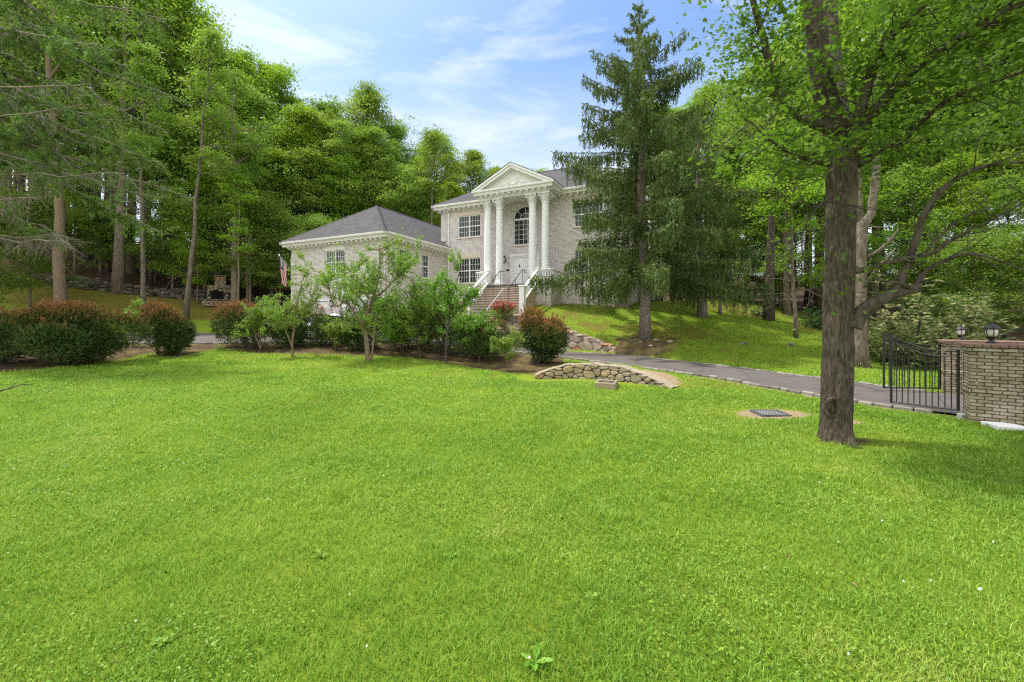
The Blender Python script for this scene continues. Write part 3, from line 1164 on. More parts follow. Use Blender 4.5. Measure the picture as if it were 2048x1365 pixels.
    Y = 2 + 36 * rng.random(n) ** .8
    X = (rng.random(n) * 2 - 1) * (1.35 * Y + 1)
    P = np.stack((X, Y), 1)
    so_, wo_, dr_, sa_, od = lookup(P, 'soil', 'wood', 'dry', 'sand', 'od')
    hs = (P - HOUSE_O) @ np.stack((HU, HV), 1)
    k = (rng.random(n) < .035 + .8 * so_ + .9 * wo_ + .75 * dr_ + .5 * sa_) & ((od > .1) | (rng.random(n) < .03)) & ~((hs[:, 0] > -8.6) & (hs[:, 0] < 13.5) & (hs[:, 1] > -7) & (hs[:, 1] < 12))
    P = P[k]
    n = len(P)
    Z = lookup(P, 'z') + .012 + .02 * rng.random(n) + (lookup(P, 'od') < .15) * .07
    a = rng.random(n) * 6.28
    s = rng.uniform(.010, .028, n) * np.maximum(1, P[:, 1] / 14)
    V = np.empty((n, 4, 3))
    for c_, (ux, uy) in enumerate(((-1, 0), (0, .55), (1, 0), (0, -.55))):
        V[:, c_, 0] = P[:, 0] + s * (ux * np.cos(a) - uy * np.sin(a))
        V[:, c_, 1] = P[:, 1] + s * (ux * np.sin(a) + uy * np.cos(a))
        V[:, c_, 2] = Z + s * rng.normal(0, .35, n)
    tag(poly_obj('fallen_leaves', V.reshape(-1, 3), 4, M['dead_leaf'], None, {'rnd': rng.random(n)}), 'brown fallen leaves scattered over bank, bed and lawn', 'fallen leaves', kind='stuff')


build_grass()


def weed(px, py, R, n, label, seed):
    """a flat rosette of long toothed leaves"""
    r = random.Random(seed)
    p = hit(px, py)
    root = MB()
    for k in range(n):
        a = 2 * pi * k / n + r.uniform(-.3, .3)
        L = R * r.uniform(.7, 1.15)
        up = r.uniform(.25, .7)
        W = L * r.uniform(.42, .6)
        root.cur = r.random()
        pts = []
        for i in range(7):
            u = i / 6
            pts.append((u * L * cos(up * (1 - .7 * u)), W * sin(pi * min(1, u * .92 + .06)) * (.6 + .6 * u) * (1 if i % 2 else .72), L * up * u * (1 - .45 * u) + .008))
        tr = lambda d, e, z: (p[0] + d * cos(a) - e * sin(a), p[1] + d * sin(a) + e * cos(a), p[2] + z)
        for i in range(6):
            d0, w0, z0 = pts[i]
            d1, w1, z1 = pts[i + 1]
            root.quad(tr(d0, 0, z0 - .004), tr(d1, 0, z1 - .004), tr(d1, w1 * .5, z1 + .006), tr(d0, w0 * .5, z0 + .006))
            root.quad(tr(d0, -w0 * .5, z0 + .006), tr(d1, -w1 * .5, z1 + .006), tr(d1, 0, z1 - .004), tr(d0, 0, z0 - .004))
    tag(root.build('broadleaf_weed', M['dandelion']), label, 'weed', 'broad-leaved weeds in the lawn')


for q in [(1068, 1335, .105, 5, 'largest broad-leaved weed, at the bottom edge of the lawn', 1),
          (900, 1120, .07, 6, 'small weed rosette in the middle of the front lawn', 2),
          (640, 1120, .085, 7, 'broad-leaved weed rosette on the front lawn left of its middle', 3),
          (330, 1290, .08, 6, 'broad-leaved weed in the lower left of the lawn', 4),
          (1180, 1205, .075, 6, 'weed rosette a little right of and behind the largest weed', 5),
          (430, 1020, .08, 7, 'weed rosette on the lawn below the lone round yew', 6),
          (1560, 1010, .08, 6, 'weed rosette in the lawn in front of the furrowed tree trunk', 7)]:
    weed(*q)
# ------------------------------------------------------------------ the house
HZ = 1.0                                            # the house's base: the garage court
house = empty('brick_house', (HOUSE_O[0], HOUSE_O[1], HZ), HANG)
tag(house, 'whitewashed brick house with columned porch, pediment and two-car garage wing', 'house')


def hp(m, name, mat, parent=None, smooth=False, ang=None):
    return m.build(name, mat, parent or house, smooth, HZ, ang)


def front(tp):
    return lambda a, d, z: (a, tp - d, z)


def rightw(sp):
    return lambda a, d, z: (sp + d, a, z)


def wall_open(m, mp, a0, a1, z0, z1, ops, rev=.22):
    """a wall face with rectangular (or arched) openings and their reveals. ops: (a0, a1, z0, z1, arch rise)"""
    As = sorted({a0, a1, *[o[0] for o in ops], *[o[1] for o in ops]})
    Zs = sorted({z0, z1, *[o[2] for o in ops], *[o[3] for o in ops]})
    for i in range(len(As) - 1):
        for j in range(len(Zs) - 1):
            ca, cz = (As[i] + As[i + 1]) / 2, (Zs[j] + Zs[j + 1]) / 2
            if any(o[0] < ca < o[1] and o[2] < cz < o[3] for o in ops):
                continue
            m.quad(mp(As[i], 0, Zs[j]), mp(As[i + 1], 0, Zs[j]), mp(As[i + 1], 0, Zs[j + 1]), mp(As[i], 0, Zs[j + 1]))
    for (b0, b1, y0, y1, rise) in ops:
        if not rise:
            edge = [(b0, y0), (b0, y1), (b1, y1), (b1, y0)]
        else:
            c, r = (b0 + b1) / 2, (b1 - b0) / 2
            N = 16
            arc = [(c - r * cos(pi * k / N), y1 - rise + rise * sin(pi * k / N)) for k in range(N + 1)]
            edge = [(b0, y0)] + arc + [(b1, y0)]
            for k in range(N):
                q = b0 if k < N / 2 else b1
                m.poly([mp(arc[k][0], 0, arc[k][1]), mp(arc[k + 1][0], 0, arc[k + 1][1]), mp(q, 0, y1)])
            m.poly([mp(b0, 0, y1), mp(c, 0, y1), mp(b0, 0, y1 - 1e-4)])
        for k in range(len(edge)):
            p, q = edge[k], edge[(k + 1) % len(edge)]
            m.quad(mp(p[0], 0, p[1]), mp(q[0], 0, q[1]), mp(q[0], -rev, q[1]), mp(p[0], -rev, p[1]))


def window(mp, a0, a1, z0, z1, pair=True, nx=4, nz=2, lintel=True, arch=0.0):
    """white sash window: frame, meeting rail, glazing bars; panes and sill as its own pieces"""
    m = MB()
    fr, D = .065, -.14
    bx = lambda x0, x1, zz0, zz1, d0=D, d1=-.06: m.box(x0, x1, d0, d1, zz0, zz1, mp)
    bx(a0, a0 + fr, z0, z1 - arch)
    bx(a1 - fr, a1, z0, z1 - arch)
    bx(a0 + fr, a1 - fr, z0, z0 + fr)
    if not arch:
        bx(a0 + fr, a1 - fr, z1 - fr, z1)
    units = [(a0 + fr, (a0 + a1) / 2 - .05), ((a0 + a1) / 2 + .05, a1 - fr)] if pair else [(a0 + fr, a1 - fr)]
    zb, ztp = z0 + fr, (z1 - fr if not arch else z1 - arch - .05)
    if pair:
        bx((a0 + a1) / 2 - .05, (a0 + a1) / 2 + .05, zb, ztp)
    rows = 1 if arch else 2
    for (x0, x1) in units:
        zm = (zb + ztp) / 2
        if rows == 2:
            bx(x0, x1, zm - .035, zm + .035, D + .005, -.075)
        for (y0, y1) in ([(zb, zm - .035), (zm + .035, ztp)] if rows == 2 else [(zb, ztp)]):
            for k in range(1, nx):
                xx = x0 + (x1 - x0) * k / nx
                bx(xx - .010, xx + .010, y0, y1, D + .01, -.10)
            nzz = nz if rows == 2 else 5
            for k in range(1, nzz):
                yy = y0 + (y1 - y0) * k / nzz
                bx(x0, x1, yy - .0095, yy + .0095, D + .012, -.102)
    if arch:
        c, r = (a0 + a1) / 2, (a1 - a0) / 2
        zs = z1 - arch
        bx(a0 + fr, a1 - fr, zs - .06, zs + .06)

        def ring(r0, r1, d0, d1, N=18):
            for k in range(N):
                q0, q1 = pi * k / N, pi * (k + 1) / N
                vs = [mp(c - rr * cos(q), d, zs + rr * sin(q) * arch / r) for d in (d0, d1) for rr, q in ((r0, q0), (r1, q0), (r1, q1), (r0, q1))]
                m.add(vs, [(0, 1, 2, 3), (4, 7, 6, 5), (0, 4, 5, 1), (3, 2, 6, 7)])
        ring(r - fr, r, D, -.06)
        ring(r * .42, r * .42 + .03, D + .01, -.1)
        for q in (pi * .25, pi * .5, pi * .75):
            d = np.array((-cos(q), sin(q)))
            nn = np.array((-d[1], d[0])) * .014
            p0, p1 = d * r * .44, d * (r - fr)
            pts = [p0 + nn, p1 + nn, p1 - nn, p0 - nn]
            m.prism([mp(c + p[0], D + .012, zs + p[1]) for p in pts], np.array(mp(0, .03, 0)) - np.array(mp(0, 0, 0)))
    wd = hp(m, 'window', M['white'])
    p = MB()
    if arch:
        c, r = (a0 + a1) / 2, (a1 - a0) / 2
        pts = [(a0 + .02, z0 + .02)] + [(c - (r - .02) * cos(pi * k / 16), z1 - arch + (arch - .02) * sin(pi * k / 16)) for k in range(17)] + [(a1 - .02, z0 + .02)]
        p.poly([mp(x, -.127, z) for x, z in pts])
    else:
        p.quad(mp(a0 + .02, -.127, z0 + .02), mp(a1 - .02, -.127, z0 + .02), mp(a1 - .02, -.127, z1 - .02), mp(a0 + .02, -.127, z1 - .02))
    hp(p, 'pane', M['glass'], wd)
    s = MB()
    s.bbox(a0 - .09, a1 + .09, -.10, .07, z0 - .09, z0 - .003, .012, mp)
    hp(s, 'sill', M['lintel'], wd)
    if lintel:
        s = MB()
        N = 1
        s.prism([mp(a0 - .05, .0, z1 + .003), mp(a1 + .05, .0, z1 + .003), mp(a1 + .14, .0, z1 + .26), mp(a0 - .14, .0, z1 + .26)],
                np.array(mp(0, .022, 0)) - np.array(mp(0, 0, 0)))
        hp(s, 'lintel', M['lintel'], wd)
    return wd


S0, S1, T1, SC_ = -.5, 13.36, 9.0, 6.43
ZC = 10.05                                     # underside of the main cornice
GW, GT0, GT1, GZ = 8.4, -6.64, 6.4, 6.86

# walls: main block and garage wing meet at s = 0
UW = [(1.01, 2.93), (9.93, 11.85)]
ops = [(a, b, 8.05, 9.66, 0) for a, b in UW] + [(a, b, 4.68, 6.53, 0) for a, b in UW]
ops += [(SC_ - .88, SC_ + .88, 7.17, 9.84, .88), (SC_ - .99, SC_ + .99, 4.31, 6.41, 0)]
wb = MB()
wall_open(wb, front(0.0), 0.0, S1, 1.2, ZC + .3, ops)
wb.quad((S1, 0, 1.2), (S1, T1, 1.2), (S1, T1, ZC + .3), (S1, 0, ZC + .3))
wb.quad((S0, 0, 6.2), (S0, T1, 6.2), (S0, T1, ZC + .3), (S0, 0, ZC + .3))
wb.quad((S0, 0, 7.9), (0.0, 0, 7.9), (0.0, 0, ZC + .3), (S0, 0, ZC + .3))
wb.quad((S0, T1, 1.2), (S1, T1, 1.2), (S1, T1, ZC + .3), (S0, T1, ZC + .3))
for k in range(5):                              # stepped corbel where the upper corner overhangs the garage roof
    wb.box(S0 + .1 * k, 0.02, .0, .22, 7.82 - .078 * (k + 1), 7.82 - .078 * k - .004)
hp(wb, 'wall', M['brick'])

gb = MB()
gops = [(-5.12, -3.365, 5.0, 6.52, 0), (-7.55, -4.89, 1.0, 3.52, .26), (-3.81, -1.15, 1.0, 3.52, .26)]
wall_open(gb, front(GT0), -GW, 0, .5, GZ + .25, gops)
rops = [(GT0 + 1.32, GT0 + 2.15, 4.9, 6.55, 0), (GT0 + 3.71, GT0 + 4.52, 4.9, 6.55, 0), (GT0 + 1.32, GT0 + 2.15, 1.75, 3.1, 0)]
wall_open(gb, rightw(0.0), GT0, 0.0, .5, GZ + .25, rops)
gb.quad((-GW, GT0, .5), (-GW, GT1, .5), (-GW, GT1, GZ + .25), (-GW, GT0, GZ + .25))
gb.quad((-GW, GT1, .5), (0, GT1, .5), (0, GT1, GZ + .25), (-GW, GT1, GZ + .25))
hp(gb, 'wall', M['brick_garage'])['label'] = 'whitewashed brick walls of the garage wing'
# brick quoins standing slightly proud at the garage corner
qm = MB()
for k in range(6):
    z = 1.6 + k * .82
    qm.box(-GW - .02, -GW + .48, GT0 - .03, GT0 + .0, z, z + .58)
hp(qm, 'quoin', M['brick_garage'])

for a, b in UW:
    window(front(0), a, b, 8.05, 9.66)
    window(front(0), a, b, 4.68, 6.53)
window(front(0), SC_ - .88, SC_ + .88, 7.17, 9.84, False, 5, 5, False, .88)
am = MB()                                        # brick arch ring round the tall window
for k in range(26):
    q0, q1 = pi * (k + .08) / 26, pi * (k + .92) / 26
    pts = [(r * cos(q), r * sin(q)) for r, q in ((.90, q0), (1.12, q0), (1.12, q1), (.90, q1))]
    am.cur = (k * 37 % 11) / 11
    am.prism([(SC_ - p[0], -.003, 8.96 + p[1]) for p in pts], (0, -.018, 0))
hp(am, 'brick_arch', M['brick'])
wg = window(front(GT0), -5.12, -3.365, 5.0, 6.52, True, 4, 2, False)
lm = MB()
c, r = -4.2425, .96
arc = [(c - r * cos(pi * k / 18), 6.525 + .40 * sin(pi * k / 18)) for k in range(19)]
lm.prism([(x, GT0 - .004, z) for x, z in arc], (0, -.03, 0))
hp(lm, 'lunette', M['cream'], wg)
lm = MB()
for k in range(18):
    q0, q1 = pi * k / 18, pi * (k + 1) / 18
    f = lambda rr, q: (c - rr * cos(q), GT0 - .004, 6.525 + (rr - .56) * sin(q))
    lm.prism([f(.965, q0), f(1.06, q0), f(1.06, q1), f(.965, q1)], (0, -.05, 0))
hp(lm, 'lunette_moulding', M['lintel'], wg)
window(rightw(0), GT0 + 1.32, GT0 + 2.15, 4.9, 6.55, False, 3, 2)
window(rightw(0), GT0 + 3.71, GT0 + 4.52, 4.9, 6.55, False, 3, 2)
window(rightw(0), GT0 + 1.32, GT0 + 2.15, 1.75, 3.1, False, 3, 2, False)

# garage doors
for (a, b) in ((-7.55, -4.89), (-3.81, -1.15)):
    m = MB()
    n = 4
    for k in range(n):
        z0 = 1.04 + k * .55
        m.box(a + .06, b - .06, GT0 + .12, GT0 + .17, z0, z0 + .535)
        for j in range(4):
            x0 = a + .14 + j * (b - a - .22) / 4
            m.bbox(x0, x0 + (b - a - .22) / 4 - .1, GT0 + .095, GT0 + .125, z0 + .09, z0 + .44, .02)
    gd = hp(m, 'garage_door', M['doorwhite'])
    m = MB()
    c, r = (a + b) / 2, (b - a) / 2
    m.prism([(a, GT0 + .10, 3.25), (b, GT0 + .10, 3.25)] + [(c + r * cos(pi * k / 14), GT0 + .10, 3.26 + .26 * sin(pi * k / 14)) for k in range(15)], (0, -.06, 0))
    hp(m, 'arch_panel', M['white'], gd)

# cornices with modillions
def cornice(name, pts, z, ov, closed=False, mod=.42, mat='cream'):
    """pts: wall line in plan, outside to the right of travel"""
    m = MB()
    mods = []
    gm = MB()
    n = len(pts)
    nor = []
    for i in range(n - 1):
        d = np.array(pts[i + 1]) - np.array(pts[i])
        d = d / np.linalg.norm(d)
        nor.append(np.array((d[1], -d[0])))

    def off(i, e):
        if i == 0:
            return np.array(pts[0]) + nor[0] * e
        if i == n - 1:
            return np.array(pts[-1]) + nor[-1] * e
        return np.array(pts[i]) + nor[i - 1] * e + nor[i] * e
    prof = [(.004, z), (.05, z), (.05, z + .11), (.12, z + .15), (.12, z + .17), (ov - .10, z + .17), (ov - .10, z + .24), (ov - .07, z + .27), (ov - .07, z + .46)]
    for i in range(n - 1):
        for (e0, z0), (e1, z1) in zip(prof[:-1], prof[1:]):
            a, b, c_, d_ = off(i, e0), off(i + 1, e0), off(i + 1, e1), off(i, e1)
            m.quad((*a, z0), (*b, z0), (*c_, z1), (*d_, z1))
        L = np.linalg.norm(np.array(pts[i + 1]) - np.array(pts[i]))
        k = int(L / mod)
        d = (np.array(pts[i + 1]) - np.array(pts[i])) / L
        ang = math.atan2(d[1], d[0])
        for j in range(k + 1):
            p = np.array(pts[i]) + d * (L * (j + .25) / (k + .5))
            f = lambda x, y, zz, p=p, d=d, nn=nor[i]: (*(p + d * x + nn * y), zz)
            md = MB()
            md.bbox(-.075, .075, .055, ov - .13, z + .045, z + .166, .03, f)
            mods.append(md)
        # gutter
        g = [(ov - .068, z + .33), (ov + .0, z + .33), (ov + .035, z + .37), (ov + .04, z + .47), (ov + .015, z + .485), (ov - .06, z + .485)]
        for (e0, z0), (e1, z1) in zip(g[:-1], g[1:]):
            a, b, c_, d_ = off(i, e0), off(i + 1, e0), off(i + 1, e1), off(i, e1)
            gm.quad((*a, z0), (*b, z0), (*c_, z1), (*d_, z1))
    co = hp(m, 'cornice', M[mat])
    for md in mods:
        hp(md, 'modillion', M[mat], co)
    hp(gm, 'gutter', M[mat], co)


PS0, PS1, PT = SC_ - 2.42, SC_ + 2.42, -1.82
cornice('cornice', [(S0, T1), (S0, 0.0), (PS0 - .05, 0.0)], ZC, .5)
cornice('cornice', [(PS1 + .05, 0.0), (S1, 0.0), (S1, T1)], ZC, .5)
cornice('cornice', [(-GW, GT1), (-GW, GT0), (0.0, GT0), (0.0, -.02)], GZ - .02, .5, mod=.40)

# roofs
def hip(name, s0, s1, t0, t1, z, rise, along, mat='shingle', ridge_in=None):
    m = MB()
    A, B, C_, D_ = (s0, t0, z), (s1, t0, z), (s1, t1, z), (s0, t1, z)
    if along == 's':
        h = (t1 - t0) / 2
        P, Q = (s0 + h, (t0 + t1) / 2, z + rise), (s1 - h, (t0 + t1) / 2, z + rise)
        m.quad(A, B, Q, P)
        m.poly([B, C_, Q])
        m.quad(C_, D_, P, Q)
        m.poly([D_, A, P])
        caps = [(A, P), (B, Q), (C_, Q), (D_, P), (P, Q)]
    else:
        h = (s1 - s0) / 2
        P, Q = ((s0 + s1) / 2, t0 + h * .93, z + rise), ((s0 + s1) / 2, t1, z + rise)
        m.poly([A, B, P])
        m.quad(B, C_, Q, P)
        m.quad(D_, A, P, Q)
        m.poly([C_, D_, Q])
        caps = [(A, P), (B, P), (P, Q)]
    r = hp(m, 'roof', M[mat])
    m = MB()
    rg = random.Random(3)
    for a, b in caps:
        a, b = np.array(a), np.array(b)
        L = np.linalg.norm(b - a)
        k = int(L / .22)
        for i in range(k):
            p, q = a + (b - a) * i / k, a + (b - a) * (i + 1.15) / k
            dd = (b - a) / L
            sd_ = np.cross(dd, (0, 0, 1))
            sd_ /= np.linalg.norm(sd_)
            up = np.cross(sd_, dd)
            o1 = .014 + .012 * (i % 2)
            m.add([p + sd_ * .14 - up * .055, p + up * (o1 + .022), p - sd_ * .14 - up * .055, q + sd_ * .14 - up * .055, q + up * o1, q - sd_ * .14 - up * .055],
                  [(0, 1, 4, 3), (1, 2, 5, 4)])
    hp(m, 'ridge_cap', M[mat], r)


hip('roof', S0 - .53, S1 + .53, -.53, T1 + .53, ZC + .475, 3.15, 's')
hip('roof', -GW - .53, .53, GT0 - .53, GT1, GZ + .455, 3.08, 't')

# porch: floor, base, steps
PF = 4.30
m = MB()
m.bbox(SC_ - 2.75, SC_ + 2.75, -2.15, -.004, PF - .10, PF, .02)
pf = hp(m, 'porch_floor', M['tread'])
m = MB()
m.box(SC_ - 2.65, SC_ + 2.65, -2.05, -.01, 1.6, PF - .104)
hp(m, 'porch_base', M['brick'])
NST, ST0, ST1 = 8, SC_ - 1.62, SC_ + 1.62
STEP_S = (SC_ - 1.5, SC_ + 1.62)
z0, run = 2.82, .285
rz = (PF - z0) / (NST + 1)
m = MB()
for k in range(NST):
    zt_ = PF - rz * (k + 1)
    m.box(ST0, ST1, -2.06 - run * (k + 1), -2.055 - run * k, 1.4, zt_ - .045)
fs = hp(m, 'front_steps', M['riser'])
for k in range(NST):
    zt_ = PF - rz * (k + 1)
    m = MB()
    m.bbox(ST0 - .02, ST1 + .02, -2.10 - run * (k + 1), -2.058 - run * k, zt_ - .043, zt_, .012)
    hp(m, 'tread', M['tread'], fs)

# columns: fluted shaft on a moulded base, Corinthian capital
def column(s, t):
    m = MB()
    zb, ztop = PF, ZC
    m.bbox(s - .34, s + .34, t - .34, t + .34, zb, zb + .12, .01)
    m.lathe(s, t, [(.335, zb + .12), (.345, zb + .16), (.335, zb + .20), (.29, zb + .225), (.285, zb + .25), (.305, zb + .275), (.30, zb + .30), (.265, zb + .325)], 28)
    m.lathe(s, t, [(.262, zb + .325), (.256, zb + 1.6), (.248, zb + 3.0), (.232, zb + 4.4), (.222, ztop - .72)], 72, .035, 20)
    m.lathe(s, t, [(.222, ztop - .72), (.245, ztop - .705), (.25, ztop - .68), (.24, ztop - .655), (.225, ztop - .65)], 28)
    sh = hp(m, 'column', M['white'], None, True, 35)
    m = MB()
    zc = ztop - .65
    m.lathe(s, t, [(.215, zc), (.225, zc + .2), (.25, zc + .40), (.31, zc + .54), (.33, zc + .56)], 24)

    def leaf(a, zb_, h, w, out, r0):
        ca, sa = cos(a), sin(a)
        pr = [(r0, 0, .8), (r0 + .02, .35, 1.0), (r0 + .045, .7, .95), (r0 + .09 * out + .03, .92, .8), (r0 + .14 * out + .03, .97, .55), (r0 + .16 * out + .03, .86, .3)]
        vs = []
        for r_, hh, ww in pr:
            for sd_ in (-1, 0, 1):
                rr = r_ - (.018 if sd_ else 0)
                x, y = rr, sd_ * w * ww * .5
                vs.append((s + x * ca - y * sa, t + x * sa + y * ca, zb_ + hh * h))
        f = []
        for i in range(len(pr) - 1):
            for j in range(2):
                q = i * 3 + j
                f.append((q, q + 1, q + 4, q + 3))
        m.add(vs, f)
    for k in range(8):
        leaf(2 * pi * k / 8, zc, .24, .17, .8, .235)
        leaf(2 * pi * (k + .5) / 8, zc + .02, .40, .16, .95, .232)
    for k in range(4):
        a = pi / 4 + pi / 2 * k
        ca, sa = cos(a), sin(a)
        pts = []
        for i in range(14):
            u = i / 13
            if u < .45:
                rr, zz = .25 + .18 * u / .45, zc + .30 + .25 * (u / .45)
            else:
                q = (u - .45) / .55 * 2 * pi * .9
                rad = .07 * (1 - .5 * (u - .45) / .55)
                rr, zz = .43 + rad * sin(q), zc + .48 + rad * cos(q)
            pts.append((s + rr * ca, t + rr * sa, zz))
        m.tube(pts, .03, 6)
    for k in range(4):
        a = pi / 2 * k
        m.rock((s + .34 * cos(a), t + .34 * sin(a), zc + .55), (.05, .05, .05), random.Random(k), 0)
    ab = []
    for k in range(4):                              # abacus with hollowed sides
        for u in np.linspace(-1, 1, 7)[:-1]:
            a = pi / 2 * k
            d = .40 - .08 * (1 - u * u)
            x, y = d, u * .40
            ab.append((s + x * cos(a) - y * sin(a), t + x * sin(a) + y * cos(a), zc + .575))
    m.prism(ab, (0, 0, .073))
    hp(m, 'capital', M['white'], sh, True, 50)


for ds in (-2.08, -1.19, 1.19, 2.08):
    column(SC_ + ds, -1.5)

# entablature and pediment
E0 = ZC
m = MB()
m.box(PS0, PS1, PT, -1.18, E0, E0 + .17)
m.box(PS0, PS0 + .5, -1.18, -.004, E0, E0 + .17)
m.box(PS1 - .5, PS1, -1.18, -.004, E0, E0 + .17)
m.box(PS0 + .50, PS1 - .50, -1.178, -.004, E0 + .10, E0 + .168)
hp(m, 'entablature', M['white'])
cornice('cornice', [(PS0, .5), (PS0, PT), (PS1, PT), (PS1, .5)], E0 + .06, .45, mat='white', mod=.44)
ZP = E0 + .545
apx = (SC_, 12.06)
hw = (PS1 - PS0) / 2 + .48
m = MB()
m.prism([(SC_ - hw + .12, PT - .10, ZP - .05), (SC_ + hw - .12, PT - .10, ZP - .05), (SC_, PT - .10, apx[1] - .16)], (0, .08, 0))
ped = hp(m, 'pediment', M['cream'])
m = MB()
for sg in (-1, 1):
    for (d0, w0, w1) in ((-.52, .0, .12), (-.44, .12, .27), (-.16, .27, .33)):
        sl = (apx[1] - ZP) / hw
        f = lambda x, dz, tt: (SC_ + sg * x, PT + tt, ZP + (hw - x) * sl - dz * 1.18)
        a, b = hw, 0.0
        xa = hw
        e0 = max(0, hw - .0)
        pts = [f(hw - w0 * 1.3, w0, d0), f(0, w0, d0), f(0, w1, d0), f(hw - w1 * 1.3 - .02, w1, d0)]
        m.prism(pts, (0, -d0 - .06, 0))
hp(m, 'raking_cornice', M['white'], ped)
m = MB()
th = np.linspace(0, 2 * pi, 41)
m.tube([(SC_ + .36 * cos(q), PT - .11, 11.12 + .36 * sin(q)) for q in th], .035, 8)
m.tube([(SC_ + .29 * cos(q), PT - .11, 11.12 + .29 * sin(q)) for q in th], .014, 6)
for k in range(13):
    q = -pi * .12 - pi * .76 * k / 12
    m.rock((SC_ + .36 * cos(q), PT - .13, 11.12 + .36 * sin(q)), (.055, .04, .05), random.Random(k), 0)
for sg in (-1, 1):
    pts, rr = [], []
    for i in range(26):
        u = i / 25
        pts.append((SC_ + sg * (.08 + 1.15 * u), PT - .11, 10.76 + .07 * sin(u * 13) * (1 - .3 * u)))
        rr.append(.04 * (1 - .75 * u))
    m.tube(pts, rr, 6)
    for k in range(5):
        u = .12 + k * .17
        m.rock((SC_ + sg * (.08 + 1.15 * u), PT - .12, 10.79 + .05 * cos(u * 13)), (.075 * (1.1 - u), .03, .045), random.Random(k + 9), 0)
    cq = np.linspace(0, 4.6, 12)
    m.tube([(SC_ + sg * (.26 + .09 * cos(q)), PT - .12, 10.86 + .09 * sin(q)) for q in cq], [.028 * (1 - .06 * i) for i in range(12)], 6)
m.rock((SC_, PT - .13, 10.78), (.13, .05, .09), random.Random(4))
hp(m, 'ornament', M['white'], ped, True, 60)
m = MB()
sl = (apx[1] - ZP) / hw
m.quad((SC_ - hw - .04, PT - .56, ZP + .03 - .04 * sl), (SC_, PT - .56, apx[1] + .03), (SC_, 3.1, apx[1] + .03), (SC_ - hw - .04, 3.1, ZP + .03 - .04 * sl))
m.quad((SC_ + hw + .04, PT - .56, ZP + .03 - .04 * sl), (SC_, PT - .56, apx[1] + .03), (SC_, 3.1, apx[1] + .03), (SC_ + hw + .04, 3.1, ZP + .03 - .04 * sl))
hp(m, 'roof', M['shingle'])['label'] = 'gabled shingle roof over the porch'

# front door: frame, two leaves with glass panels, knockers and pulls
m = MB()
a0, a1, zd0, zd1 = SC_ - .99, SC_ + .99, 4.31, 6.41
for (x0, x1, y0, y1) in ((a0, a0 + .1, zd0, zd1), (a1 - .1, a1, zd0, zd1), (a0 + .1, a1 - .1, zd1 - .1, zd1)):
    m.box(x0, x1, .02, .14, y0, y1)
m.box(a0 - .1, a0 - .004, -.03, -.003, zd0, zd1 + .12)
m.box(a1 + .004, a1 + .1, -.03, -.003, zd0, zd1 + .12)
m.box(a0 - .004, a1 + .004, -.03, -.003, zd1 + .004, zd1 + .12)
fd = hp(m, 'door_frame', M['white'])
for (x0, x1, sg) in ((a0 + .103, SC_ - .004, 1), (SC_ + .004, a1 - .103, -1)):
    m = MB()
    m.box(x0, x1, .08, .13, zd0 + .01, zd1 - .104)
    for (u0, u1, y0, y1) in ((.12, .88, .2, .75), (.12, .88, .95, 1.75)):
        W = x1 - x0
        xa, xb = x0 + W * u0, x0 + W * u1
        for (p0, p1, q0, q1) in ((xa, xb, y0, y0 + .035), (xa, xb, y1 - .035, y1), (xa, xa + .035, y0 + .035, y1 - .035), (xb - .035, xb, y0 + .035, y1 - .035)):
            m.box(p0, p1, .066, .08, zd0 + q0, zd0 + q1)
    d = hp(m, 'door', M['white'], fd)
    m = MB()
    cx = (x0 + x1) / 2
    m.prism([(cx, .066, 5.86), (cx + .05, .066, 5.76), (cx, .066, 5.62), (cx - .05, .066, 5.76)], (0, -.03, 0))
    hp(m, 'knocker', M['iron'], d)
    m = MB()
    hx = x1 - .07 if sg > 0 else x0 + .07
    m.tube([(hx, .08, 5.2), (hx, .03, 5.22), (hx, .03, 5.42), (hx, .08, 5.44)], .012, 6)
    hp(m, 'door_pull', M['iron'], d)

# wall lanterns
def wall_lantern(mp, a, z, nm='wall_lantern'):
    m = MB()
    cxy = mp(a, .20, z)
    c0, c1 = cxy[0], cxy[1]
    m.lathe(c0, c1, [(.02, z + .30), (.05, z + .26), (.10, z + .2), (.125, z + .16), (.125, z + .145)], 8)
    m.lathe(c0, c1, [(.075, z - .16), (.05, z - .2), (.02, z - .24), (.012, z - .29)], 8)
    for k in range(6):
        q = 2 * pi * k / 6
        m.tube([(c0 + .075 * cos(q), c1 + .075 * sin(q), z - .165), (c0 + .115 * cos(q), c1 + .115 * sin(q), z + .148)], .009, 4)
    m.tube([mp(a, .0, z - .02), mp(a, .09, z - .14), mp(a, .16, z - .3), mp(a, .20, z - .26)], .014, 6)
    m.box(a - .05, a + .05, .003, .02, z - .14, z + .12, mp)
    o = hp(m, nm, M['iron'])
    m = MB()
    m.lathe(c0, c1, [(.068, z - .155), (.106, z + .14)], 6)
    hp(m, 'glass', M['lampglass'], o)


wall_lantern(front(0), SC_ - 1.5, 6.2)
wall_lantern(front(0), SC_ + 1.5, 6.2)
wall_lantern(front(GT0), -4.35, 3.05)
wall_lantern(front(GT0), -.55, 3.05)
m = MB()
m.bbox(SC_ - 1.42, SC_ - 1.18, -.035, -.003, 5.42, 5.54, .01)
hp(m, 'house_number_plate', M['iron'])

# downspouts
def downspout(mp, a, z0, z1, out):
    m = MB()
    m.tube([mp(a, out, z1), mp(a, out, z1 - .12), mp(a, .07, z1 - .42), mp(a, .07, z0 + .12), mp(a, .16, z0)], .048, 8)
    hp(m, 'downspout', M['white'])


downspout(front(0), .22, 4.0, ZC + .36, .49)
downspout(front(0), 12.55, 2.6, ZC + .36, .49)
downspout(rightw(0), GT0 + .42, 1.1, GZ + .35, .49)

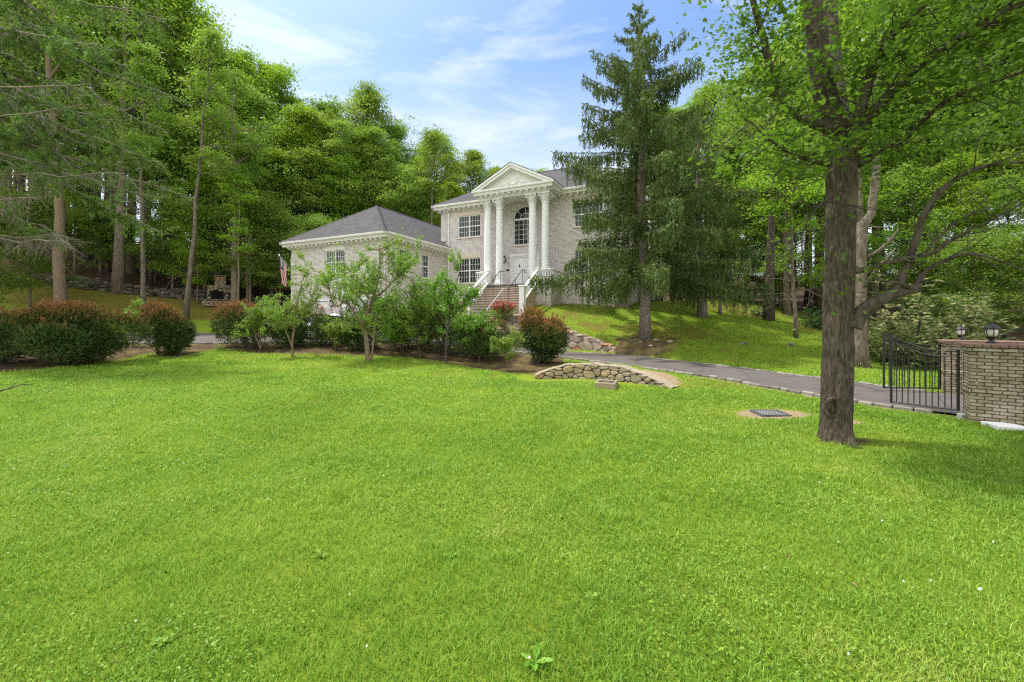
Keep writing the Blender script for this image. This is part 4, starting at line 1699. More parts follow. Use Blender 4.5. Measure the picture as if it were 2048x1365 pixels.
# white balustrades
def newel(s, t, z0_, h, w=.15):
    m = MB()
    m.bbox(s - w, s + w, t - w, t + w, z0_, z0_ + h, .012)
    m.bbox(s - w - .05, s + w + .05, t - w - .05, t + w + .05, z0_ + h, z0_ + h + .07, .02)
    m.bbox(s - w - .03, s + w + .03, t - w - .03, t + w + .03, z0_, z0_ + .12, .012)
    return m


def balustrade(p0, p1, nb, h=.86, lowgap=.12):
    p0, p1 = np.array(p0), np.array(p1)
    m = MB()
    d = p1 - p0
    L = np.linalg.norm(d[:2])
    ux = d[:2] / L
    nx_ = np.array((-ux[1], ux[0]))

    def f(x, y, z):
        q = p0[:2] + ux * x + nx_ * y
        return (q[0], q[1], p0[2] + d[2] * x / L + z)
    m.bbox(0, L, -.085, .085, h - .05, h + .04, .02, f)
    o = hp(m, 'balustrade', M['white'])
    m = MB()
    m.box(0, L, -.06, .06, lowgap - .03, lowgap + .04, f)
    hp(m, 'bottom_rail', M['white'], o)
    for k in range(nb):
        x = L * (k + .5) / nb
        q = f(x, 0, 0)
        b = MB()
        hh = h - lowgap - .09
        zb = q[2] + lowgap + .04
        b.lathe(q[0], q[1], [(.042, zb), (.042, zb + .1 * hh), (.028, zb + .13 * hh), (.05, zb + .3 * hh), (.045, zb + .42 * hh), (.024, zb + .62 * hh), (.03, zb + .8 * hh), (.026, zb + .84 * hh), (.042, zb + .88 * hh), (.042, zb + hh)], 8)
        hp(b, 'baluster', M['white'], o, True, 40)
    return o


tb = -2.06 - run * NST - .05
for s_ in (ST0 - .14, ST1 + .14):
    bal = balustrade((s_, tb + .12, z0 + .12), (s_, -2.02, PF + .04), 9)
    hp(newel(s_, tb, 2.2, 1.72), 'newel_post', M['white'], bal)
    hp(newel(s_, -2.0, PF, .93, .11), 'newel_post', M['white'], bal)
for sa, sb in ((SC_ - 2.7, ST0 - .27), (ST1 + .27, SC_ + 2.7)):
    balustrade((sa, -2.0, PF), (sb, -2.0, PF), 5)
for s_ in (SC_ - 2.68, SC_ + 2.68):
    balustrade((s_, -1.95, PF), (s_, -.05, PF), 8)

# iron hand rails on the front steps
for s_ in (SC_ - .78, SC_ + .78):
    m = MB()
    zt0 = PF + .88
    m.tube([(s_, -1.75, zt0), (s_, -2.2, zt0), (s_, tb + .1, z0 + .98), (s_, tb - .05, z0 + .92)], .024, 8)
    for (tt, za, zb_) in ((-2.15, PF - .02, zt0 - .02), (-3.2, PF - rz * 4.2, PF + .88 - (1.05) * (PF - z0) / (abs(tb) - 2.1)), (tb + .15, z0 - .2, z0 + .98)):
        m.tube([(s_, tt, za), (s_, tt, zb_)], .016, 6)
    hp(m, 'handrail', M['iron'])

# ------------------------------------------------------------------ garden stairs below the landing
gs_loc = H2(6.24, -7.3)
gst = empty('garden_stairs', (gs_loc[0], gs_loc[1], 1.1), HANG)
tag(gst, 'grey stone garden stairs climbing from driveway to front steps with pipe handrails', 'stairs')


def gp_build(m, name, mat, parent=None):
    m.v = [(x - 6.24, y + 7.3, z) for x, y, z in m.v]
    return m.build(name, mat, parent or gst, False, 1.1)


m = MB()
n2, r2, zz0 = 10, .29, 2.82
h2 = (zz0 - 1.02) / n2
m.box(4.9, 7.9, -4.75, tb - .1, 1.3, zz0 - .05)
for k in range(n2):
    m.box(5.3, 7.2, -4.76 - r2 * (k + 1), -4.755 - r2 * k, .7, zz0 - h2 * (k + 1) - .05)
gp_build(m, 'stair_flight', M['stoneriser'])
m = MB()
m.bbox(4.85, 7.95, -4.80, tb - .1, zz0 - .048, zz0, .015)
gp_build(m, 'landing', M['tread'])
for k in range(n2):
    m = MB()
    m.bbox(5.27, 7.23, -4.80 - r2 * (k + 1), -4.758 - r2 * k, zz0 - h2 * (k + 1) - .048, zz0 - h2 * (k + 1), .012)
    gp_build(m, 'tread', M['tread'])
for s_ in (5.35, 7.14):
    m = MB()
    e = -4.76 - r2 * n2
    m.tube([(s_, -4.3, zz0 + 1.0), (s_, -4.76, zz0 + .98), (s_, e + .1, 1.02 + 1.0), (s_, e - .12, 1.02 + .78)], .026, 8)
    for u in (.02, .5, .95):
        tt = -4.76 - r2 * n2 * u
        zb_ = zz0 - (zz0 - 1.02) * u
        m.tube([(s_, tt, zb_ - .25), (s_, tt, zb_ + .97)], .018, 6)
    gp_build(m, 'handrail', M['steel'])

# ------------------------------------------------------------------ flag on the garage corner
fl = H2(-GW, GT0)
f0 = np.array((fl[0], fl[1], 5.5))
flag = empty('flag', f0)
tag(flag, 'striped flag with starred blue corner hanging from an angled pole on the garage wall', 'flag')
tip = at(559, 511, 29.0)
m = MB()
m.tube([(0, 0, 0), tuple(tip - f0)], [.02, .015], 8)
e = (tip - f0)
m.rock(tuple(e), (.045, .045, .045), random.Random(2), 0)
m.build('pole', M['steel'], flag)
m = MB()
NX, NY = 39, 26                                   # along the fly (down) and across the hoist (along the pole)
hoist0, hoist1 = tip - f0, (tip - f0) * .34


def flag_pt(i, j):
    u, v = i / NX, j / NY                         # u down the fly, v along the hoist from the tip
    p = hoist0 + (hoist1 - hoist0) * v
    cxx = (hoist0[0] + hoist1[0]) / 2
    g = 1 - .55 * u ** .6                         # cloth gathers as it hangs
    x = cxx + (p[0] - cxx) * g + .10 * u - .05
    y = p[1] + .09 * sin(v * 13 + u * 3) * (.25 + u) + .05 * sin(u * 9)
    z = p[2] * (1 - .6 * u) + (hoist0[2] * .62) * .6 * u - 1.72 * u
    return (x, y, z)


stars = []
for i in range(NX):
    for j in range(NY):
        st = int(j / NY * 13)
        canton = u_c = (i / NX < .40 and j / NY < 7 / 13)
        m.m = 2 if canton else (0 if st % 2 == 0 else 1)
        m.quad(flag_pt(i, j), flag_pt(i + 1, j), flag_pt(i + 1, j + 1), flag_pt(i, j + 1))
m.m = 1
for a in range(9):
    for b in range(6 if a % 2 == 0 else 5):
        i = (a + .9) * .40 * NX / 10.6
        j = (b + (.6 if a % 2 == 0 else 1.1)) * (7 / 13) * NY / 6.2
        p, q, r_ = (np.array(flag_pt(i, j)), np.array(flag_pt(i + .6, j)), np.array(flag_pt(i, j + .6)))
        e1, e2 = (q - p), (r_ - p)
        e1 /= np.linalg.norm(e1)
        e2 = e2 - e1 * e1.dot(e2)
        e2 /= np.linalg.norm(e2)
        nn = np.cross(e1, e2) * .006
        for sgn in (1, -1):
            pts = [p + nn * sgn + (.034 if k % 2 == 0 else .014) * (cos(2 * pi * k / 10) * e1 + sin(2 * pi * k / 10) * e2) for k in range(10)]
            m.poly(pts)
m.build('cloth', [M['flagred'], M['flagwhite'], M['flagblue']], flag)
# ------------------------------------------------------------------ stone walls
def clip_poly(P, a, b, c):
    """keep the side a*x + b*y <= c"""
    out = []
    n = len(P)
    for i in range(n):
        p, q = P[i], P[(i + 1) % n]
        dp, dq = a * p[0] + b * p[1] - c, a * q[0] + b * q[1] - c
        if dp <= 0:
            out.append(p)
        if dp * dq < 0:
            u = dp / (dp - dq)
            out.append((p[0] + (q[0] - p[0]) * u, p[1] + (q[1] - p[1]) * u))
    return out


def stone_cells(L, H, size, rng, flat=1.5):
    """fieldstones of uneven size fitted into an L x H strip"""
    pts = []
    tries = 0
    while tries < 4000:
        tries += 1
        p = (rng.uniform(0, L), rng.uniform(0, H))
        r = size * rng.choice((.62, .8, 1, 1, 1.25))
        if all(((p[0] - q[0]) / flat) ** 2 + (p[1] - q[1]) ** 2 > ((r + q[2]) * .52) ** 2 for q in pts):
            pts.append((p[0], p[1], r))
    cells = []
    for p in pts:
        P = [(0, 0), (L, 0), (L, H), (0, H)]
        for q in pts:
            if q is p or abs(q[0] - p[0]) > size * 5 or abs(q[1] - p[1]) > size * 4:
                continue
            dx, dy = (q[0] - p[0]) / flat ** 2, (q[1] - p[1])
            k = p[2] / (p[2] + q[2])
            mxp = (p[0] + (q[0] - p[0]) * k, p[1] + (q[1] - p[1]) * k)
            P = clip_poly(P, dx, dy, dx * mxp[0] + dy * mxp[1])
            if len(P) < 3:
                break
        if len(P) >= 3:
            cells.append(P)
    return cells


def stone_face(m, cells, mp, rng, gap=.018, bulge=.05, top=None):
    for P in cells:
        if top:
            cx = sum(p[0] for p in P) / len(P)
            P = clip_poly(P, 0, 1, top(cx))
            if len(P) < 3:
                continue
        A = np.array(P)
        c = A.mean(0)
        ext = np.linalg.norm(A - c, axis=1).mean()
        if ext < .02:
            continue
        # round the corners a little
        B = []
        n = len(A)
        for i in range(n):
            p, a, b = A[i], A[i - 1], A[(i + 1) % n]
            B += [p + (a - p) * .22, p + (b - p) * .22]
        A = np.array(B)
        k0 = max(.2, 1 - gap / ext)
        bu = bulge * rng.uniform(.55, 1.25)
        m.cur = rng.random()
        vs = []
        tilt = (rng.uniform(-.12, .12), rng.uniform(-.1, .1))
        for k, d in ((k0, -.03), (k0 * .985, bu * .45), (k0 * .86, bu * .85), (k0 * .5, bu)):
            for p in A:
                q = c + (p - c) * k * (1 + rng.uniform(-.03, .03))
                vs.append(mp(q[0], d + (d > 0) * ((q[0] - c[0]) * tilt[0] + (q[1] - c[1]) * tilt[1]) + rng.uniform(-.004, .004), q[1]))
        n = len(A)
        fs = []
        for k in range(3):
            for i in range(n):
                j = (i + 1) % n
                fs.append((k * n + i, k * n + j, k * n + n + j, k * n + n + i))
        fs.append(tuple(range(3 * n, 4 * n)))
        m.add(vs, fs)


# culvert head wall in the lawn
rg = random.Random(8)
seg = np.linalg.norm(np.diff(_cp, axis=0), axis=1)
ccum = np.concatenate(([0], np.cumsum(seg)))
CL = ccum[-1]


def cmap(x, d, z):
    x = min(max(x, 0), CL)
    u = np.interp(x, ccum, _cu)
    p = cul_pt(u)
    i = int(round(u * 79))
    n = _cn[i]
    return (p[0] - n[0] * d, p[1] - n[1] * d, z)


cw = empty('culvert_wall', (*cul_pt(.5), 0))
tag(cw, 'low arched fieldstone culvert wall with a concrete cap beside the driveway', 'stone wall')


def cb(m, name, mat, **k):
    p = cul_pt(.5)
    m.v = [(x - p[0], y - p[1], z) for x, y, z in m.v]
    return m.build(name, mat, cw, **k)


top_at = lambda x: float(cul_top(np.interp(x, ccum, _cu)))
m = MB()
NS = 40
for k in range(NS):
    x0, x1 = CL * k / NS, CL * (k + 1) / NS
    a, b = top_at(x0) - .03, top_at(x1) - .03
    m.quad(cmap(x0, -.03, -.3), cmap(x1, -.03, -.3), cmap(x1, -.03, b), cmap(x0, -.03, a))
    m.quad(cmap(x0, -.47, -.3), cmap(x1, -.47, -.3), cmap(x1, -.47, b), cmap(x0, -.47, a))
cb(m, 'mortar_core', M['darkgap'])
m = MB()
stone_face(m, [[(p[0], p[1] - .14) for p in P] for P in stone_cells(CL, .86, .175, rg, 1.5)], cmap, rg, .009, .06, lambda x: top_at(x) - .035)
cb(m, 'stone_face', M['fieldstone'])
m = MB()
for k in range(NS):
    x0, x1 = CL * k / NS, CL * (k + 1) / NS
    a, b = top_at(x0), top_at(x1)
    wv0, wv1 = .03 + .012 * sin(k * 1.7), .03 + .012 * sin((k + 1) * 1.7)
    q0, q1 = [(wv0, a - .035), (wv0, a + .0), (-.08, a + .02), (-.40, a + .01), (-.42, a - .10)], [(wv1, b - .035), (wv1, b + .0), (-.08, b + .02), (-.40, b + .01), (-.42, b - .10)]
    for i in range(4):
        m.quad(cmap(x0, *q0[i]), cmap(x1, *q1[i]), cmap(x1, *q1[i + 1]), cmap(x0, *q0[i + 1]))
cb(m, 'concrete_cap', M['concrete'], smooth=True, ang=50)

# open stone drain box in front of it
bx_ = hit(1213, 775)
sb = empty('stone_planter_box', (bx_[0], bx_[1], 0), radians(-24))
tag(sb, 'small open square stone box sunk in the grass before the culvert wall', 'stone box')
for (x0, x1, y0, y1, h) in ((-.30, .30, -.24, -.17, .17), (-.30, .30, .17, .24, .2), (-.30, -.23, -.168, .168, .18), (.23, .30, -.168, .168, .20)):
    m = MB()
    m.cur = rg.random() * .6
    m.bbox(x0, x1, y0, y1, -.08, h, .015)
    m.build('stone_side', M['fieldstone'], sb)
m = MB()
m.box(-.229, .229, -.169, .169, -.05, .02)
m.build('earth_fill', M['soot'], sb)

# fieldstone retaining wall along the drive
rg = random.Random(21)
rseg = np.linalg.norm(np.diff(RW[:, :2], axis=0), axis=1)
rcum = np.concatenate(([0], np.cumsum(rseg)))
RL = rcum[-1]
rbase = np.array([float(zt(p[0] - n[0] * .35, p[1] - n[1] * .35)) for p, n in zip(RW[:, :2], _rn)])


def rmap(x, d, z):
    x = min(max(x, 0), RL)
    i = int(np.clip(np.searchsorted(rcum, x), 0, len(RW) - 1))
    px_ = [np.interp(x, rcum, RW[:, j]) for j in (0, 1)]
    b = np.interp(x, rcum, rbase) - .12
    n = _rn[i]
    lean = .10 * z
    return (px_[0] - n[0] * (d - lean), px_[1] - n[1] * (d - lean), b + z)


rw = empty('retaining_wall', (RW[30, 0], RW[30, 1], rbase[30]))
tag(rw, 'pinkish fieldstone retaining wall below the grass bank beside the driveway', 'retaining wall')
rtop = lambda x: float(np.interp(x, rcum, RW[:, 2] - rbase)) + .12


def rb(m, name, mat, **k):
    m.v = [(x - RW[30, 0], y - RW[30, 1], z - rbase[30]) for x, y, z in m.v]
    return m.build(name, mat, rw, **k)


m = MB()
NS = 50
for k in range(NS):
    x0, x1 = RL * k / NS, RL * (k + 1) / NS
    m.quad(rmap(x0, -.0, -.3), rmap(x1, -.0, -.3), rmap(x1, -.0, rtop(x1)), rmap(x0, -.0, rtop(x0)))
    m.quad(rmap(x0, -.0, rtop(x0)), rmap(x1, -.0, rtop(x1)), rmap(x1, -.45, rtop(x1)), rmap(x0, -.45, rtop(x0)))
rb(m, 'mortar_core', M['mortar'])
m = MB()
stone_face(m, stone_cells(RL, 1.9, .36, rg, 1.4), rmap, rg, .012, .05, lambda x: rtop(x) - .01)
rb(m, 'stone_face', M['pinkstone'])
m = MB()
x = .1
while x < RL - .3:
    L = rg.uniform(.35, .7)
    m.cur = rg.random()
    h = rtop(x + L / 2)
    p = rmap(x + L / 2, -.14, h)
    m.rock((p[0], p[1], p[2] - .05), (L * .6, .26, .075), rg)
    x += L
rb(m, 'coping_stones', M['pinkstone'])
# the round-backed boulders at the head of the wall
for k, (px, py, Y, r) in enumerate(((1016, 664, 23.1, (1.0, .55, .42)), (968, 672, 22.9, (.7, .5, .4)))):
    p = at(px, py, Y)
    g = float(zt(p[0], p[1]))
    m = MB()
    m.cur = .3 + .3 * k
    m.rock((0, 0, max(0.15, p[2] - g)), r, random.Random(40 + k))
    o = m.build('boulder', M['pinkstone'], None, True)
    o.location = (p[0], p[1], g)
    tag(o, ('large rounded pink boulder at the head of the retaining wall beside the azalea', 'pink boulder at the foot of the garden stair handrails')[k], 'boulder', 'boulders by the garden stairs')

# loose stones lying about under the spruce
for k, (px, py, s, lb) in enumerate(((1312, 682, .16, 'grey stone lying closest right of the spruce trunk foot'), (1339, 686, .17, 'flat grey stone farthest right of the spruce trunk on the bare earth'),
                                     (1301, 694, .13, 'small pale tan stone below the foot of the spruce trunk'), (1281, 686, .10, 'smallest pale stone in front of the spruce trunk'),
                                     (1265, 671, .14, 'flat grey stone left of the spruce trunk'))):
    p = hit(px, py)
    m = MB()
    m.cur = .2 + .15 * k
    m.rock((0, 0, s * .2), (s, s * .7, s * .45), random.Random(k + 60))
    o = m.build('loose_stone', M['pinkstone' if k == 2 else 'fieldstone'], None, True)
    o.location = p
    tag(o, lb, 'stone', 'stones under the spruce')
for k, (px, py, lb) in enumerate(((1489, 690, 'small weathered stump root showing in the grass below the wooded bank'), (1581, 692, 'second small root knob in the grass, nearer the thin leaning trunk'))):
    p = hit(px, py)
    m = MB()
    m.tube([(-.16, 0, .0), (-.02, .02, .09), (.15, -.02, .02)], [.05, .07, .03], 6, rng=rg, lump=.2)
    o = m.build('root_knob', M['deadwood'])
    o.location = p
    tag(o, lb, 'root', 'root knobs on the bank')

# dry stone wall at the edge of the wood on the left
WP = catmull([(-60, 36.2, 0), (-48, 36.4, 0), (-42.5, 36.8, 0), (-35.5, 38.6, 0), (-29, 39.7, 0), (-24.6, 40.0, 0), (-21.5, 39.8, 0)], 12)
dw = empty('dry_stone_wall', (-36, 38.4, float(zt(-36, 38.4))))
tag(dw, 'long tumbledown dry stone wall at the woodland edge on the left', 'stone wall')
rg = random.Random(33)
wc = np.concatenate(([0], np.cumsum(np.linalg.norm(np.diff(WP[:, :2], axis=0), axis=1))))
m = MB()
o0 = np.array(dw.location)
x = 0.0
while x < wc[-1]:
    p = np.array([np.interp(x, wc, WP[:, j]) for j in (0, 1)])
    g = float(zt(p[0], p[1]))
    hgt = .55 + .3 * sin(x * .35) ** 2 + rg.uniform(-.1, .15)
    z = 0
    while z < hgt:
        s = rg.uniform(.12, .27)
        m.cur = min(1, rg.random() * .9)
        m.rock((p[0] + rg.uniform(-.1, .1) - o0[0], p[1] + rg.uniform(-.22, .12) - o0[1], g + z + s * .3 - o0[2]), (s * 1.25, s, s * .72), rg)
        z += s * .78
    x += rg.uniform(.22, .36)
m.build('stacked_stones', M['wallstone'], dw)

# stone outdoor fireplace in the wood edge
fp = gpt(446, 38.6)
fo = empty('outdoor_fireplace', fp, radians(12))
tag(fo, 'stone outdoor fireplace with dark arched hearth under the trees at the wood edge', 'fireplace')
rg = random.Random(12)
m = MB()
m.box(-1.5, 1.6, -.4, .6, -.4, .55)
m.box(-1.25, 1.3, -.05, .7, .552, 1.9)
m.box(-.7, .25, .02, .7, 1.902, 2.7)
m.build('mortar_core', M['darkgap'], fo)
m = MB()
fm = lambda y: (lambda x, d, z: (x, y - d, z))
stone_face(m, [[(p[0] - 1.5, p[1]) for p in P] for P in stone_cells(3.1, .5, .26, rg, 1.5)], fm(-.4), rg, .02, .07)
arch_in = lambda p: (abs(p[0] + .45) < .55 and p[1] < 1.45) or (abs(p[0] - .75) < .28 and .65 < p[1] < 1.25)
for P in stone_cells(2.55, 1.35, .24, rg, 1.4):
    Q = [(p[0] - 1.25, p[1] + .56) for p in P]
    c = (sum(p[0] for p in Q) / len(Q), sum(p[1] for p in Q) / len(Q))
    if not arch_in(c):
        stone_face(m, [Q], fm(-.05), rg, .02, .07)
stone_face(m, [[(p[0] - .7, p[1] + 1.91) for p in P] for P in stone_cells(.95, .78, .22, rg, 1.3)], fm(.02), rg, .02, .06)
m.build('stone_face', M['fieldstone'], fo)
m = MB()
m.prism([(-.95 + 0, -.075, .58), (.05, -.075, .58), (.05, -.075, 1.1)] + [(-.45 + .5 * cos(pi * k / 8), -.075, 1.1 + .34 * sin(pi * k / 8)) for k in range(9)], (0, .03, 0))
m.box(.49, 1.0, -.075, -.055, .68, 1.22)
m.build('hearth', M['soot'], fo)
m = MB()
m.bbox(-.25, 1.35, -.25, .3, 1.9 - .25, 1.9 - .12, .02)
m.bbox(-1.6, 1.7, -.5, .1, .553, .62, .02)
m.build('mantel_slab', M['tread'], fo)
m = MB()
m.box(-.8, .35, -.05, .8, 2.72, 2.80)
m.build('chimney_cap', M['tread'], fo)

# low brick wall and dark shed seen past the garage's left corner
lw = gpt(553, 36.0)
lo = empty('garden_wall', lw, radians(-4))
tag(lo, 'low tan block wall partly hidden behind the shrubs left of the garage', 'wall')
m = MB()
rg = random.Random(5)
for r_ in range(5):
    x = -2.2 - .2 * (r_ % 2)
    while x < 1.6:
        L = rg.uniform(.35, .5)
        m.cur = .3 + .4 * rg.random()
        m.bbox(x, x + L - .012, -.15, .15, -.2 + r_ * .18, -.2 + r_ * .18 + .168, .015)
        x += L
m.build('block_courses', M['pinkstone'], lo)
m = MB()
m.bbox(-2.4, 1.8, -.2, .2, .705, .77, .015)
m.build('cap_slab', M['tread'], lo)
sp = gpt(548, 43.0)
sh = empty('garden_shed', sp, radians(-6))
tag(sh, 'dark stained wooden shed in the trees behind the flag', 'shed')
m = MB()
for k in range(24):
    m.box(-3.0 + k * .25, -3.0 + k * .25 + .235, -.03, 0.0, -.5, 2.6)
m.box(-3.0, 3.0, .001, 3.0, -.5, 2.6)
m.build('board_wall', M['darkwood'], sh)
m = MB()
m.quad((-3.4, -.5, 2.55), (3.4, -.5, 2.55), (3.4, 1.5, 3.6), (-3.4, 1.5, 3.6))
m.quad((-3.4, 3.5, 2.55), (3.4, 3.5, 2.55), (3.4, 1.5, 3.6), (-3.4, 1.5, 3.6))
m.quad((-3.4, -.5, 2.45), (3.4, -.5, 2.45), (3.4, -.5, 2.55), (-3.4, -.5, 2.55))
m.build('roof', M['shingle'], sh)

# ------------------------------------------------------------------ gate
def pier(name, P, ang, W, L, H, label):
    """a long brick pier: narrow end towards the drive, cap of brick on edge"""
    o = empty(name, (P[0], P[1], P[2]), ang)
    tag(o, label, 'gate pier', 'brick gate piers')
    m = MB()
    m.box(0, L, 0, W, -.3, H)
    m.build('brickwork', M['pierbrick'], o)
    m = MB()
    m.bbox(-.025, L + .03, -.025, W + .025, H * .42, H * .42 + .075, .006)
    m.v = [v for v in m.v]
    m.build('string_course', M['pierbrick'], o)
    m = MB()
    rg = random.Random(len(label))
    m.box(-.03, L + .03, -.03, W + .03, H + .003, H + .075)
    m.build('corbel_course', M['pierbrick'], o)
    m = MB()
    n = int((L + .12) / .112)
    for k in range(n):
        x0 = -.06 + k * .112
        m.cur = rg.random()
        f = lambda x, y, z, t=rg.uniform(-.004, .004): (x, y, z + t)
        m.bbox(x0, x0 + .104, -.06, W + .06, H + .078, H + .148, .008, f)
    m.build('brick_cap', M['redbrick'], o)
    return o


def lantern(loc, label, s=1.0):
    o = empty('pier_lantern', loc)
    tag(o, label, 'lantern', 'lanterns on the gate piers')
    m = MB()
    m.lathe(0, 0, [(.075 * s, 0), (.085 * s, .012 * s), (.07 * s, .03 * s), (.035 * s, .05 * s), (.028 * s, .075 * s), (.045 * s, .09 * s), (.06 * s, .105 * s), (.075 * s, .125 * s), (.075 * s, .135 * s)], 16)
    m.build('base', M['iron'], o, True, ang=40)
    m = MB()
    m.lathe(0, 0, [(.068 * s, .137 * s), (.092 * s, .18 * s), (.098 * s, .24 * s), (.092 * s, .285 * s)], 12)
    m.build('glass_globe', M['lampglass'], o, True)
    m = MB()
    for k in range(6):
        q = 2 * pi * k / 6
        m.tube([(r * s * cos(q), r * s * sin(q), z * s) for r, z in ((.072, .135), (.097, .18), (.104, .24), (.098, .29))], .007 * s, 5)
    m.build('cage', M['iron'], o)
    m = MB()
    m.lathe(0, 0, [(.125 * s, .285 * s), (.128 * s, .30 * s), (.10 * s, .33 * s), (.06 * s, .365 * s), (.03 * s, .385 * s), (.018 * s, .40 * s), (.024 * s, .415 * s), (.012 * s, .43 * s), (.003 * s, .455 * s)], 16)
    m.build('cap', M['iron'], o, True, ang=40)


P1 = np.array((9.02, 8.37, -.02))
pier('gate_pier', P1, radians(-38), .62, 2.9, 1.40, 'nearest whitewashed brick gate pier, mossy, at the right edge')
P2 = np.array((11.74, 11.5, .0))
pier('gate_pier', P2, radians(-36), .60, 2.4, 1.30, 'far whitewashed brick gate pier standing behind the iron gate')
lantern((9.66, 8.56, P1[2] + 1.548), 'black carriage lantern on the nearer brick pier', 1.0)
lantern((12.36, 11.72, 1.448), 'black carriage lantern on the far brick pier behind the gate', .98)


def gate_leaf(A, B, za, zb, ha, hb, label):
    """A: hinge end, B: free end (taller); bars between a bottom rail and a sagging top rail"""
    A, B = np.array(A, float), np.array(B, float)
    o = empty('iron_gate', (*A, za))
    tag(o, label, 'gate', 'iron driveway gates')
    d = B - A
    L = np.linalg.norm(d)
    d /= L
    bot = lambda u: za + (zb - za) * u + .07
    topf = lambda u: (za + ha) * (1 - u) + (zb + hb) * u - .12 * sin(pi * u) * (1 - .2 * u)
    P = lambda u, z: (d[0] * L * u, d[1] * L * u, z - za)
    m = MB()
    m.tube([P(0, bot(0) - .02), P(0, topf(0) + .03)], .026, 8)
    m.tube([P(1, bot(1) - .02), P(1, topf(1) + .05)], .026, 8)
    m.tube([P(0, bot(0)), P(1, bot(1))], .020, 6)
    for dz in (0, -.12):
        m.tube([P(k / 14, topf(k / 14) + dz) for k in range(15)], .014, 6)
    m.build('gate_frame', M['iron'], o)
    n = 11
    for k in range(1, n):
        b = MB()
        u = k / n
        b.tube([P(u, bot(u)), P(u, topf(u) + (.02 if k % 2 else -.115))], .0105, 6)
        if k % 2 == 0:
            b.rock(P(u, topf(u) - .06), (.022, .022, .03), random.Random(k), 0)
        b.build('bar', M['iron'], o)


gate_leaf((9.30, 8.86), (8.77, 9.83), .05, .03, 1.30, 1.60, 'nearer black iron gate leaf hinged on the near brick pier')
gate_leaf((11.86, 11.78), (10.15, 11.6), .03, .08, 1.28, 1.53, 'farther black iron gate leaf in front of the far brick pier')

# hinge box by the near pier, drain grate, white slab
m = MB()
m.bbox(-.06, .06, -.05, .05, 0, .14, .01)
o = m.build('junction_box', M['bin'])
o.location = (9.06, 8.56, float(zt(9.06, 8.56)))
tag(o, 'small grey junction box at the foot of the near gate pier', 'box')
go = empty('drain_grate', (GR[0], GR[1], float(zt(GR[0], GR[1])) + .012), radians(-3))
go.scale = (1.0, 1.35, 1)
tag(go, 'dark iron storm drain grate set in bare sandy ground', 'drain grate')
m = MB()
for (x0, x1, y0, y1) in ((-.30, .30, -.20, -.17), (-.30, .30, .17, .20), (-.30, -.27, -.169, .169), (.27, .30, -.169, .169)):
    m.bbox(x0, x1, y0, y1, -.05, .03, .006)
m.build('grate_frame', M['bindark'], go)
m = MB()
for k in range(8):
    x = -.27 + .54 * (k + .5) / 8
    m.bbox(x - .021, x + .021, -.169, .169, .0, .024, .004)
m.build('grating', M['iron'], go)
m = MB()
m.box(-.269, .269, -.168, .168, -.045, .017)
m.build('silt_fill', M['plaque'], go)
wp = hit(2010, 858)
m = MB()
m.bbox(-.25, .25, -.19, .19, -.05, .045, .01)
o = m.build('utility_cover', M['plaque'])
o.location = (wp[0], wp[1], wp[2] + .03)
o.rotation_euler = (0, radians(2), radians(-12))
tag(o, 'flat white slab lying in the grass in front of the near pier', 'slab')

# bins beside the house
def wheelie(px, Y, s, mat, label, ribs):
    p = gpt(px, Y)
    o = empty('storage_bin', p, HANG)
    tag(o, label, 'bin', 'bins beside the house')
    m = MB()
    w_, h = .33 * s, 1.02 * s
    m.bbox(-w_, w_, -w_, w_, .05, h, .05)
    if ribs:
        for k in range(5):
            x = -w_ + .09 + k * (2 * w_ - .18) / 4
            m.bbox(x - .035, x + .035, -w_ - .02, -w_ + .001, .12, h - .08, .008)
    m.build('body', M[mat], o)
    m = MB()
    m.bbox(-w_ - .03, w_ + .03, -w_ - .05, w_ + .03, h + .003, h + .09, .03)
    m.build('lid', M['bindark'], o)


wheelie(1298, 29.8, 1.15, 'bin', 'tall ribbed grey bin with dark lid beside the house corner', True)
wheelie(1311, 30.6, .95, 'bindark', 'smaller dark grey bin just right of the ribbed one', False)

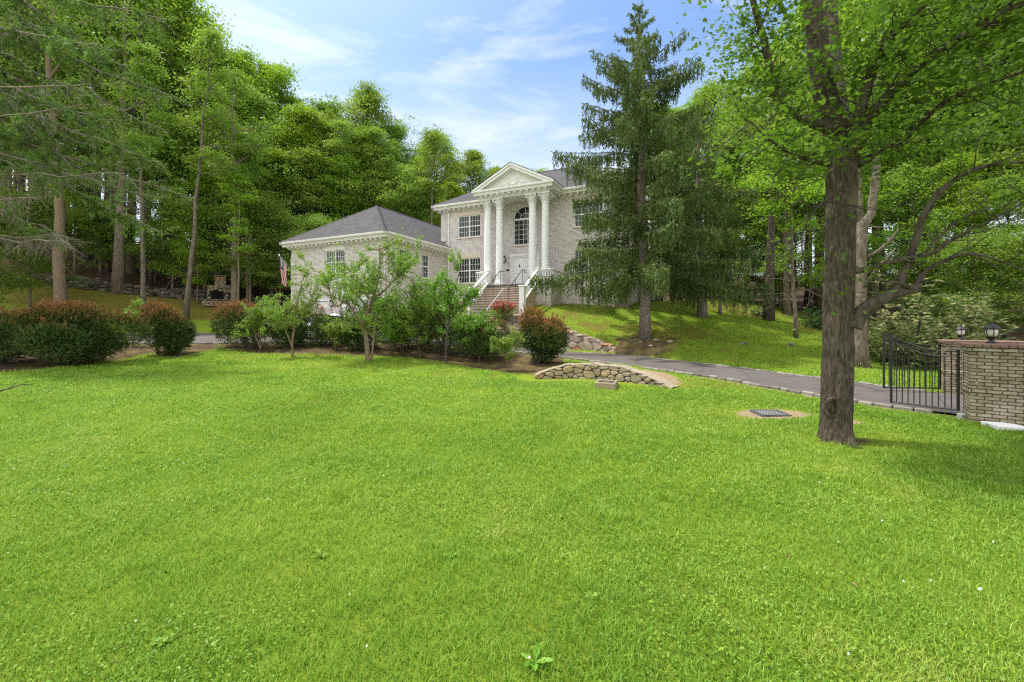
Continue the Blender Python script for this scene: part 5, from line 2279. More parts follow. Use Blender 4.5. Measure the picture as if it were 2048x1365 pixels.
# ------------------------------------------------------------------ car
def car(loc, ang, label):
    o = empty('parked_car', loc, ang)
    tag(o, label, 'car')
    # stations along the length: x, half width, sill, belt height
    st = [(-2.28, .62, .38, .62), (-2.2, .76, .28, .78), (-1.9, .86, .22, .90), (-1.3, .90, .19, .95), (-.4, .91, .19, .95), (.5, .91, .19, .93), (1.15, .90, .19, .90), (1.75, .86, .21, .80), (2.12, .76, .26, .68), (2.25, .60, .34, .58)]
    m = MB()
    rings = []
    for x, hw_, zb, zt_ in st:
        rings.append([(x, -hw_ * .86, zb), (x, -hw_, zb + .12), (x, -hw_ * 1.0, (zb + zt_) * .52), (x, -hw_ * .97, zt_ - .08), (x, -hw_ * .88, zt_),
                      (x, 0, zt_ + .035), (x, hw_ * .88, zt_), (x, hw_ * .97, zt_ - .08), (x, hw_, (zb + zt_) * .52), (x, hw_, zb + .12), (x, hw_ * .86, zb)])
    n = 11
    vs = [p for r in rings for p in r]
    fs = []
    for i in range(len(rings) - 1):
        for k in range(n):
            j = (k + 1) % n
            fs.append((i * n + k, i * n + j, i * n + n + j, i * n + n + k))
    fs += [tuple(range(n)), tuple(range((len(rings) - 1) * n, len(rings) * n))[::-1]]
    m.add(vs, fs)
    body = m.build('body', M['carpaint'], o, True, ang=45)
    # roof and pillars
    m = MB()
    rp = [(-1.35, .70, .97), (-.95, .64, 1.30), (-.4, .62, 1.42), (.2, .62, 1.42), (.55, .64, 1.33), (1.2, .70, .95)]
    for i in range(1, 4):
        a, b = rp[i], rp[i + 1]
        for s in (-1, 1):
            m.add([(a[0], s * a[1], a[2]), (b[0], s * b[1], b[2]), (b[0], s * b[1] * .8, b[2] + .03), (a[0], s * a[1] * .8, a[2] + .03)], [(0, 1, 2, 3)])
        m.add([(a[0], -a[1] * .8, a[2] + .03), (b[0], -b[1] * .8, b[2] + .03), (b[0], b[1] * .8, b[2] + .03), (a[0], a[1] * .8, a[2] + .03)], [(0, 1, 2, 3)])
    for s in (-1, 1):
        for i in (0, 4):
            a, b = rp[i], rp[i + 1]
            m.tube([(a[0], s * (a[1] + .0), a[2] - .02), (b[0], s * b[1], b[2] + .01)], .045, 6)
        m.tube([(-.30, s * .83, .93), (-.28, s * .635, 1.41)], .035, 6)
    m.build('roof', M['carpaint'], o, True, ang=40)
    for s in (-1, 1):
        for xs in (((-1.2, .98), (-.36, .98), (-.34, 1.38), (-.88, 1.29)), ((-.24, .98), (.98, .96), (.5, 1.32), (-.22, 1.39))):
            m = MB()
            m.poly([(x, s * (.83 if z < 1.1 else .64), z) for x, z in xs])
            m.build('side_window', M['carglass'], o)
    for nm, a, b in (('windscreen', rp[5], rp[4]), ('rear_window', rp[0], rp[1])):
        m = MB()
        m.quad((a[0], -a[1], a[2]), (a[0], a[1], a[2]), (b[0], b[1] * .95, b[2] + .01), (b[0], -b[1] * .95, b[2] + .01))
        m.build(nm, M['carglass'], o)
    for x in (-1.4, 1.4):
        for s in (-1, 1):
            m = MB()
            th = [(.20, -.10), (.30, -.105), (.325, -.07), (.325, .07), (.30, .105), (.20, .10)]
            N = 24
            vs = [(x + r * cos(2 * pi * k / N), s * .82 + y, .325 + r * sin(2 * pi * k / N)) for r, y in th for k in range(N)]
            m.add(vs, [(i * N + k, i * N + (k + 1) % N, i * N + N + (k + 1) % N, i * N + N + k) for i in range(5) for k in range(N)])
            wh = m.build('wheel', M['rubber'], o, True, ang=40)
            m = MB()
            for k in range(5):
                q = 2 * pi * k / 5
                m.tube([(x, s * .90, .325), (x + .19 * cos(q), s * .905, .325 + .19 * sin(q))], .028, 5)
            m.add([(x + .2 * cos(2 * pi * k / 20), s * .87, .325 + .2 * sin(2 * pi * k / 20)) for k in range(20)], [tuple(range(20))])
            m.build('rim', M['alloy'], wh)
    for s in (-1, 1):
        m = MB()
        m.rock((2.12, s * .60, .64), (.12, .16, .07), random.Random(1))
        m.build('headlight', M['clearlens'], o)
        m = MB()
        m.rock((-2.2, s * .62, .74), (.07, .14, .07), random.Random(2))
        m.build('tail_light', M['redlens'], o)
        m = MB()
        m.rock((.85, s * 1.0, 1.0), (.09, .10, .07), random.Random(3))
        m.build('wing_mirror', M['carpaint'], o)


cp = gpt(648, 24.6)
car((cp[0], cp[1], cp[2] + .055), HANG + radians(172), 'white saloon car parked before the garage, mostly hidden by shrubs')

# fallen branch on the lawn at the left edge
fb = hit(16, 806)
m = MB()
rg = random.Random(4)
m.tube([(-1.3, .1, .06), (-.6, .02, .05), (-.2, 0, .09), (.12, -.02, .16), (.3, -.03, .21), (.42, -.02, .20)], [.022, .018, .015, .011, .007, .003], 6)
m.tube([(.02, -.01, .13), (.10, .03, .21), (.14, .04, .27)], [.008, .006, .003], 5)
m.tube([(.28, -.03, .20), (.36, .05, .19), (.40, .09, .22)], [.005, .004, .002], 5)
m.tube([(-.35, .01, .07), (-.25, -.12, .10), (-.1, -.2, .09)], [.009, .006, .002], 5)
o = m.build('fallen_branch', M['bark_dark'])
o.location = (fb[0], fb[1], fb[2] + .12)
o.scale = (1.25, 1.25, 1.5)
tag(o, 'bare dark forked branch reaching over the lawn at the left edge', 'branch')
lg = hit(26, 726)
m = MB()
for k in range(6):
    a = rg.uniform(-.6, .6)
    z = .05 + .05 * k
    L = rg.uniform(.3, .6)
    m.tube([(-L * cos(a), -L * sin(a), z), (L * cos(a), L * sin(a), z + rg.uniform(-.03, .1))], rg.uniform(.03, .055), 7)
o = m.build('log_pile', M['deadwood'])
o.location = lg
tag(o, 'small heap of cut dead branches on the soil under the large left yew', 'log pile')
# ------------------------------------------------------------------ vegetation
def unit(a):
    return a / (np.linalg.norm(a, axis=-1, keepdims=True) + 1e-9)


def leaf_quads(C, size, rng, up=.6, aspect=.62, droop=None):
    """one four-cornered leaf at each point of C"""
    n = len(C)
    N = unit(rng.normal(0, 1, (n, 3)) + np.array((0, 0, up)))
    T = unit(np.cross(N, rng.normal(0, 1, (n, 3))))
    if droop is not None:
        T = unit(T + np.array((0, 0, -droop)))
    B = np.cross(N, T)
    s = (size * (.65 + .7 * rng.random(n)))[:, None]
    V = np.empty((n, 4, 3))
    V[:, 0] = C - T * s * .5
    V[:, 1] = C + B * s * aspect * .5 + T * s * .05
    V[:, 2] = C + T * s * .5
    V[:, 3] = C - B * s * aspect * .5 + T * s * .05
    return V.reshape(-1, 3)


def blades(C, D, L, W, rng):
    """narrow four-cornered sprays from C along D"""
    n = len(C)
    D = unit(D)
    B = unit(np.cross(D, rng.normal(0, 1, (n, 3))))
    L = np.broadcast_to(L, n)[:, None]
    W = np.broadcast_to(W, n)[:, None]
    V = np.empty((n, 4, 3))
    V[:, 0] = C
    V[:, 1] = C + D * L * .45 + B * W * .5
    V[:, 2] = C + D * L
    V[:, 3] = C + D * L * .45 - B * W * .5
    return V.reshape(-1, 3)


def limb(rng, p, d, L, n=5, up=.0, wob=.12):
    """a bending limb from p in direction d"""
    pts = [np.array(p, float)]
    d = unit(np.array(d, float))
    for i in range(n):
        d = unit(d + rng.normal(0, wob, 3) + np.array((0, 0, up)))
        pts.append(pts[-1] + d * L / n)
    return pts


def broadleaf(seed, H, R, cb, r0, nprim, per, leaf, fine=1.0, shape='oak', bare=0):
    """trunk mesh and crown leaves of a forest tree, foot at the origin"""
    rng = np.random.default_rng(seed)
    m = MB()
    lean = rng.normal(0, .010, 2)
    n = 10
    tp = []
    for i in range(n + 1):
        u = i / n
        w = rng.normal(0, .0045 * H * (.3 + u), 2) if i else np.zeros(2)
        tp.append(np.array((lean[0] * H * u + w[0], lean[1] * H * u + w[1], H * .96 * u - .3 * (i == 0))))
    tr = [r0 * (1.2 if i == 0 else 1) * (1 - .93 * (i / n) ** .9) + .01 for i in range(n + 1)]
    m.tube(tp, tr, 9)
    T = np.array(tp)
    C = []
    for k in range(nprim):
        f = cb + (.97 - cb) * ((k + rng.random()) / nprim)
        q = f * n
        i = min(int(q), n - 1)
        p = T[i] * (1 - (q - i)) + T[i + 1] * (q - i)
        az = k * 2.4 + rng.normal(0, .5)
        g = (f - cb) / (1 - cb)
        prof = (1 - (2 * g - .75) ** 2 * .62) if shape == 'oak' else (1 - .72 * g)
        L = R * max(.22, prof) * rng.uniform(.5, 1.38)
        el = radians(8 + 58 * g + rng.normal(0, 9))
        pts = limb(rng, p, (cos(az) * cos(el), sin(az) * cos(el), sin(el)), L, 5, .05)
        rr = r0 * .34 * (1 - .6 * g)
        m.tube(pts, [rr * (1 - .85 * j / 5) + .008 for j in range(6)], 5, False)
        for j in range(6):
            u = .3 + .7 * rng.random()
            a = pts[int(u * 4.99)]
            d = unit(pts[-1] - pts[0]) + rng.normal(0, .8, 3) * np.array((1, 1, .45)) + np.array((0, 0, .05))
            s = limb(rng, a, d, L * rng.uniform(.26, .55), 3, .02)
            if fine > .5:
                m.tube(s, [rr * .3, rr * .22, rr * .13, .006], 4, False)
            C.append(s[-1])
            C.append((s[1] + s[2]) / 2)
        C.append(pts[-1])
    for k in range(bare):                          # leafless lower boughs in the shade of the wood
        f = rng.uniform(.12, max(.14, cb))
        p = T[min(int(f * n), n - 1)]
        az = rng.random() * 2 * pi
        pts = limb(rng, (p[0], p[1], f * H), (cos(az), sin(az), .25), rng.uniform(1.2, 3.2), 5, -.02, .25)
        m.tube(pts, [.035, .028, .02, .015, .01, .004], 4, False)
    C = np.array(C)
    sg = np.array((.60, .60, .15)) * (R / 4.5) ** .5
    P = np.repeat(C, per, 0) + rng.normal(0, 1, (len(C) * per, 3)) * sg
    P[:, 2] -= .22 * ((P - np.repeat(C, per, 0))[:, :2] ** 2).sum(1)
    V = leaf_quads(P, leaf, rng, 1.5)
    cl = np.repeat(rng.random(len(C)), per)
    rnd = np.clip(.35 * cl + .65 * rng.random(len(P)), 0, 1)
    return m, V, rnd


PROTO = {}


def proto(key, bark, leafm, name, *a, **k):
    m, V, rnd = broadleaf(*a, **k)
    t = m.build('trunk', M[bark], None, True)
    c = poly_obj('crown', V, 4, M[leafm], None, {'rnd': rnd})
    c.data.name = 'crown_' + key
    for o in (t, c):
        COL.objects.unlink(o)
    PROTO[key] = (t, c, name)


def plant(key, loc, scale, rz, label, group=None, cat='tree', sxy=1.0):
    t, c, name = PROTO[key]
    r = empty(name, loc, rz)
    r.scale = (scale * sxy, scale * sxy, scale)
    tag(r, label, cat, group)
    for o in (t, c):
        q = o.copy()
        COL.objects.link(q)
        q.parent = r
    return r


#      key  bark        leaves     name            seed H   R    cb   r0  nprim per leaf
proto('a', 'bark_oak', 'leaf_a', 'broadleaf_tree', 1, 24, 4.6, .36, .30, 34, 58, .225, bare=8)
proto('b', 'bark_oak', 'leaf_b', 'broadleaf_tree', 2, 24, 4.2, .42, .27, 32, 58, .22, bare=6)
proto('c', 'bark_dark', 'leaf_c', 'broadleaf_tree', 3, 24, 5.0, .30, .32, 34, 56, .23, bare=8)
proto('d', 'bark_pale', 'leaf_a', 'broadleaf_tree', 4, 24, 4.0, .45, .25, 28, 54, .215, bare=10)
proto('e', 'bark_oak', 'leaf_b', 'broadleaf_tree', 5, 18, 4.4, .24, .2, 30, 56, .205, shape='cone')
proto('f', 'bark_dark', 'leaf_a', 'broadleaf_tree', 6, 16, 4.2, .18, .17, 30, 56, .185)
proto('u', 'bark_oak', 'leaf_c', 'understory_tree', 7, 9, 3.4, .22, .10, 24, 50, .155)
proto('v', 'bark_tan', 'leaf_b', 'understory_tree', 8, 8, 2.8, .30, .08, 20, 46, .14)
proto('t', 'bark_dark', 'leaf_c', 'broadleaf_tree', 9, 22, 3.0, .62, .22, 16, 42, .21, bare=12)
proto('w', 'bark_pale', 'leaf_b', 'broadleaf_tree', 10, 20, 2.6, .55, .13, 18, 44, .18, bare=8)

RNG = random.Random(77)


def tree_at(key, px, Y, top_py, label, group=None, sxy=1.0, dx=0):
    H = {'a': 24, 'b': 24, 'c': 24, 'd': 24, 'e': 18, 'f': 16, 'u': 9, 'v': 8, 't': 22, 'w': 20}[key]
    p = gpt(px, Y)
    ztop = EYE + (HY - top_py) / F * Y
    s = max(.25, (ztop - p[2]) / H)
    return plant(key, p, s, RNG.uniform(0, 6.28), label, group, 'tree', sxy)


WG = 'trees of the wood on the left'
sky = [  # key, column, distance, top row, words that single it out
    ('c', -60, 38, -420, 'tall dark tree at the far left of the wood, running out of the picture'),
    ('a', 70, 40, -330, 'very tall oak behind the stone wall near the left edge'),
    ('d', 175, 44, -240, 'tall tree behind the wall just right of the thick pale trunk'),
    ('a', 262, 43, -150, 'tall oak whose crown reaches above the picture left of the open sky'),
    ('b', 345, 44, -25, 'first tree of the wood, from the left, whose top meets the sky'),
    ('a', 410, 46, 42, 'second tree from the left along the wood and sky edge'),
    ('b', 478, 47, 92, 'yellow green crown, third from the left along the sky edge'),
    ('b', 548, 48, 118, 'yellow green rounded crown, fourth from the left along the sky edge'),
    ('e', 604, 46, 205, 'lower yellow green tree filling the notch left of the highest mid wood crown'),
    ('c', 668, 50, 196, 'deep green tree rising behind the left slope of the garage roof'),
    ('a', 738, 51, 166, 'open crowned oak topping the wood above the garage roof peak'),
    ('c', 792, 52, 246, 'dark green tree right of the oak that tops the garage roof peak'),
    ('b', 868, 53, 262, 'bright yellow green crown between the garage roof and the main house'),
    ('a', 945, 54, 290, 'green crown just left of the white pediment'),
    ('e', 990, 57, 330, 'low green tree showing its top at the left pediment slope'),
    ('f', 1042, 52, 336, 'treetop peeping over the tip of the pediment'),
    ('f', 1082, 60, 342, 'small treetop just above the main roof ridge'),
]
for k, px, Y, ty, lb in sky:
    tree_at(k, px, Y, ty, lb, WG)
mid = [
    ('f', 470, 41, 250, 'mid height leafy tree in front of the wood above the fireplace'),
    ('e', 545, 42, 290, 'mid height tree with layered boughs behind the flag'),
    ('f', 620, 43, 300, 'mid height green tree just left of the garage roof peak'),
    ('e', 690, 45, 305, 'bright layered green tree behind the garage roof ridge'),
    ('f', 800, 46, 330, 'dark mid height tree behind the garage roof right slope'),
    ('e', 905, 47, 360, 'mid height tree behind the junction of garage and main roof'),
    ('f', 385, 43, 240, 'mid height leafy tree behind the leaning thin trunk'),
    ('u', 500, 37.5, 395, 'broad understory tree overhanging the outdoor fireplace'),
    ('u', 440, 40.5, 420, 'small understory tree left above the fireplace chimney'),
    ('u', 560, 39, 430, 'understory tree with drooping boughs just behind the flag pole'),
    ('v', 310, 42, 440, 'small yellow green understory tree behind the dry stone wall'),
    ('u', 60, 34, 395, 'dark understory tree at the left edge before the stone wall'),
    ('u', -30, 30, 420, 'dark leafy low tree cut off by the left edge of the picture'),
    ('f', 80, 39, 180, 'leafy mid height tree behind the left end of the stone wall'),
    ('f', 215, 42, 200, 'leafy mid height tree between the two thickest left trunks'),
    ('u', 640, 40, 440, 'low tree hidden behind the left garage eave'),
    ('e', 150, 40, 300, 'leafy low tree just right of the thick tan trunk'),
    ('f', 300, 41, 260, 'leafy mid height tree behind the slender straight trunk'),
    ('e', 440, 43, 170, 'tall layered tree behind the fireplace, above the broad understory tree'),
    ('f', 520, 45, 190, 'mid height tree above and left of the flag'),
    ('e', 585, 44, 240, 'layered tree above the left end of the garage eave'),
    ('f', 655, 47, 240, 'full leafy tree over the left garage roof slope'),
    ('e', 730, 48, 250, 'mid height layered tree straight behind the garage roof peak'),
    ('f', 770, 49, 290, 'leafy tree just right of the garage roof peak'),
    ('e', 840, 50, 310, 'layered tree behind the lower garage ridge'),
    ('f', 910, 52, 325, 'leafy tree over the left hip of the main roof'),
    ('v', 395, 38.5, 450, 'small leafy tree overhanging the wall left of the fireplace'),
    ('u', 345, 40.5, 400, 'dark bushy understory tree right of the slender straight trunk'),
    ('u', 200, 41, 430, 'dark understory tree at the wall between the thick trunks'),
    ('u', 605, 37.5, 470, 'low leafy tree touching the garage left corner'),
]
for k, px, Y, ty, lb in mid:
    tree_at(k, px, Y, ty, lb, WG)
# deep rows of the wood, alike and only seen between the others
BACK = 'trees deep in the left wood'
for r_, (Y0, n_, top0) in enumerate(((60, 19, .62), (72, 19, .58), (86, 18, .52))):
    for i in range(n_):
        px = -120 + (i + RNG.uniform(.1, .9)) * 1150 / n_
        edge = np.interp(px, [-120, 300, 360, 430, 600, 740, 800, 870, 960, 1005, 1100], [-300, -60, 40, 130, 215, 225, 290, 310, 335, 365, 385])
        tree_at(RNG.choice('acdbt'), px, Y0 + RNG.uniform(-4, 4), edge + RNG.uniform(20, 90) + r_ * 14, 'leafy tree deep in the wood, glimpsed between the nearer trunks', BACK, 1.1)

# trunks that stand out in the wood and on the lawn hill
def standing(px, Y, wpx, top, label, bark, key='t', lean=0.0, name='broadleaf_tree', leafm='leaf_c', R=2.6, cb=.5, seed=0, per=34, nprim=14, group=None):
    p = gpt(px, Y)
    H = EYE + (HY - top) / F * Y - p[2]
    r = wpx / F * Y / 2 * .84
    m, V, rnd = broadleaf(seed + 100, H, R, cb, r, nprim, int(per * 1.25), .175, bare=4)
    o = empty(name, p)
    o.rotation_euler = (0, radians(lean), RNG.uniform(-.2, .2))
    tag(o, label, 'tree', group)
    m.build('trunk', M[bark], o, True)
    poly_obj('crown', V, 4, M[leafm], o, {'rnd': rnd})


standing(121, 31.0, 26, -160, 'tree with a thick smooth pale brown trunk in front of the stone wall', 'bark_tan', seed=1, R=4.2, cb=.40, per=44)
standing(236, 38.5, 24, -120, 'tree with a thick grey trunk rising at the stone wall behind the bright sapling', 'bark_oak', seed=2, R=4.2, cb=.42)
standing(287, 33.5, 11, 60, 'tree with slender straight pale trunk on the lawn behind the bright sapling', 'bark_pale', seed=3, R=2.0, cb=.52, leafm='leaf_a')
standing(372, 34.0, 12, 30, 'thin pale trunk leaning right, on the lawn left of the fireplace', 'bark_pale', seed=4, lean=4.5, R=2.2, cb=.48, leafm='leaf_a')
standing(468, 36.5, 17, 120, 'stout tree with flared brown trunk right of the fireplace hearth', 'bark_oak', seed=5, R=3, cb=.4)
standing(476, 34.5, 4.5, 330, 'very thin young tree between the fireplace and the low wall', 'bark_tan', seed=6, R=1.4, cb=.45, per=20, nprim=10, leafm='leaf_b')
standing(495, 37.5, 7, 260, 'thin brown trunk standing by the low tan block wall', 'bark_tan', seed=7, R=1.8, cb=.5, per=24)
standing(407, 40.5, 6, 210, 'thin leaning reddish trunk just left of the fireplace chimney', 'bark_tan', seed=8, lean=6, R=1.8, cb=.5, per=24)
standing(862, 44, 9, 250, 'tree with bare forked pale trunk rising beside the main house corner', 'bark_pale', seed=9, R=2.4, cb=.62, leafm='leaf_a')
standing(752, 46, 10, 240, 'tree with tall dark straight stem above the garage roof peak', 'bark_dark', seed=10, R=2.4, cb=.55, leafm='leaf_a')
standing(688, 45, 6, 230, 'tree with slim pale stem above the left garage roof slope', 'bark_pale', seed=11, R=2.0, cb=.55, leafm='leaf_a')
for i, (px, Y, w_) in enumerate(((30, 44, 9), (76, 47, 12), (158, 46, 14), (196, 50, 10), (262, 47, 9), (298, 45, 8), (330, 50, 10), (350, 46, 12), (430, 52, 9), (20, 52, 10), (110, 55, 10), (225, 56, 9))):
    tree_at('t', px, Y, RNG.uniform(60, 160), 'dark straight bare trunk in the shade behind the dry stone wall', 'dark trunks in the left wood', .9)

# ------------------------------------------------------------------ right side wood
RGp = 'trees of the wood on the right'
right = [
    ('a', 1345, 42, 205, 'green tree rising just right behind the spruce'),
    ('b', 1410, 34, 168, 'yellow green crown right of the spruce against the sky'),
    ('a', 1475, 31, 188, 'light green crown left of the big furrowed trunk'),
    ('e', 1440, 30, 330, 'lower leafy tree filling the gap right of the spruce'),
    ('b', 1545, 33, 90, 'tall yellow green tree directly behind the leaves of the nearest tree'),
    ('a', 1640, 30, -40, 'tall leafy tree behind the furrowed trunk'),
    ('b', 1750, 28, -80, 'tall bright tree above the rhododendron'),
    ('c', 1850, 27, -100, 'tall dark tree over the far gate pier'),
    ('a', 1960, 25, -180, 'tall tree above the nearer pier lantern'),
    ('c', 2080, 24, -200, 'tall dark tree beyond the right edge of the gate pier'),
    ('f', 1590, 27, 330, 'mid height leafy tree left behind the furrowed trunk'),
    ('e', 1700, 25, 290, 'mid height bright tree right behind the furrowed trunk'),
    ('f', 1810, 24, 330, 'mid height tree behind the rhododendron'),
    ('e', 1920, 22, 300, 'mid height layered tree above the lanterns'),
    ('c', 2010, 20, 340, 'dark low boughed tree behind the nearer gate pier'),
    ('u', 1560, 29, 500, 'small dark understory tree on the wooded bank'),
    ('u', 1690, 27, 510, 'small understory tree right behind the furrowed trunk low down'),
    ('v', 1495, 32, 520, 'small bright sapling at the top of the grass bank'),
    ('u', 1840, 22, 500, 'dark understory tree in the shade behind the far pier'),
    ('u', 1950, 19.5, 480, 'dark understory tree in the shade between the two lanterns'),
    ('u', 2060, 18, 470, 'dark understory tree at the right edge behind the near pier'),
    ('u', 1420, 36, 520, 'dark understory tree behind the bins and bank crest'),
    ('u', 1360, 40, 515, 'dark understory tree behind the spruce at the house corner'),
]
for k, px, Y, ty, lb in right:
    tree_at(k, px, Y, ty, lb, RGp)
for r_, (Y0, n_) in enumerate(((42, 9), (54, 10))):
    for i in range(n_):
        px = 1310 + (i + RNG.uniform(.1, .9)) * 900 / n_
        tree_at(RNG.choice('acbtc'), px, Y0 + RNG.uniform(-3, 3), np.interp(px, [1310, 1400, 1500, 1700, 2200], [330, 250, 240, 60, -40]) + RNG.uniform(0, 60), 'leafy tree deep in the right hand wood behind the nearer trees', 'trees deep in the right wood', 1.1)
for r_ in range(16):
    px, Y = 1330 + r_ * 48 + RNG.uniform(-12, 12), RNG.uniform(33, 44) - r_ * .55
    tree_at('u' if r_ % 3 else 't', px, Y, RNG.uniform(450, 520) if r_ % 3 else 200, 'shaded low tree filling the dark wood floor on the right', 'undergrowth trees in the right wood', 1.3)

standing(1440, 25.2, 8, 480, 'thin dark bare stem standing alone on the grass bank right of the spruce', 'bark_spruce', seed=20, R=.9, cb=.6, per=10, nprim=6, leafm='needle_spruce')
standing(1537, 24.6, 24, 120, 'tree with dark stout trunk, bark stripped at its foot, on the bank', 'bark_dark', seed=21, R=3.4, cb=.45, leafm='leaf_a', lean=1)
standing(1575, 26.8, 15, 190, 'tree with grey trunk close behind the thin leaning one on the bank', 'bark_oak', seed=22, R=3, cb=.5, leafm='leaf_b')
standing(1592, 20.8, 9, 240, 'tree with thin pale trunk leaning slightly left at the front of the bank', 'bark_pale', seed=23, R=2.0, cb=.52, leafm='leaf_b', lean=-2.5, per=26)
standing(1494, 31, 5, 300, 'slim white stemmed tree at the crest of the bank', 'bark_pale', seed=24, R=1.3, cb=.6, per=18, nprim=10, leafm='leaf_b')
standing(1564, 27.5, 5, 300, 'slim crooked white stem between the two bank trunks', 'bark_pale', seed=25, R=1.3, cb=.6, per=18, nprim=10, leafm='leaf_b', lean=-1)
standing(1462, 34, 9, 250, 'brown trunk at the shaded crest right of the spruce', 'bark_oak', seed=26, R=2, cb=.55)

# mottled pale tree behind the furrowed trunk, with bare side limbs
p = gpt(1722, 15.6)
o = empty('broadleaf_tree', p)
tag(o, 'tree with mottled pale grey trunk and bare broken side limbs behind the furrowed trunk', 'tree')
rng = np.random.default_rng(5)
Q = lambda px, py, Y: tuple(at(px, py, Y) - p)
m = MB()
m.tube([(0, 0, -.3), Q(1720, 700, 15.6), Q(1718, 600, 15.6), Q(1720, 500, 15.6), Q(1724, 450, 15.6), Q(1742, 428, 15.5), Q(1750, 370, 15.4), Q(1756, 300, 15.3), Q(1750, 200, 15.2), Q(1760, 60, 15)],
       [.34, .26, .215, .20, .19, .14, .13, .115, .09, .03], 12)
m.tube([Q(1722, 455, 15.6), Q(1718, 400, 15.7), Q(1716, 330, 15.8), Q(1700, 220, 16), Q(1690, 120, 16)], [.12, .10, .08, .05, .02], 8)
m.tube([Q(1730, 518, 15.5), Q(1760, 500, 15.2), Q(1785, 475, 15), Q(1797, 458, 14.9)], [.07, .06, .045, .02], 7)
m.tube([Q(1728, 575, 15.4), Q(1760, 530, 15), Q(1780, 510, 14.8), Q(1792, 496, 14.7)], [.06, .05, .04, .015], 7)
m.tube([Q(1732, 452, 15.5), Q(1755, 455, 15.3), Q(1777, 456, 15.2)], [.04, .03, .01], 6)
m.build('trunk', M['bark_pale'], o, True)
C = np.array([Q(rng.uniform(1640, 1860), rng.uniform(-40, 300), rng.uniform(13.5, 17.5)) for _ in range(130)])
P = np.repeat(C, 46, 0) + rng.normal(0, 1, (130 * 46, 3)) * np.array((.4, .4, .18))
poly_obj('crown', leaf_quads(P, .13, rng, .8), 4, M['leaf_b'], o, {'rnd': rng.random(len(P))})

# ------------------------------------------------------------------ the near furrowed tree
p = TREE.copy()
near = empty('maple_tree', p)
tag(near, 'big near maple with deeply furrowed grey trunk and long low right limbs', 'tree')
Q = lambda px, py, Y: at(px, py, Y) - p
rg = random.Random(9)
m = MB()
tp = [Q(1675, 925, 7.1), Q(1675, 884, 7.1), Q(1674, 860, 7.1), Q(1674, 800, 7.1), Q(1676, 700, 7.1), Q(1677, 600, 7.1), Q(1680, 500, 7.1), Q(1683, 400, 7.1), Q(1684, 320, 7.1), Q(1672, 262, 7.1), Q(1650, 190, 7.1), Q(1636, 100, 7.1), Q(1624, 0, 7.1), Q(1616, -110, 7.1), Q(1600, -300, 7.1), Q(1590, -520, 7.1)]
tr = [.29, .25, .222, .212, .206, .205, .206, .212, .208, .175, .158, .150, .138, .118, .085, .03]
# a ridged trunk: many sides, uneven furrows that run up the bark
fine_p, fine_r = [], []
TP = np.array(tp)
for i in range(len(tp) - 1):
    k = 22 if i < 9 else 9
    for j in range(k):
        u = j / k
        fine_p.append(TP[i] * (1 - u) + TP[i + 1] * u)
        fine_r.append(tr[i] * (1 - u) + tr[i + 1] * u)
fine_p.append(TP[-1])
fine_r.append(tr[-1])
NSd = 150
b0 = len(m.v)
tab = np.random.default_rng(6).random((20, 400))
tab2 = np.random.default_rng(7).random((46, 400))


def ridged(tb, q, z):
    n_ = tb.shape[0]
    x = q / (2 * pi) * n_
    i, j = int(x) % n_, int(z)
    fx, fz = x - int(x), z - int(z)
    fx, fz = fx * fx * (3 - 2 * fx), fz * fz * (3 - 2 * fz)
    v = (tb[i, j] * (1 - fx) + tb[(i + 1) % n_, j] * fx) * (1 - fz) + (tb[i, j + 1] * (1 - fx) + tb[(i + 1) % n_, j + 1] * fx) * fz
    return 1 - abs(2 * v - 1)


zf = 0.0
for i, (c, r) in enumerate(zip(fine_p, fine_r)):
    zf = max(0, c[2] + .1)
    for k in range(NSd):
        q = 2 * pi * k / NSd
        tw_ = q + .25 * sin(zf * .6)
        tw_ %= 2 * pi
        g = .115 * (ridged(tab, tw_, zf * 2.6) - .55) + .055 * (ridged(tab2, tw_, zf * 5.5) - .5) + .03 * sin(2 * q + zf * 1.7)
        g += .30 * math.exp(-max(0, c[2]) / .16) * (.35 + .65 * max(0, sin(4 * q + .6))) + .05 * sin(3 * q + .4) * math.exp(-zf / 1.2)
        m.v.append((c[0] + r * (1 + g) * cos(q), c[1] + r * (1 + g) * sin(q), c[2]))
for i in range(len(fine_p) - 1):
    for k in range(NSd):
        j = (k + 1) % NSd
        m.f.append([b0 + i * NSd + k, b0 + i * NSd + j, b0 + i * NSd + NSd + j, b0 + i * NSd + NSd + k])
        m.r.append(.5)
        m.mi.append(0)
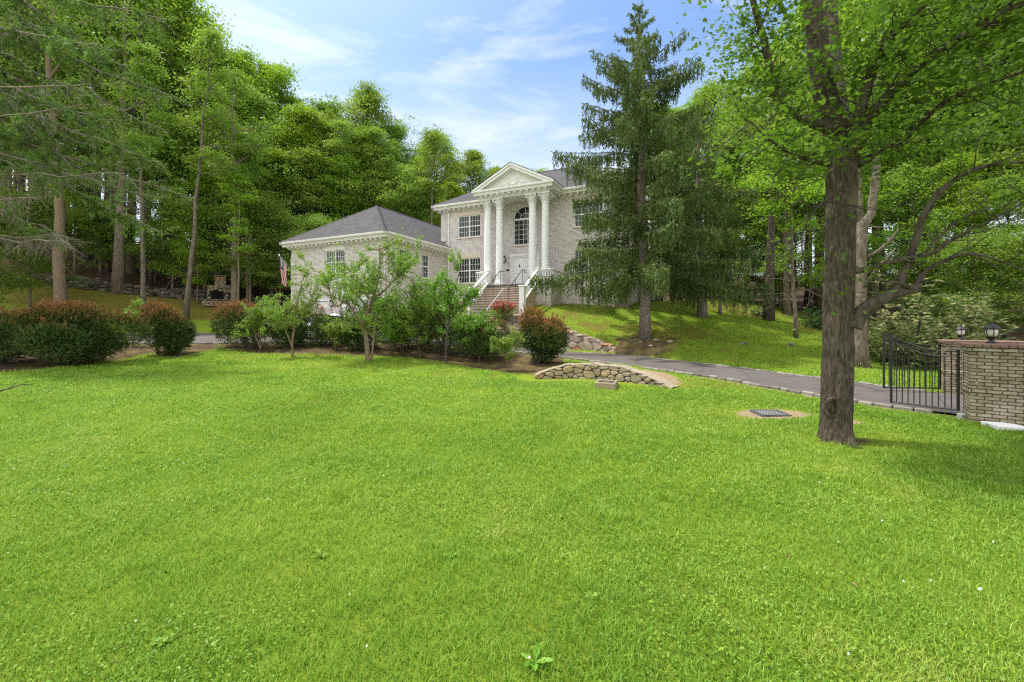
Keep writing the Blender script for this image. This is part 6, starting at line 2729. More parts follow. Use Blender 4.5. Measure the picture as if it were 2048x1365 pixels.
# burl low on the trunk
bq = Q(1660, 815, 6.83)
m.tube([bq + np.array((.10 * cos(a), -.02 - .03 * abs(sin(a)), .15 * sin(a))) for a in np.linspace(0, 2 * pi, 17)], .035, 7, False, rng=rg, lump=.25)
m.rock(bq + np.array((0, .01, 0)), (.09, .06, .13), rg)
m.build('trunk', M['bark_maple'], near, True)
limbs = {
    'leader': ([Q(1690, 300, 7.25), Q(1674, 180, 7.8), Q(1664, 50, 8.2), Q(1655, -200, 8.7), Q(1650, -420, 9)], [.17, .13, .11, .08, .02]),
    'left': ([Q(1672, 262, 7.0), Q(1605, 236, 6.9), Q(1565, 196, 6.8), Q(1546, 165, 6.8), Q(1530, 90, 6.8), Q(1506, 0, 6.7), Q(1485, -120, 6.7)], [.10, .072, .066, .06, .052, .042, .012]),
    'up_right': ([Q(1692, 330, 7.0), Q(1730, 190, 6.7), Q(1745, 140, 6.6), Q(1768, 88, 6.4), Q(1830, 26, 6.2), Q(1940, -70, 6.0)], [.10, .075, .07, .06, .05, .015]),
    'long_right': ([Q(1700, 318, 7.0), Q(1745, 230, 6.7), Q(1800, 168, 6.4), Q(1880, 100, 6.0), Q(1962, 55, 5.7), Q(2060, 0, 5.4), Q(2190, -60, 5.2)], [.10, .075, .066, .056, .046, .034, .012]),
    'mid_right': ([Q(1712, 330, 7.0), Q(1760, 305, 6.8), Q(1800, 285, 6.6), Q(1890, 205, 6.2), Q(2000, 160, 5.9), Q(2120, 120, 5.6)], [.07, .045, .038, .03, .022, .008]),
    'low': ([Q(1704, 655, 7.0), Q(1718, 632, 6.95), Q(1752, 604, 6.8), Q(1790, 588, 6.7), Q(1832, 577, 6.6)], [.14, .12, .10, .085, .07]),
    'low_up': ([Q(1790, 588, 6.7), Q(1808, 548, 6.65), Q(1832, 480, 6.5), Q(1848, 430, 6.4), Q(1880, 385, 6.25), Q(1935, 345, 6.0), Q(2000, 328, 5.8), Q(2080, 326, 5.5)], [.07, .055, .05, .046, .042, .036, .028, .012]),
    'low_out': ([Q(1832, 577, 6.6), Q(1850, 545, 6.5), Q(1890, 522, 6.3), Q(1950, 508, 6.0), Q(2060, 545, 5.6)], [.055, .035, .028, .02, .006]),
    'low_stub': ([Q(1826, 578, 6.6), Q(1800, 567, 6.5), Q(1768, 562, 6.4)], [.04, .025, .008]),
    'straight': ([Q(1708, 543, 7.0), Q(1745, 536, 6.85), Q(1800, 520, 6.6), Q(1862, 508, 6.35), Q(1900, 482, 6.2), Q(1960, 452, 5.9), Q(2060, 400, 5.5)], [.055, .04, .035, .03, .026, .02, .008]),
    'twig_a': ([Q(1852, 504, 6.4), Q(1900, 455, 6.2), Q(1940, 430, 6.1), Q(2060, 395, 5.8)], [.018, .014, .01, .004]),
    'left_low': ([Q(1660, 330, 6.9), Q(1620, 322, 6.6), Q(1575, 304, 6.3), Q(1530, 272, 6.1), Q(1500, 240, 6)], [.04, .026, .02, .014, .005]),
    'back': ([Q(1690, 350, 7.3), Q(1720, 280, 8.2), Q(1760, 200, 9.2), Q(1790, 120, 10)], [.08, .06, .04, .015]),
    'droop': ([Q(1664, 395, 6.9), Q(1630, 420, 6.6), Q(1605, 470, 6.4), Q(1610, 530, 6.3), Q(1640, 590, 6.3)], [.03, .018, .012, .009, .004]),
}
rng = np.random.default_rng(31)
C = []
twm = MB()
for nm, (pts, rr) in limbs.items():
    m = MB()
    cur = catmull(pts, 5)
    rc = np.interp(np.linspace(0, 1, len(cur)), np.linspace(0, 1, len(rr)), rr)
    m.tube(cur, rc, 9, rng=rg, lump=.07)
    lo_ = nm.startswith('low') or nm in ('straight', 'twig_a')
    for i in range(2, len(cur), 2 if lo_ else 1):
        for _ in range(1 if lo_ else 2):
            d = unit(cur[i] - cur[i - 1]) * .5 + rng.normal(0, .6, 3)
            L = rng.uniform(.35, 1.0)
            tw = limb(rng, cur[i], d, L, 4, -.02 if lo_ else .02, .22)
            m.tube(tw, [max(.004, rc[i] * .28), .008, .006, .004, .002], 4, False)
            if not (lo_ and (rng.random() < .97 or i < len(cur) - 8)) and nm not in ('leader', 'droop') and i > 4:
                C += [tw[-1], tw[2]]
    m.build('limb', M['bark_dark' if lo_ else 'bark_maple'], near, True)
# leafy sprays through the crown volume: horizontal layers
def crown_fill(n, x0, x1, y0, y1, Y0, Y1):
    for _ in range(n):
        C.append(Q(rng.uniform(x0, x1), rng.uniform(y0, y1), rng.uniform(Y0, Y1)))


crown_fill(70, 1570, 1760, 190, 335, 6.9, 9.6)
crown_fill(26, 1600, 1720, 215, 330, 5.9, 6.8)
crown_fill(90, 1700, 2080, 20, 310, 6.6, 10)
crown_fill(26, 1760, 2080, 60, 330, 5.0, 6.2)
crown_fill(40, 1780, 2150, 180, 350, 6.4, 9.0)
crown_fill(16, 1500, 1600, 120, 320, 6.6, 7.8)
crown_fill(10, 1590, 1650, 400, 540, 6.8, 7.8)
crown_fill(10, 1480, 1560, 60, 190, 6.4, 7.4)
crown_fill(40, 1680, 1960, -60, 60, 6.4, 9.5)
for _ in range(330):                                     # the crown goes on above the picture
    a, r_, z = rng.random() * 2 * pi, sqrt(rng.random()), rng.uniform(7.2, 13.5)
    R_ = 4.6 * sqrt(max(.05, 1 - ((z - 8.2) / 5.8) ** 2))
    C.append(np.array((r_ * R_ * cos(a) + .3, r_ * R_ * sin(a), z)))
C = np.array(C)
vis = (C[:, 2] < 6.9)
Wd = C + p
C = C[~((CX + F * Wd[:, 0] / np.maximum(Wd[:, 1], .5) < 1450) & (vis | (Wd[:, 1] > 2)) & (HY - F * (Wd[:, 2] - EYE) / np.maximum(Wd[:, 1], .5) > -150))]
vis = (C[:, 2] < 6.9)
C = C[rng.random(len(C)) < np.where(vis & (C[:, 0] < .6) & (C[:, 2] < 5.2), .24, np.where(vis, .40, .5))]
per = 58
P = np.repeat(C, per, 0) + rng.normal(0, 1, (len(C) * per, 3)) * np.array((.34, .34, .05))
slope = np.repeat(rng.normal(0, .22, (len(C), 2)), per, 0)
P[:, 2] += ((P[:, :2] - np.repeat(C, per, 0)[:, :2]) * slope).sum(1) - .25 * ((P[:, :2] - np.repeat(C, per, 0)[:, :2]) ** 2).sum(1)
n = len(P)
# lobed maple leaf, ten corners, hanging a little
lobe = np.array([(-.5, 0), (-.30, .26), (-.05, .50), (.02, .22), (.30, .34), (.62, 0), (.30, -.34), (.02, -.22), (-.05, -.50), (-.30, -.26)])
N_ = unit(rng.normal(0, .38, (n, 3)) + np.array((0, 0, 1.0)))
T_ = unit(np.cross(N_, rng.normal(0, 1, (n, 3))) + np.array((0, 0, -.28)))
B_ = np.cross(N_, T_)
s = .066 * (.6 + .85 * rng.random(n))
V = P[:, None, :] + (T_[:, None, :] * lobe[None, :, 0, None] + B_[:, None, :] * lobe[None, :, 1, None]) * s[:, None, None]
V = V - np.abs(lobe[None, :, 1, None]) * s[:, None, None] * N_[:, None, :] * .25
poly_obj('leaves', V.reshape(-1, 3), 10, M['leaf_maple'], near, {'rnd': np.clip(.55 * rng.random(n) + .45 * np.repeat(rng.random(len(C)), per), 0, 1)})

# ------------------------------------------------------------------ conifers
def spruce(loc, H, seed, prof, zlow, label, step_=.042):
    rng = np.random.default_rng(seed)
    o = empty('spruce_tree', loc)
    tag(o, label, 'tree')
    m = MB()
    tz = np.linspace(-.3, H, 16)
    m.tube([(-.32 * (z / H) + .05 * sin(z * .7), .04 * cos(z), z) for z in tz], [.27 * (1 - z / H) ** .8 * (1.25 if z < .1 else 1) + .012 for z in np.clip(tz, 0, H)], 12, rng=random.Random(3), lump=.06)
    m.build('trunk', M['bark_spruce'], o, True)
    bm = MB()
    Cs, Ds, Ls, Ws, R1 = [], [], [], [], []
    z = zlow
    k = 0
    while z < H - .3:
        u = z / H
        nb = 3 if u > .8 else 4
        for b in range(nb):
            az = k * 2.4 + rng.normal(0, .3)
            k += 1
            zz = z + rng.uniform(-.12, .12)
            L = np.interp(zz, prof[0], prof[1]) * rng.choice((.45, .7, .9, 1.0, 1.0, 1.2))
            el = np.interp(u, (0, .2, .5, .85, 1), (.05, .0, .08, .45, .9)) + rng.normal(0, .07)
            d = np.array((cos(az) * cos(el), sin(az) * cos(el), sin(el)))
            base = np.array((-.32 * u, 0, zz))
            n = 9
            pts = [base]
            for i in range(n):
                t_ = i / n
                d = unit(d + np.array((0, 0, -.07 if t_ < .55 else .06)) * (1.1 - u * .9) + rng.normal(0, .035, 3))
                pts.append(pts[-1] + d * L / n)
            bm.tube(pts, [.035 * (L / 5) ** .6 * (1 - .85 * i / n) + .006 for i in range(n + 1)], 5, False)
            PT_ = np.array(pts)
            nt = max(6, int(L / step_))
            for j in range(nt):
                t_ = .16 + .84 * (j + rng.random()) / nt
                if t_ < .35 and rng.random() < .4:
                    continue
                q = t_ * n
                i = min(int(q), n - 1)
                a = PT_[i] * (1 - (q - i)) + PT_[i + 1] * (q - i)
                side = unit(np.cross(d, (0, 0, 1))) * rng.choice((-1, 1)) * rng.uniform(.02, .42) * min(1, L / 3)
                a = a + side * (1 - .55 * t_)
                hang = rng.uniform(.30, 1.15) * min(1, .3 + L / 4.2) * np.interp(u, (0, .6, 1), (1.15, .8, .32))
                ns = max(5, int(hang / .042))
                for w_ in range(ns):
                    f = (w_ + rng.random()) / ns
                    c = a + np.array((0, 0, -hang * f)) + rng.normal(0, .022, 3) + side * .12 * f
                    dd = np.array((0, 0, -1.0)) + rng.normal(0, .42, 3) + (unit(side) * .35 if f < .25 else 0)
                    Cs.append(c)
                    Ds.append(dd)
                    Ls.append(rng.uniform(.15, .27) * (1 - .35 * f))
                    Ws.append(rng.uniform(.045, .085) * (1 - .4 * f))
                    R1.append(np.clip(.75 - .55 * f + rng.normal(0, .2), 0, 1))
            for w_ in range(int(10 * L)):                       # short needles along the bough itself
                q = (.25 + .75 * rng.random()) * n
                i = min(int(q), n - 1)
                c = PT_[i] * (1 - (q - i)) + PT_[i + 1] * (q - i)
                Cs.append(c)
                Ds.append(d + rng.normal(0, .7, 3))
                Ls.append(.18)
                Ws.append(.06)
                R1.append(rng.uniform(.5, 1))
        z += np.interp(u, (0, .5, 1), (.50, .42, .26))
    bm.build('boughs', M['bark_dark'], o, True)
    V = blades(np.array(Cs), np.array(Ds), np.array(Ls), np.array(Ws), rng)
    poly_obj('needles', V, 4, M['needle_spruce'], o, {'rnd': np.array(R1)})


sH = EYE + (HY - 2) / F * SPR[1] - SPR[2]
spruce(SPR, sH, 4, ([0, 2.4, 4, 6, 8, 10.2, 12, 13.6, 15, sH], [4.4, 4.7, 4.9, 4.6, 4.1, 3.3, 2.6, 2.1, 1.1, .15]), 3.2, 'tall dark spruce with drooping branches standing before the house right wing')
# a second, thinner hanging conifer mass at the spruce's right, farther back
s2 = gpt(1405, 24.5)
spruce(s2, EYE + (HY - 230) / F * 24.5 - s2[2], 9, ([0, 3, 6, 9, 13], [2.6, 2.7, 2.2, 1.3, .2]), 2.6, 'shorter drooping spruce behind the tall one, at its right', .085)


def hemlock(loc, label, limbs, rng, name='hemlock_tree', trunk_r=.35, H=14, bare=.4):
    o = empty(name, loc)
    tag(o, label, 'tree')
    m = MB()
    m.tube([(0, 0, -.3), (.05, 0, 2), (.0, .1, 5), (.1, 0, 9), (0, 0, H)], [trunk_r * 1.2, trunk_r, trunk_r * .85, trunk_r * .5, .05], 12)
    m.build('trunk', M['bark_oak'], o, True)
    bm = MB()
    tw = MB()
    Cs, Ds, Ls, Ws = [], [], [], []
    for (A, B, sag, rad, leafy) in limbs:
        A, B = np.array(A), np.array(B)
        n = 12
        d = B - A
        L = np.linalg.norm(d)
        pts = [A + d * (i / n) + np.array((0, 0, -sag * sin(pi * (i / n) ** .8) * .5)) + rng.normal(0, .045, 3) * (i > 0) for i in range(n + 1)]
        bm.tube(pts, [rad * (1 - .82 * i / n) + .004 for i in range(n + 1)], 6, False)
        PT_ = np.array(pts)
        for j in range(int(L * 8)):
            t_ = .12 + .88 * rng.random()
            q = t_ * n
            i = min(int(q), n - 1)
            a = PT_[i] * (1 - (q - i)) + PT_[i + 1] * (q - i)
            dd = unit(d) * .8 + rng.normal(0, .55, 3) + np.array((0, 0, -.25))
            s = limb(rng, a, dd, rng.uniform(.5, 1.6) * (1.1 - .5 * t_), 5, -.07, .18)
            tw.tube(s, [.009, .007, .005, .004, .003, .002], 3, False)
            if rng.random() < leafy * .74:
                S = np.array(s)
                for _ in range(58):
                    f = rng.random() * 4.999
                    k = int(f)
                    c = S[k] * (1 - f + k) + S[k + 1] * (f - k)
                    Cs.append(c + rng.normal(0, .03, 3))
                    Ds.append(unit(S[k + 1] - S[k]) * .7 + rng.normal(0, .6, 3) + np.array((0, 0, -.35)))
                    Ls.append(rng.uniform(.10, .20))
                    Ws.append(rng.uniform(.03, .055))
            else:
                for _ in range(3):
                    e = limb(rng, s[rng.integers(1, 5)], unit(s[-1] - s[0]) + rng.normal(0, .5, 3), rng.uniform(.15, .5), 3, -.05, .2)
                    tw.tube(e, [.005, .004, .003, .0015], 3, False)
    bm.build('boughs', M['deadwood'], o, True)
    tw.build('twigs', M['twig'], o, True)
    poly_obj('needles', blades(np.array(Cs), np.array(Ds), np.array(Ls), np.array(Ws), rng), 4, M['needle_hemlock'], o, {'rnd': rng.random(len(Cs))})


rng = np.random.default_rng(17)
hl = np.array((-24.0, 16.6, 0.0))
hl[2] = float(zt(hl[0], hl[1]))
L_ = []
for (py0, px1, py1, Y, leafy, rad) in ((-160, 240, -60, 11.5, .8, .05), (-90, 330, 40, 10.5, .8, .05), (-40, 200, 90, 9.6, .5, .045), (20, 345, 195, 11, .65, .055), (60, 225, 245, 9.8, .6, .05), (120, 180, 165, 9.0, .15, .04),
                                       (170, 330, 330, 11.2, .55, .055), (205, 120, 215, 8.8, .3, .035), (255, 300, 395, 10.4, .35, .05), (270, 372, 392, 11.8, .6, .05), (340, 250, 345, 9.4, .05, .035), (385, 90, 395, 8.9, .05, .03),
                                       (440, 140, 488, 8.7, .0, .03), (470, 136, 470, 9.0, .0, .028), (330, 110, 470, 10.2, .3, .03), (-240, 180, -190, 11, .8, .05), (-120, 90, 60, 10.4, .8, .04), (10, 140, 330, 10.9, .75, .045), (100, 250, 300, 12.2, .8, .05), (180, 110, 330, 11.4, .75, .045), (-200, 300, -20, 11.8, .9, .045), (-60, 270, 150, 12.0, .9, .045), (40, 60, 210, 10.0, .9, .04), (150, 230, 395, 12.2, .9, .05), (220, 200, 300, 11.6, .9, .045), (300, 330, 470, 12.4, .8, .04), (60, 160, 80, 10.6, .9, .04), (-140, 200, 110, 11.2, .9, .045), (250, 60, 340, 10.2, .8, .04), (120, 320, 260, 12.5, .9, .04)):
    Y *= 1.48
    rad *= 1.35
    A = np.array((0, 0, EYE + (HY - (py0 - 60)) / F * Y - hl[2]))
    B = at(px1, py1, Y) - hl
    L_.append((A, B, .35, rad, leafy))
hemlock(hl, 'near hemlock reaching long drooping grey boughs in from the left edge', L_, rng, H=22, trunk_r=.45)

# ------------------------------------------------------------------ shrubs
def yew(loc, rx, ry, h, n, seed, label, tipk=1.0, lumps=9, spray=.15, tipat=.55, group='reddish tipped yews in the bed'):
    """feathery mound: many short upright sprays on and inside an uneven dome, over forking stems"""
    rng = np.random.default_rng(seed)
    o = empty('yew_shrub', loc)
    tag(o, label, 'shrub', group)
    m = MB()
    C0 = np.concatenate((np.clip(rng.normal(0, .42, (lumps, 2)), -.62, .62) * np.array((rx, ry)), rng.uniform(.26, .74, (lumps, 1)) * h), 1)
    C0[0] = (0, 0, h * .55)
    for c in C0:
        m.tube(limb(rng, (rng.normal(0, .12), rng.normal(0, .1), -.1), c, np.linalg.norm(c) * 1.02, 5, .0, .1), [.045, .04, .03, .022, .015, .008], 5, False)
    m.build('stems', M['bark_dark'], o, True)
    rr = np.stack((rng.uniform(.30, .50, lumps) * rx, rng.uniform(.30, .50, lumps) * ry, rng.uniform(.2, .44, lumps) * h), 1)
    k = rng.integers(0, lumps, n)
    dirs = unit(rng.normal(0, 1, (n, 3)) + np.array((0, 0, .15)))
    shell = np.clip(rng.normal(.90, .14, n), .3, 1.12)
    P = C0[k] + dirs * rr[k] * shell[:, None]
    P[:, 2] = np.maximum(P[:, 2], .05 + .1 * rng.random(n))
    D = dirs + np.array((0, 0, .75)) + rng.normal(0, .35, (n, 3))
    up = P[:, 2] / h
    ctr = P - np.array((0, 0, h * .4))
    outw = np.sqrt((ctr[:, 0] / rx) ** 2 + (ctr[:, 1] / ry) ** 2 + (ctr[:, 2] / (h * .6)) ** 2)
    tip = np.clip((up - tipat - .06) * 2.8 + (outw - .95) * .6 + rng.normal(0, .22, n), 0, 1) * (shell > .88) * tipk
    V1 = blades(P, D, spray * rng.uniform(.6, 1.35, n), spray * .24 * rng.uniform(.7, 1.3, n), rng)
    # second, side-growing needles
    P2 = P + unit(D) * spray * .3
    D2 = D + rng.normal(0, 1.0, (n, 3))
    V2 = blades(P2, D2, spray * .55, spray * .2, rng)
    # young shoots standing out of the mound
    S, SD, ST = [], [], []
    for _ in range(int(26 * rx * tipk) + 8):
        i = rng.integers(0, lumps)
        a = C0[i] + unit(np.array((rng.normal(0, .6), rng.normal(0, .6), 1.0))) * rr[i] * .85
        d = unit(np.array((rng.normal(0, .35), rng.normal(0, .35), 1.0)))
        L = rng.uniform(.16, .48)
        for _ in range(int(L * 95)):
            f = rng.random()
            S.append(a + d * L * f + rng.normal(0, .012, 3))
            SD.append(d + rng.normal(0, .65, 3))
            ST.append(np.clip(.25 + .75 * f + rng.normal(0, .15), 0, 1) * min(1, tipk))
    V3 = blades(np.array(S), np.array(SD), spray * .62, spray * .2, rng)
    V = np.concatenate((V1, V2, V3))
    poly_obj('foliage', V, 4, M['yew'], o, {'rnd': rng.random(2 * n + len(S)), 'tip': np.concatenate((tip, tip * .8, ST))})
    return o


def ypx(px0, px1, top, base, Y, n, seed, label, **k):
    p = gpt((px0 + px1) / 2, Y)
    rx = (px1 - px0) / 2 / F * Y
    h = EYE + (HY - top) / F * Y - p[2]
    yew(p, rx, k.pop('ry', rx * .85), h, n, seed, label, **k)


ypx(36, 256, 604, 737, 15.6, 19000, 1, 'largest yew, broad with orange-red top, at the left of the bed', lumps=13, tipat=.50, tipk=.95)
ypx(-120, 130, 632, 735, 15.9, 9000, 2, 'low dark green yew spreading out of the left edge', tipk=.35, lumps=10)
ypx(291, 410, 614, 710, 18.3, 9500, 3, 'lone round yew with bronze tips standing apart left of the hedge', tipat=.50, tipk=.9)
ypx(428, 578, 612, 695, 20.6, 9000, 4, 'bronze tipped yew at the left end of the hedge', tipat=.5)
ypx(528, 652, 606, 692, 21.3, 7000, 5, 'brown topped yew behind the small pale leaved tree', tipat=.48)
ypx(600, 694, 628, 692, 21.0, 4500, 6, 'small dark shrub on a short stem before the white car', tipk=.15)
ypx(662, 778, 622, 695, 20.6, 5500, 7, 'dark green shrub left of the crooked tan trunk', tipk=.2)
ypx(730, 872, 602, 700, 20.3, 6500, 8, 'dark green shrub right of the crooked tan trunk', tipk=.25)
ypx(815, 955, 614, 712, 19.8, 6500, 9, 'dark shrub with brown tips in the middle of the hedge', tipk=.6)
ypx(900, 1036, 642, 722, 18.8, 6500, 10, 'low dark yew left of the last bronze one', tipk=.7, tipat=.6)
ypx(1012, 1132, 624, 728, 17.7, 9500, 11, 'tall bronze plumed yew at the right end of the hedge beside the driveway', tipat=.45)
ypx(780, 920, 580, 690, 22.0, 4500, 12, 'green shrub behind the hedge near the garage corner', tipk=.1)


def sapling(loc, trunks, H, R, nb, nleaf, leafm, bark, label, seed, leaf=.075, group=None, upright=.6, name='sapling', cb=.3):
    """small open tree: crooked stems, twiggy rising branches, leaves strung along the twigs"""
    rng = np.random.default_rng(seed)
    o = empty(name, loc)
    tag(o, label, 'tree', group)
    m = MB()
    C, twg = [], []
    for (pts, r0) in trunks:
        cur = catmull(pts, 4)
        m.tube(cur, np.linspace(r0, r0 * .28, len(cur)), 8)
        n = len(cur)
        for k in range(max(3, nb // len(trunks))):
            f = cb + (1 - cb) * rng.random()
            i = min(int(f * (n - 1)), n - 2)
            az = rng.random() * 2 * pi
            d = np.array((cos(az), sin(az), upright + rng.normal(0, .25)))
            L = R * rng.uniform(.5, 1.1) * (1.15 - .5 * f)
            s = limb(rng, cur[i], d, L, 6, .05, .2)
            m.tube(s, [r0 * .34, r0 * .28, r0 * .22, r0 * .16, r0 * .11, r0 * .07, .004], 5, False)
            for _ in range(5):
                j = rng.integers(1, 6)
                e = limb(rng, s[j], unit(s[-1] - s[0]) + rng.normal(0, .6, 3) + np.array((0, 0, .3)), L * rng.uniform(.25, .55), 4, .05, .2)
                m.tube(e, [.009, .007, .005, .004, .002], 4, False)
                twg.append(np.array(e))
            twg.append(np.array(s[2:]))
    m.build('trunk', M[bark], o, True)
    k = rng.integers(0, len(twg), nleaf)
    P = np.empty((nleaf, 3))
    for i in range(nleaf):
        s = twg[k[i]]
        f = rng.random() * (len(s) - 1.001)
        j = int(f)
        P[i] = s[j] * (1 - f + j) + s[j + 1] * (f - j)
    P += rng.normal(0, .05, P.shape)
    poly_obj('leaves', leaf_quads(P, leaf, rng, .5, .5), 4, M[leafm], o, {'rnd': np.clip(rng.normal(.55, .28, nleaf), 0, 1)})


def tpx(base, Y):
    p = gpt(base, Y)
    return p, (lambda px, py, dY=0.0: tuple(at(px, py, Y + dY) - p))


p, q = tpx(736, 17.6)
sapling(p, [([(0, 0, -.1), q(733, 680), q(727, 652, .1), q(738, 618, .1), q(752, 580), q(760, 530), q(758, 490)], .11),
            ([q(729, 655), q(712, 630, -.3), q(694, 605, -.5), q(690, 604, -.6), q(668, 612, -.7), q(655, 570, -.8), q(640, 540, -.8)], .06),
            ([q(738, 618, .1), q(722, 600, .4), q(712, 585, .5), q(716, 560, .5), q(700, 530, .5)], .05),
            ([q(745, 600), q(775, 575, .2), q(800, 545, .3), q(820, 530, .3)], .05),
            ([(.12, .02, -.1), q(748, 672, .05), q(752, 640, .05), q(770, 600, .1)], .05)],
        3.4, 1.85, 100, 16500, 'leaf_fresh', 'bark_tan', 'crooked tan fruit tree with open leafy crown in front of the garage', 3, .085, name='fruit_tree', cb=.35)
p, q = tpx(585, 18.2)
sapling(p, [([(0, 0, -.1), q(585, 680), q(592, 640), q(598, 590), q(606, 560), q(610, 540)], .05), ([(.02, 0, .3), q(572, 662, -.1), q(560, 640, -.2), q(540, 615, -.2)], .035), ([q(590, 650), q(612, 625, .2), q(628, 590, .3)], .03)],
        2.6, 1.05, 48, 4200, 'leaf_fresh', 'bark_tan', 'young forked tree with pale leaves before the garage left door', 4, .08, name='fruit_tree')
p, q = tpx(520, 20.0)
sapling(p, [([(0, 0, -.1), q(522, 660), q(530, 630), q(540, 600)], .035), ([(0, 0, .1), q(505, 650), q(500, 620)], .03), ([(0, 0, .1), q(548, 650), q(565, 620)], .03)],
        2.0, 1.1, 44, 5200, 'leaf_fresh', 'bark_tan', 'bright green bushy young tree below the flag', 5, .085)
p, q = tpx(892, 17.3)
sapling(p, [([(0, 0, -.1), q(892, 690), q(897, 650), q(905, 600), q(915, 560), q(922, 528)], .05), ([q(896, 660), q(880, 630), q(868, 590), q(872, 560)], .035), ([q(898, 640), q(925, 610), q(940, 580)], .03)],
        3.2, 1.15, 60, 7000, 'leaf_fresh', 'bark_dark', 'upright leafy fruit tree hiding the foot of the garden stairs', 6, .085, name='fruit_tree')
p, q = tpx(840, 18.6)
sapling(p, [([(0, 0, -.1), q(838, 690), q(832, 650), q(826, 610), q(818, 580)], .045), ([q(838, 680), q(858, 640), q(870, 610)], .03), ([q(836, 670), q(812, 645), q(798, 625)], .03)],
        2.4, 1.4, 64, 9000, 'leaf_fresh', 'bark_dark', 'spreading leafy tree in front of the garage side wall', 7, .085, name='fruit_tree')
p, q = tpx(1014, 16.0)
sapling(p, [([(0, 0, -.05), q(1014, 720), q(1012, 690), q(1010, 665)], .022), ([q(1014, 715), q(1000, 700), q(985, 690)], .012), ([q(1013, 700), q(1030, 680), q(1042, 672)], .012)],
        1.4, .62, 24, 1500, 'leaf_fresh', 'bark_tan', 'slender light green sapling in front of the last two yews', 8, .10)
p, q = tpx(266, 20.5)
sapling(p, [([(0, 0, -.05), q(266, 660), q(264, 630), q(262, 590)], .025), ([(0, 0, .1), q(275, 650), q(285, 630)], .02), ([(0, 0, .1), q(255, 655), q(248, 630)], .02)],
        1.8, .7, 30, 3600, 'leaf_fresh', 'bark_tan', 'bright green sapling between the largest yew and the lone round yew', 9, .095)
p, q = tpx(960, 18.0)
sapling(p, [([(0, 0, -.1), q(958, 690), q(955, 660), q(960, 640)], .03), ([q(958, 690), q(940, 670), q(930, 650)], .022)],
        2.1, 1.25, 40, 6500, 'leaf_fresh', 'bark_dark', 'low leafy bush just left of the slender sapling', 10, .085)
p, q = tpx(250, 17.6)
sapling(p, [([(0, 0, -.05), q(251, 690), q(250, 676)], .012)], .6, .22, 8, 90, 'leaf_c', 'bark_tan', 'tiny weedy seedling on bare soil between the two left yews', 12, .09)

p, q = tpx(782, 19.2)
sapling(p, [([(0, 0, -.1), q(784, 680), q(790, 650), q(800, 615)], .04), ([(0, 0, .05), q(770, 660), q(762, 630)], .035), ([(0, 0, .05), q(800, 660), q(818, 640)], .035)],
        2.0, 1.25, 50, 8500, 'leaf_fresh', 'bark_dark', 'round leafy green bush right of the crooked fruit tree', 13, .08, name='leafy_bush')
p, q = tpx(672, 20.0)
sapling(p, [([(0, 0, -.1), q(670, 680), q(664, 660)], .035), ([(0, 0, .05), q(690, 672), q(700, 655)], .03)],
        1.4, .95, 36, 4200, 'leaf_a', 'bark_dark', 'low green bush left of the crooked fruit tree', 14, .075, name='leafy_bush')
p, q = tpx(930, 19.6)
sapling(p, [([(0, 0, -.1), q(932, 680), q(938, 645)], .035), ([(0, 0, .05), q(915, 672), q(905, 640)], .03), ([(0, 0, .05), q(950, 668), q(962, 650)], .03)],
        1.9, 1.15, 44, 6500, 'leaf_fresh', 'bark_dark', 'leafy green bush in front of the garden stairs handrail', 15, .08, name='leafy_bush')

# azalea
p = gpt(1006, 23.2)
o = empty('azalea_shrub', p)
tag(o, 'small azalea covered in pinkish red flowers beside the front steps', 'shrub')
p2 = at(1006, 612, 23.4) - p
rng = np.random.default_rng(2)
m = MB()
for _ in range(9):
    m.tube(limb(rng, (0, 0, -.1), (rng.normal(0, .3), rng.normal(0, .25), 1), 1.1 + max(0, p2[2]) * .6, 5), [.03, .025, .02, .014, .01, .005], 5, False)
m.build('stems', M['bark_dark'], o, True)
P = rng.normal(0, 1, (820, 3)) * np.array((.27, .23, .14)) + np.array((0, 0, p2[2] - .05))
poly_obj('blossom_cover', leaf_quads(P, .11, rng, .3, .9), 4, M['azalea_flower'], o, {'rnd': rng.random(len(P))})
P = np.array((0, 0, p2[2] - .25)) + unit(rng.normal(0, 1, (1500, 3))) * np.array((.70, .58, .50)) * np.clip(rng.normal(.75, .25, 1500), .2, 1)[:, None]
poly_obj('leaves', leaf_quads(P, .085, rng, .4), 4, M['leaf_c'], o, {'rnd': rng.random(1500)})

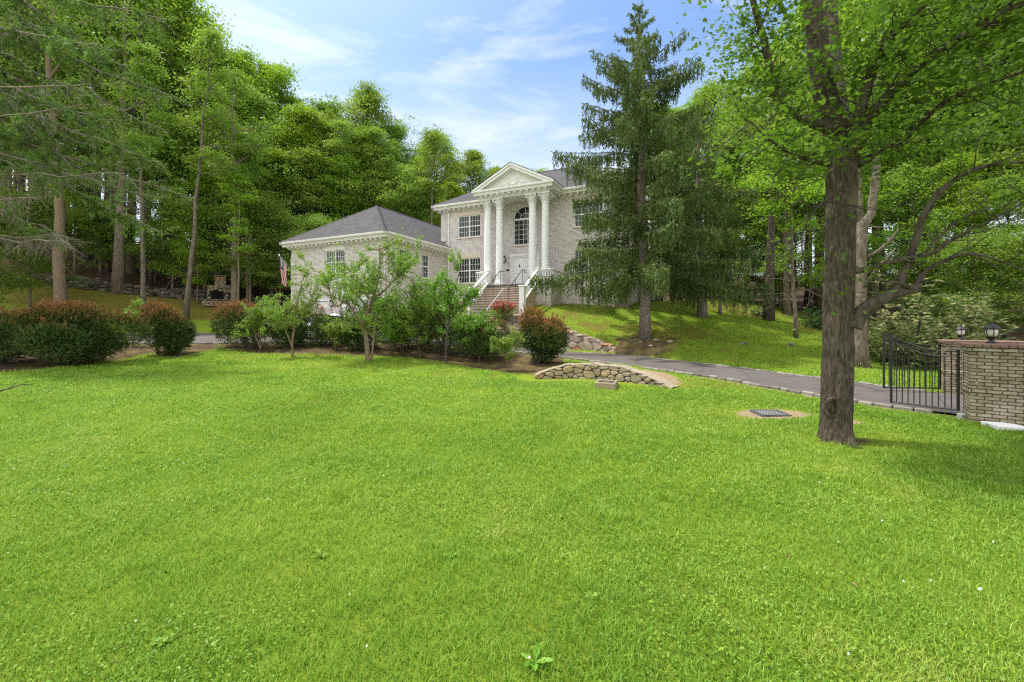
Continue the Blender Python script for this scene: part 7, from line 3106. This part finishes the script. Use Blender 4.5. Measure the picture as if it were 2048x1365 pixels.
# rhododendron behind the gate
def rhodo(px, Y, rx, ry, h, n, seed, label, mat='rhodo', name='rhododendron', tipk=.75, ls=.19):
    p = gpt(px, Y)
    rng = np.random.default_rng(seed)
    o = empty(name, p)
    tag(o, label, 'shrub')
    m = MB()
    C = []
    for _ in range(26):
        az = rng.random() * 2 * pi
        d = np.array((cos(az) * rx * .9, sin(az) * ry * .9, h * rng.uniform(.5, .95))) * rng.uniform(.7, 1.08)
        s = limb(rng, (rng.normal(0, .2), rng.normal(0, .2), -.1), d, np.linalg.norm(d), 6, .0, .12)
        m.tube(s, [.045, .04, .032, .026, .02, .014, .007], 5, False)
        for j in range(2, 7):
            C.append(s[j])
            C.append(s[j] + rng.normal(0, .35, 3))
            C.append(s[j] + rng.normal(0, .45, 3))
    m.build('stems', M['bark_dark'], o, True)
    C = np.array(C)
    C[:, 2] = np.maximum(C[:, 2], .15)
    # whorls of long leaves round each shoot end
    W = C[rng.integers(0, len(C), n)] + rng.normal(0, .19, (n, 3))
    W[:, 2] = np.maximum(W[:, 2], .1)
    k = 8
    Cn = np.repeat(W, k, 0)
    a = np.tile(np.arange(k) * 2 * pi / k, n) + np.repeat(rng.random(n) * 6.28, k)
    D = np.stack((np.cos(a), np.sin(a), rng.normal(-.05, .35, n * k)), 1)
    V = blades(Cn, D, ls * rng.uniform(.7, 1.2, n * k), ls * .3, rng)
    tip = (rng.random(n * k) < .35) * rng.random(n * k) * tipk * np.repeat(np.clip(W[:, 2] / h * 1.2, 0, 1), k) * 1.6
    poly_obj('foliage', V, 4, M[mat], o, {'rnd': rng.random(n * k), 'tip': np.clip(tip, 0, 1)})


rhodo(1850, 15.6, 2.5, 1.7, 2.7, 1500, 1, 'large olive green rhododendron behind the iron gate')
rhodo(1775, 17.0, 1.6, 1.3, 1.7, 700, 2, 'lower green shrub at the left foot of the rhododendron', 'rhodo', 'broadleaf_shrub', .12, .13)
rhodo(1638, 23.6, .9, .8, .85, 300, 3, 'small dark glossy shrub on the bank left of the furrowed trunk', 'dark_leaf', 'broadleaf_shrub', 0, .14)
rhodo(1514, 25.6, .45, .4, .45, 90, 4, 'tiny dark shrub beside the stout dark trunk on the bank', 'dark_leaf', 'broadleaf_shrub', 0, .12)
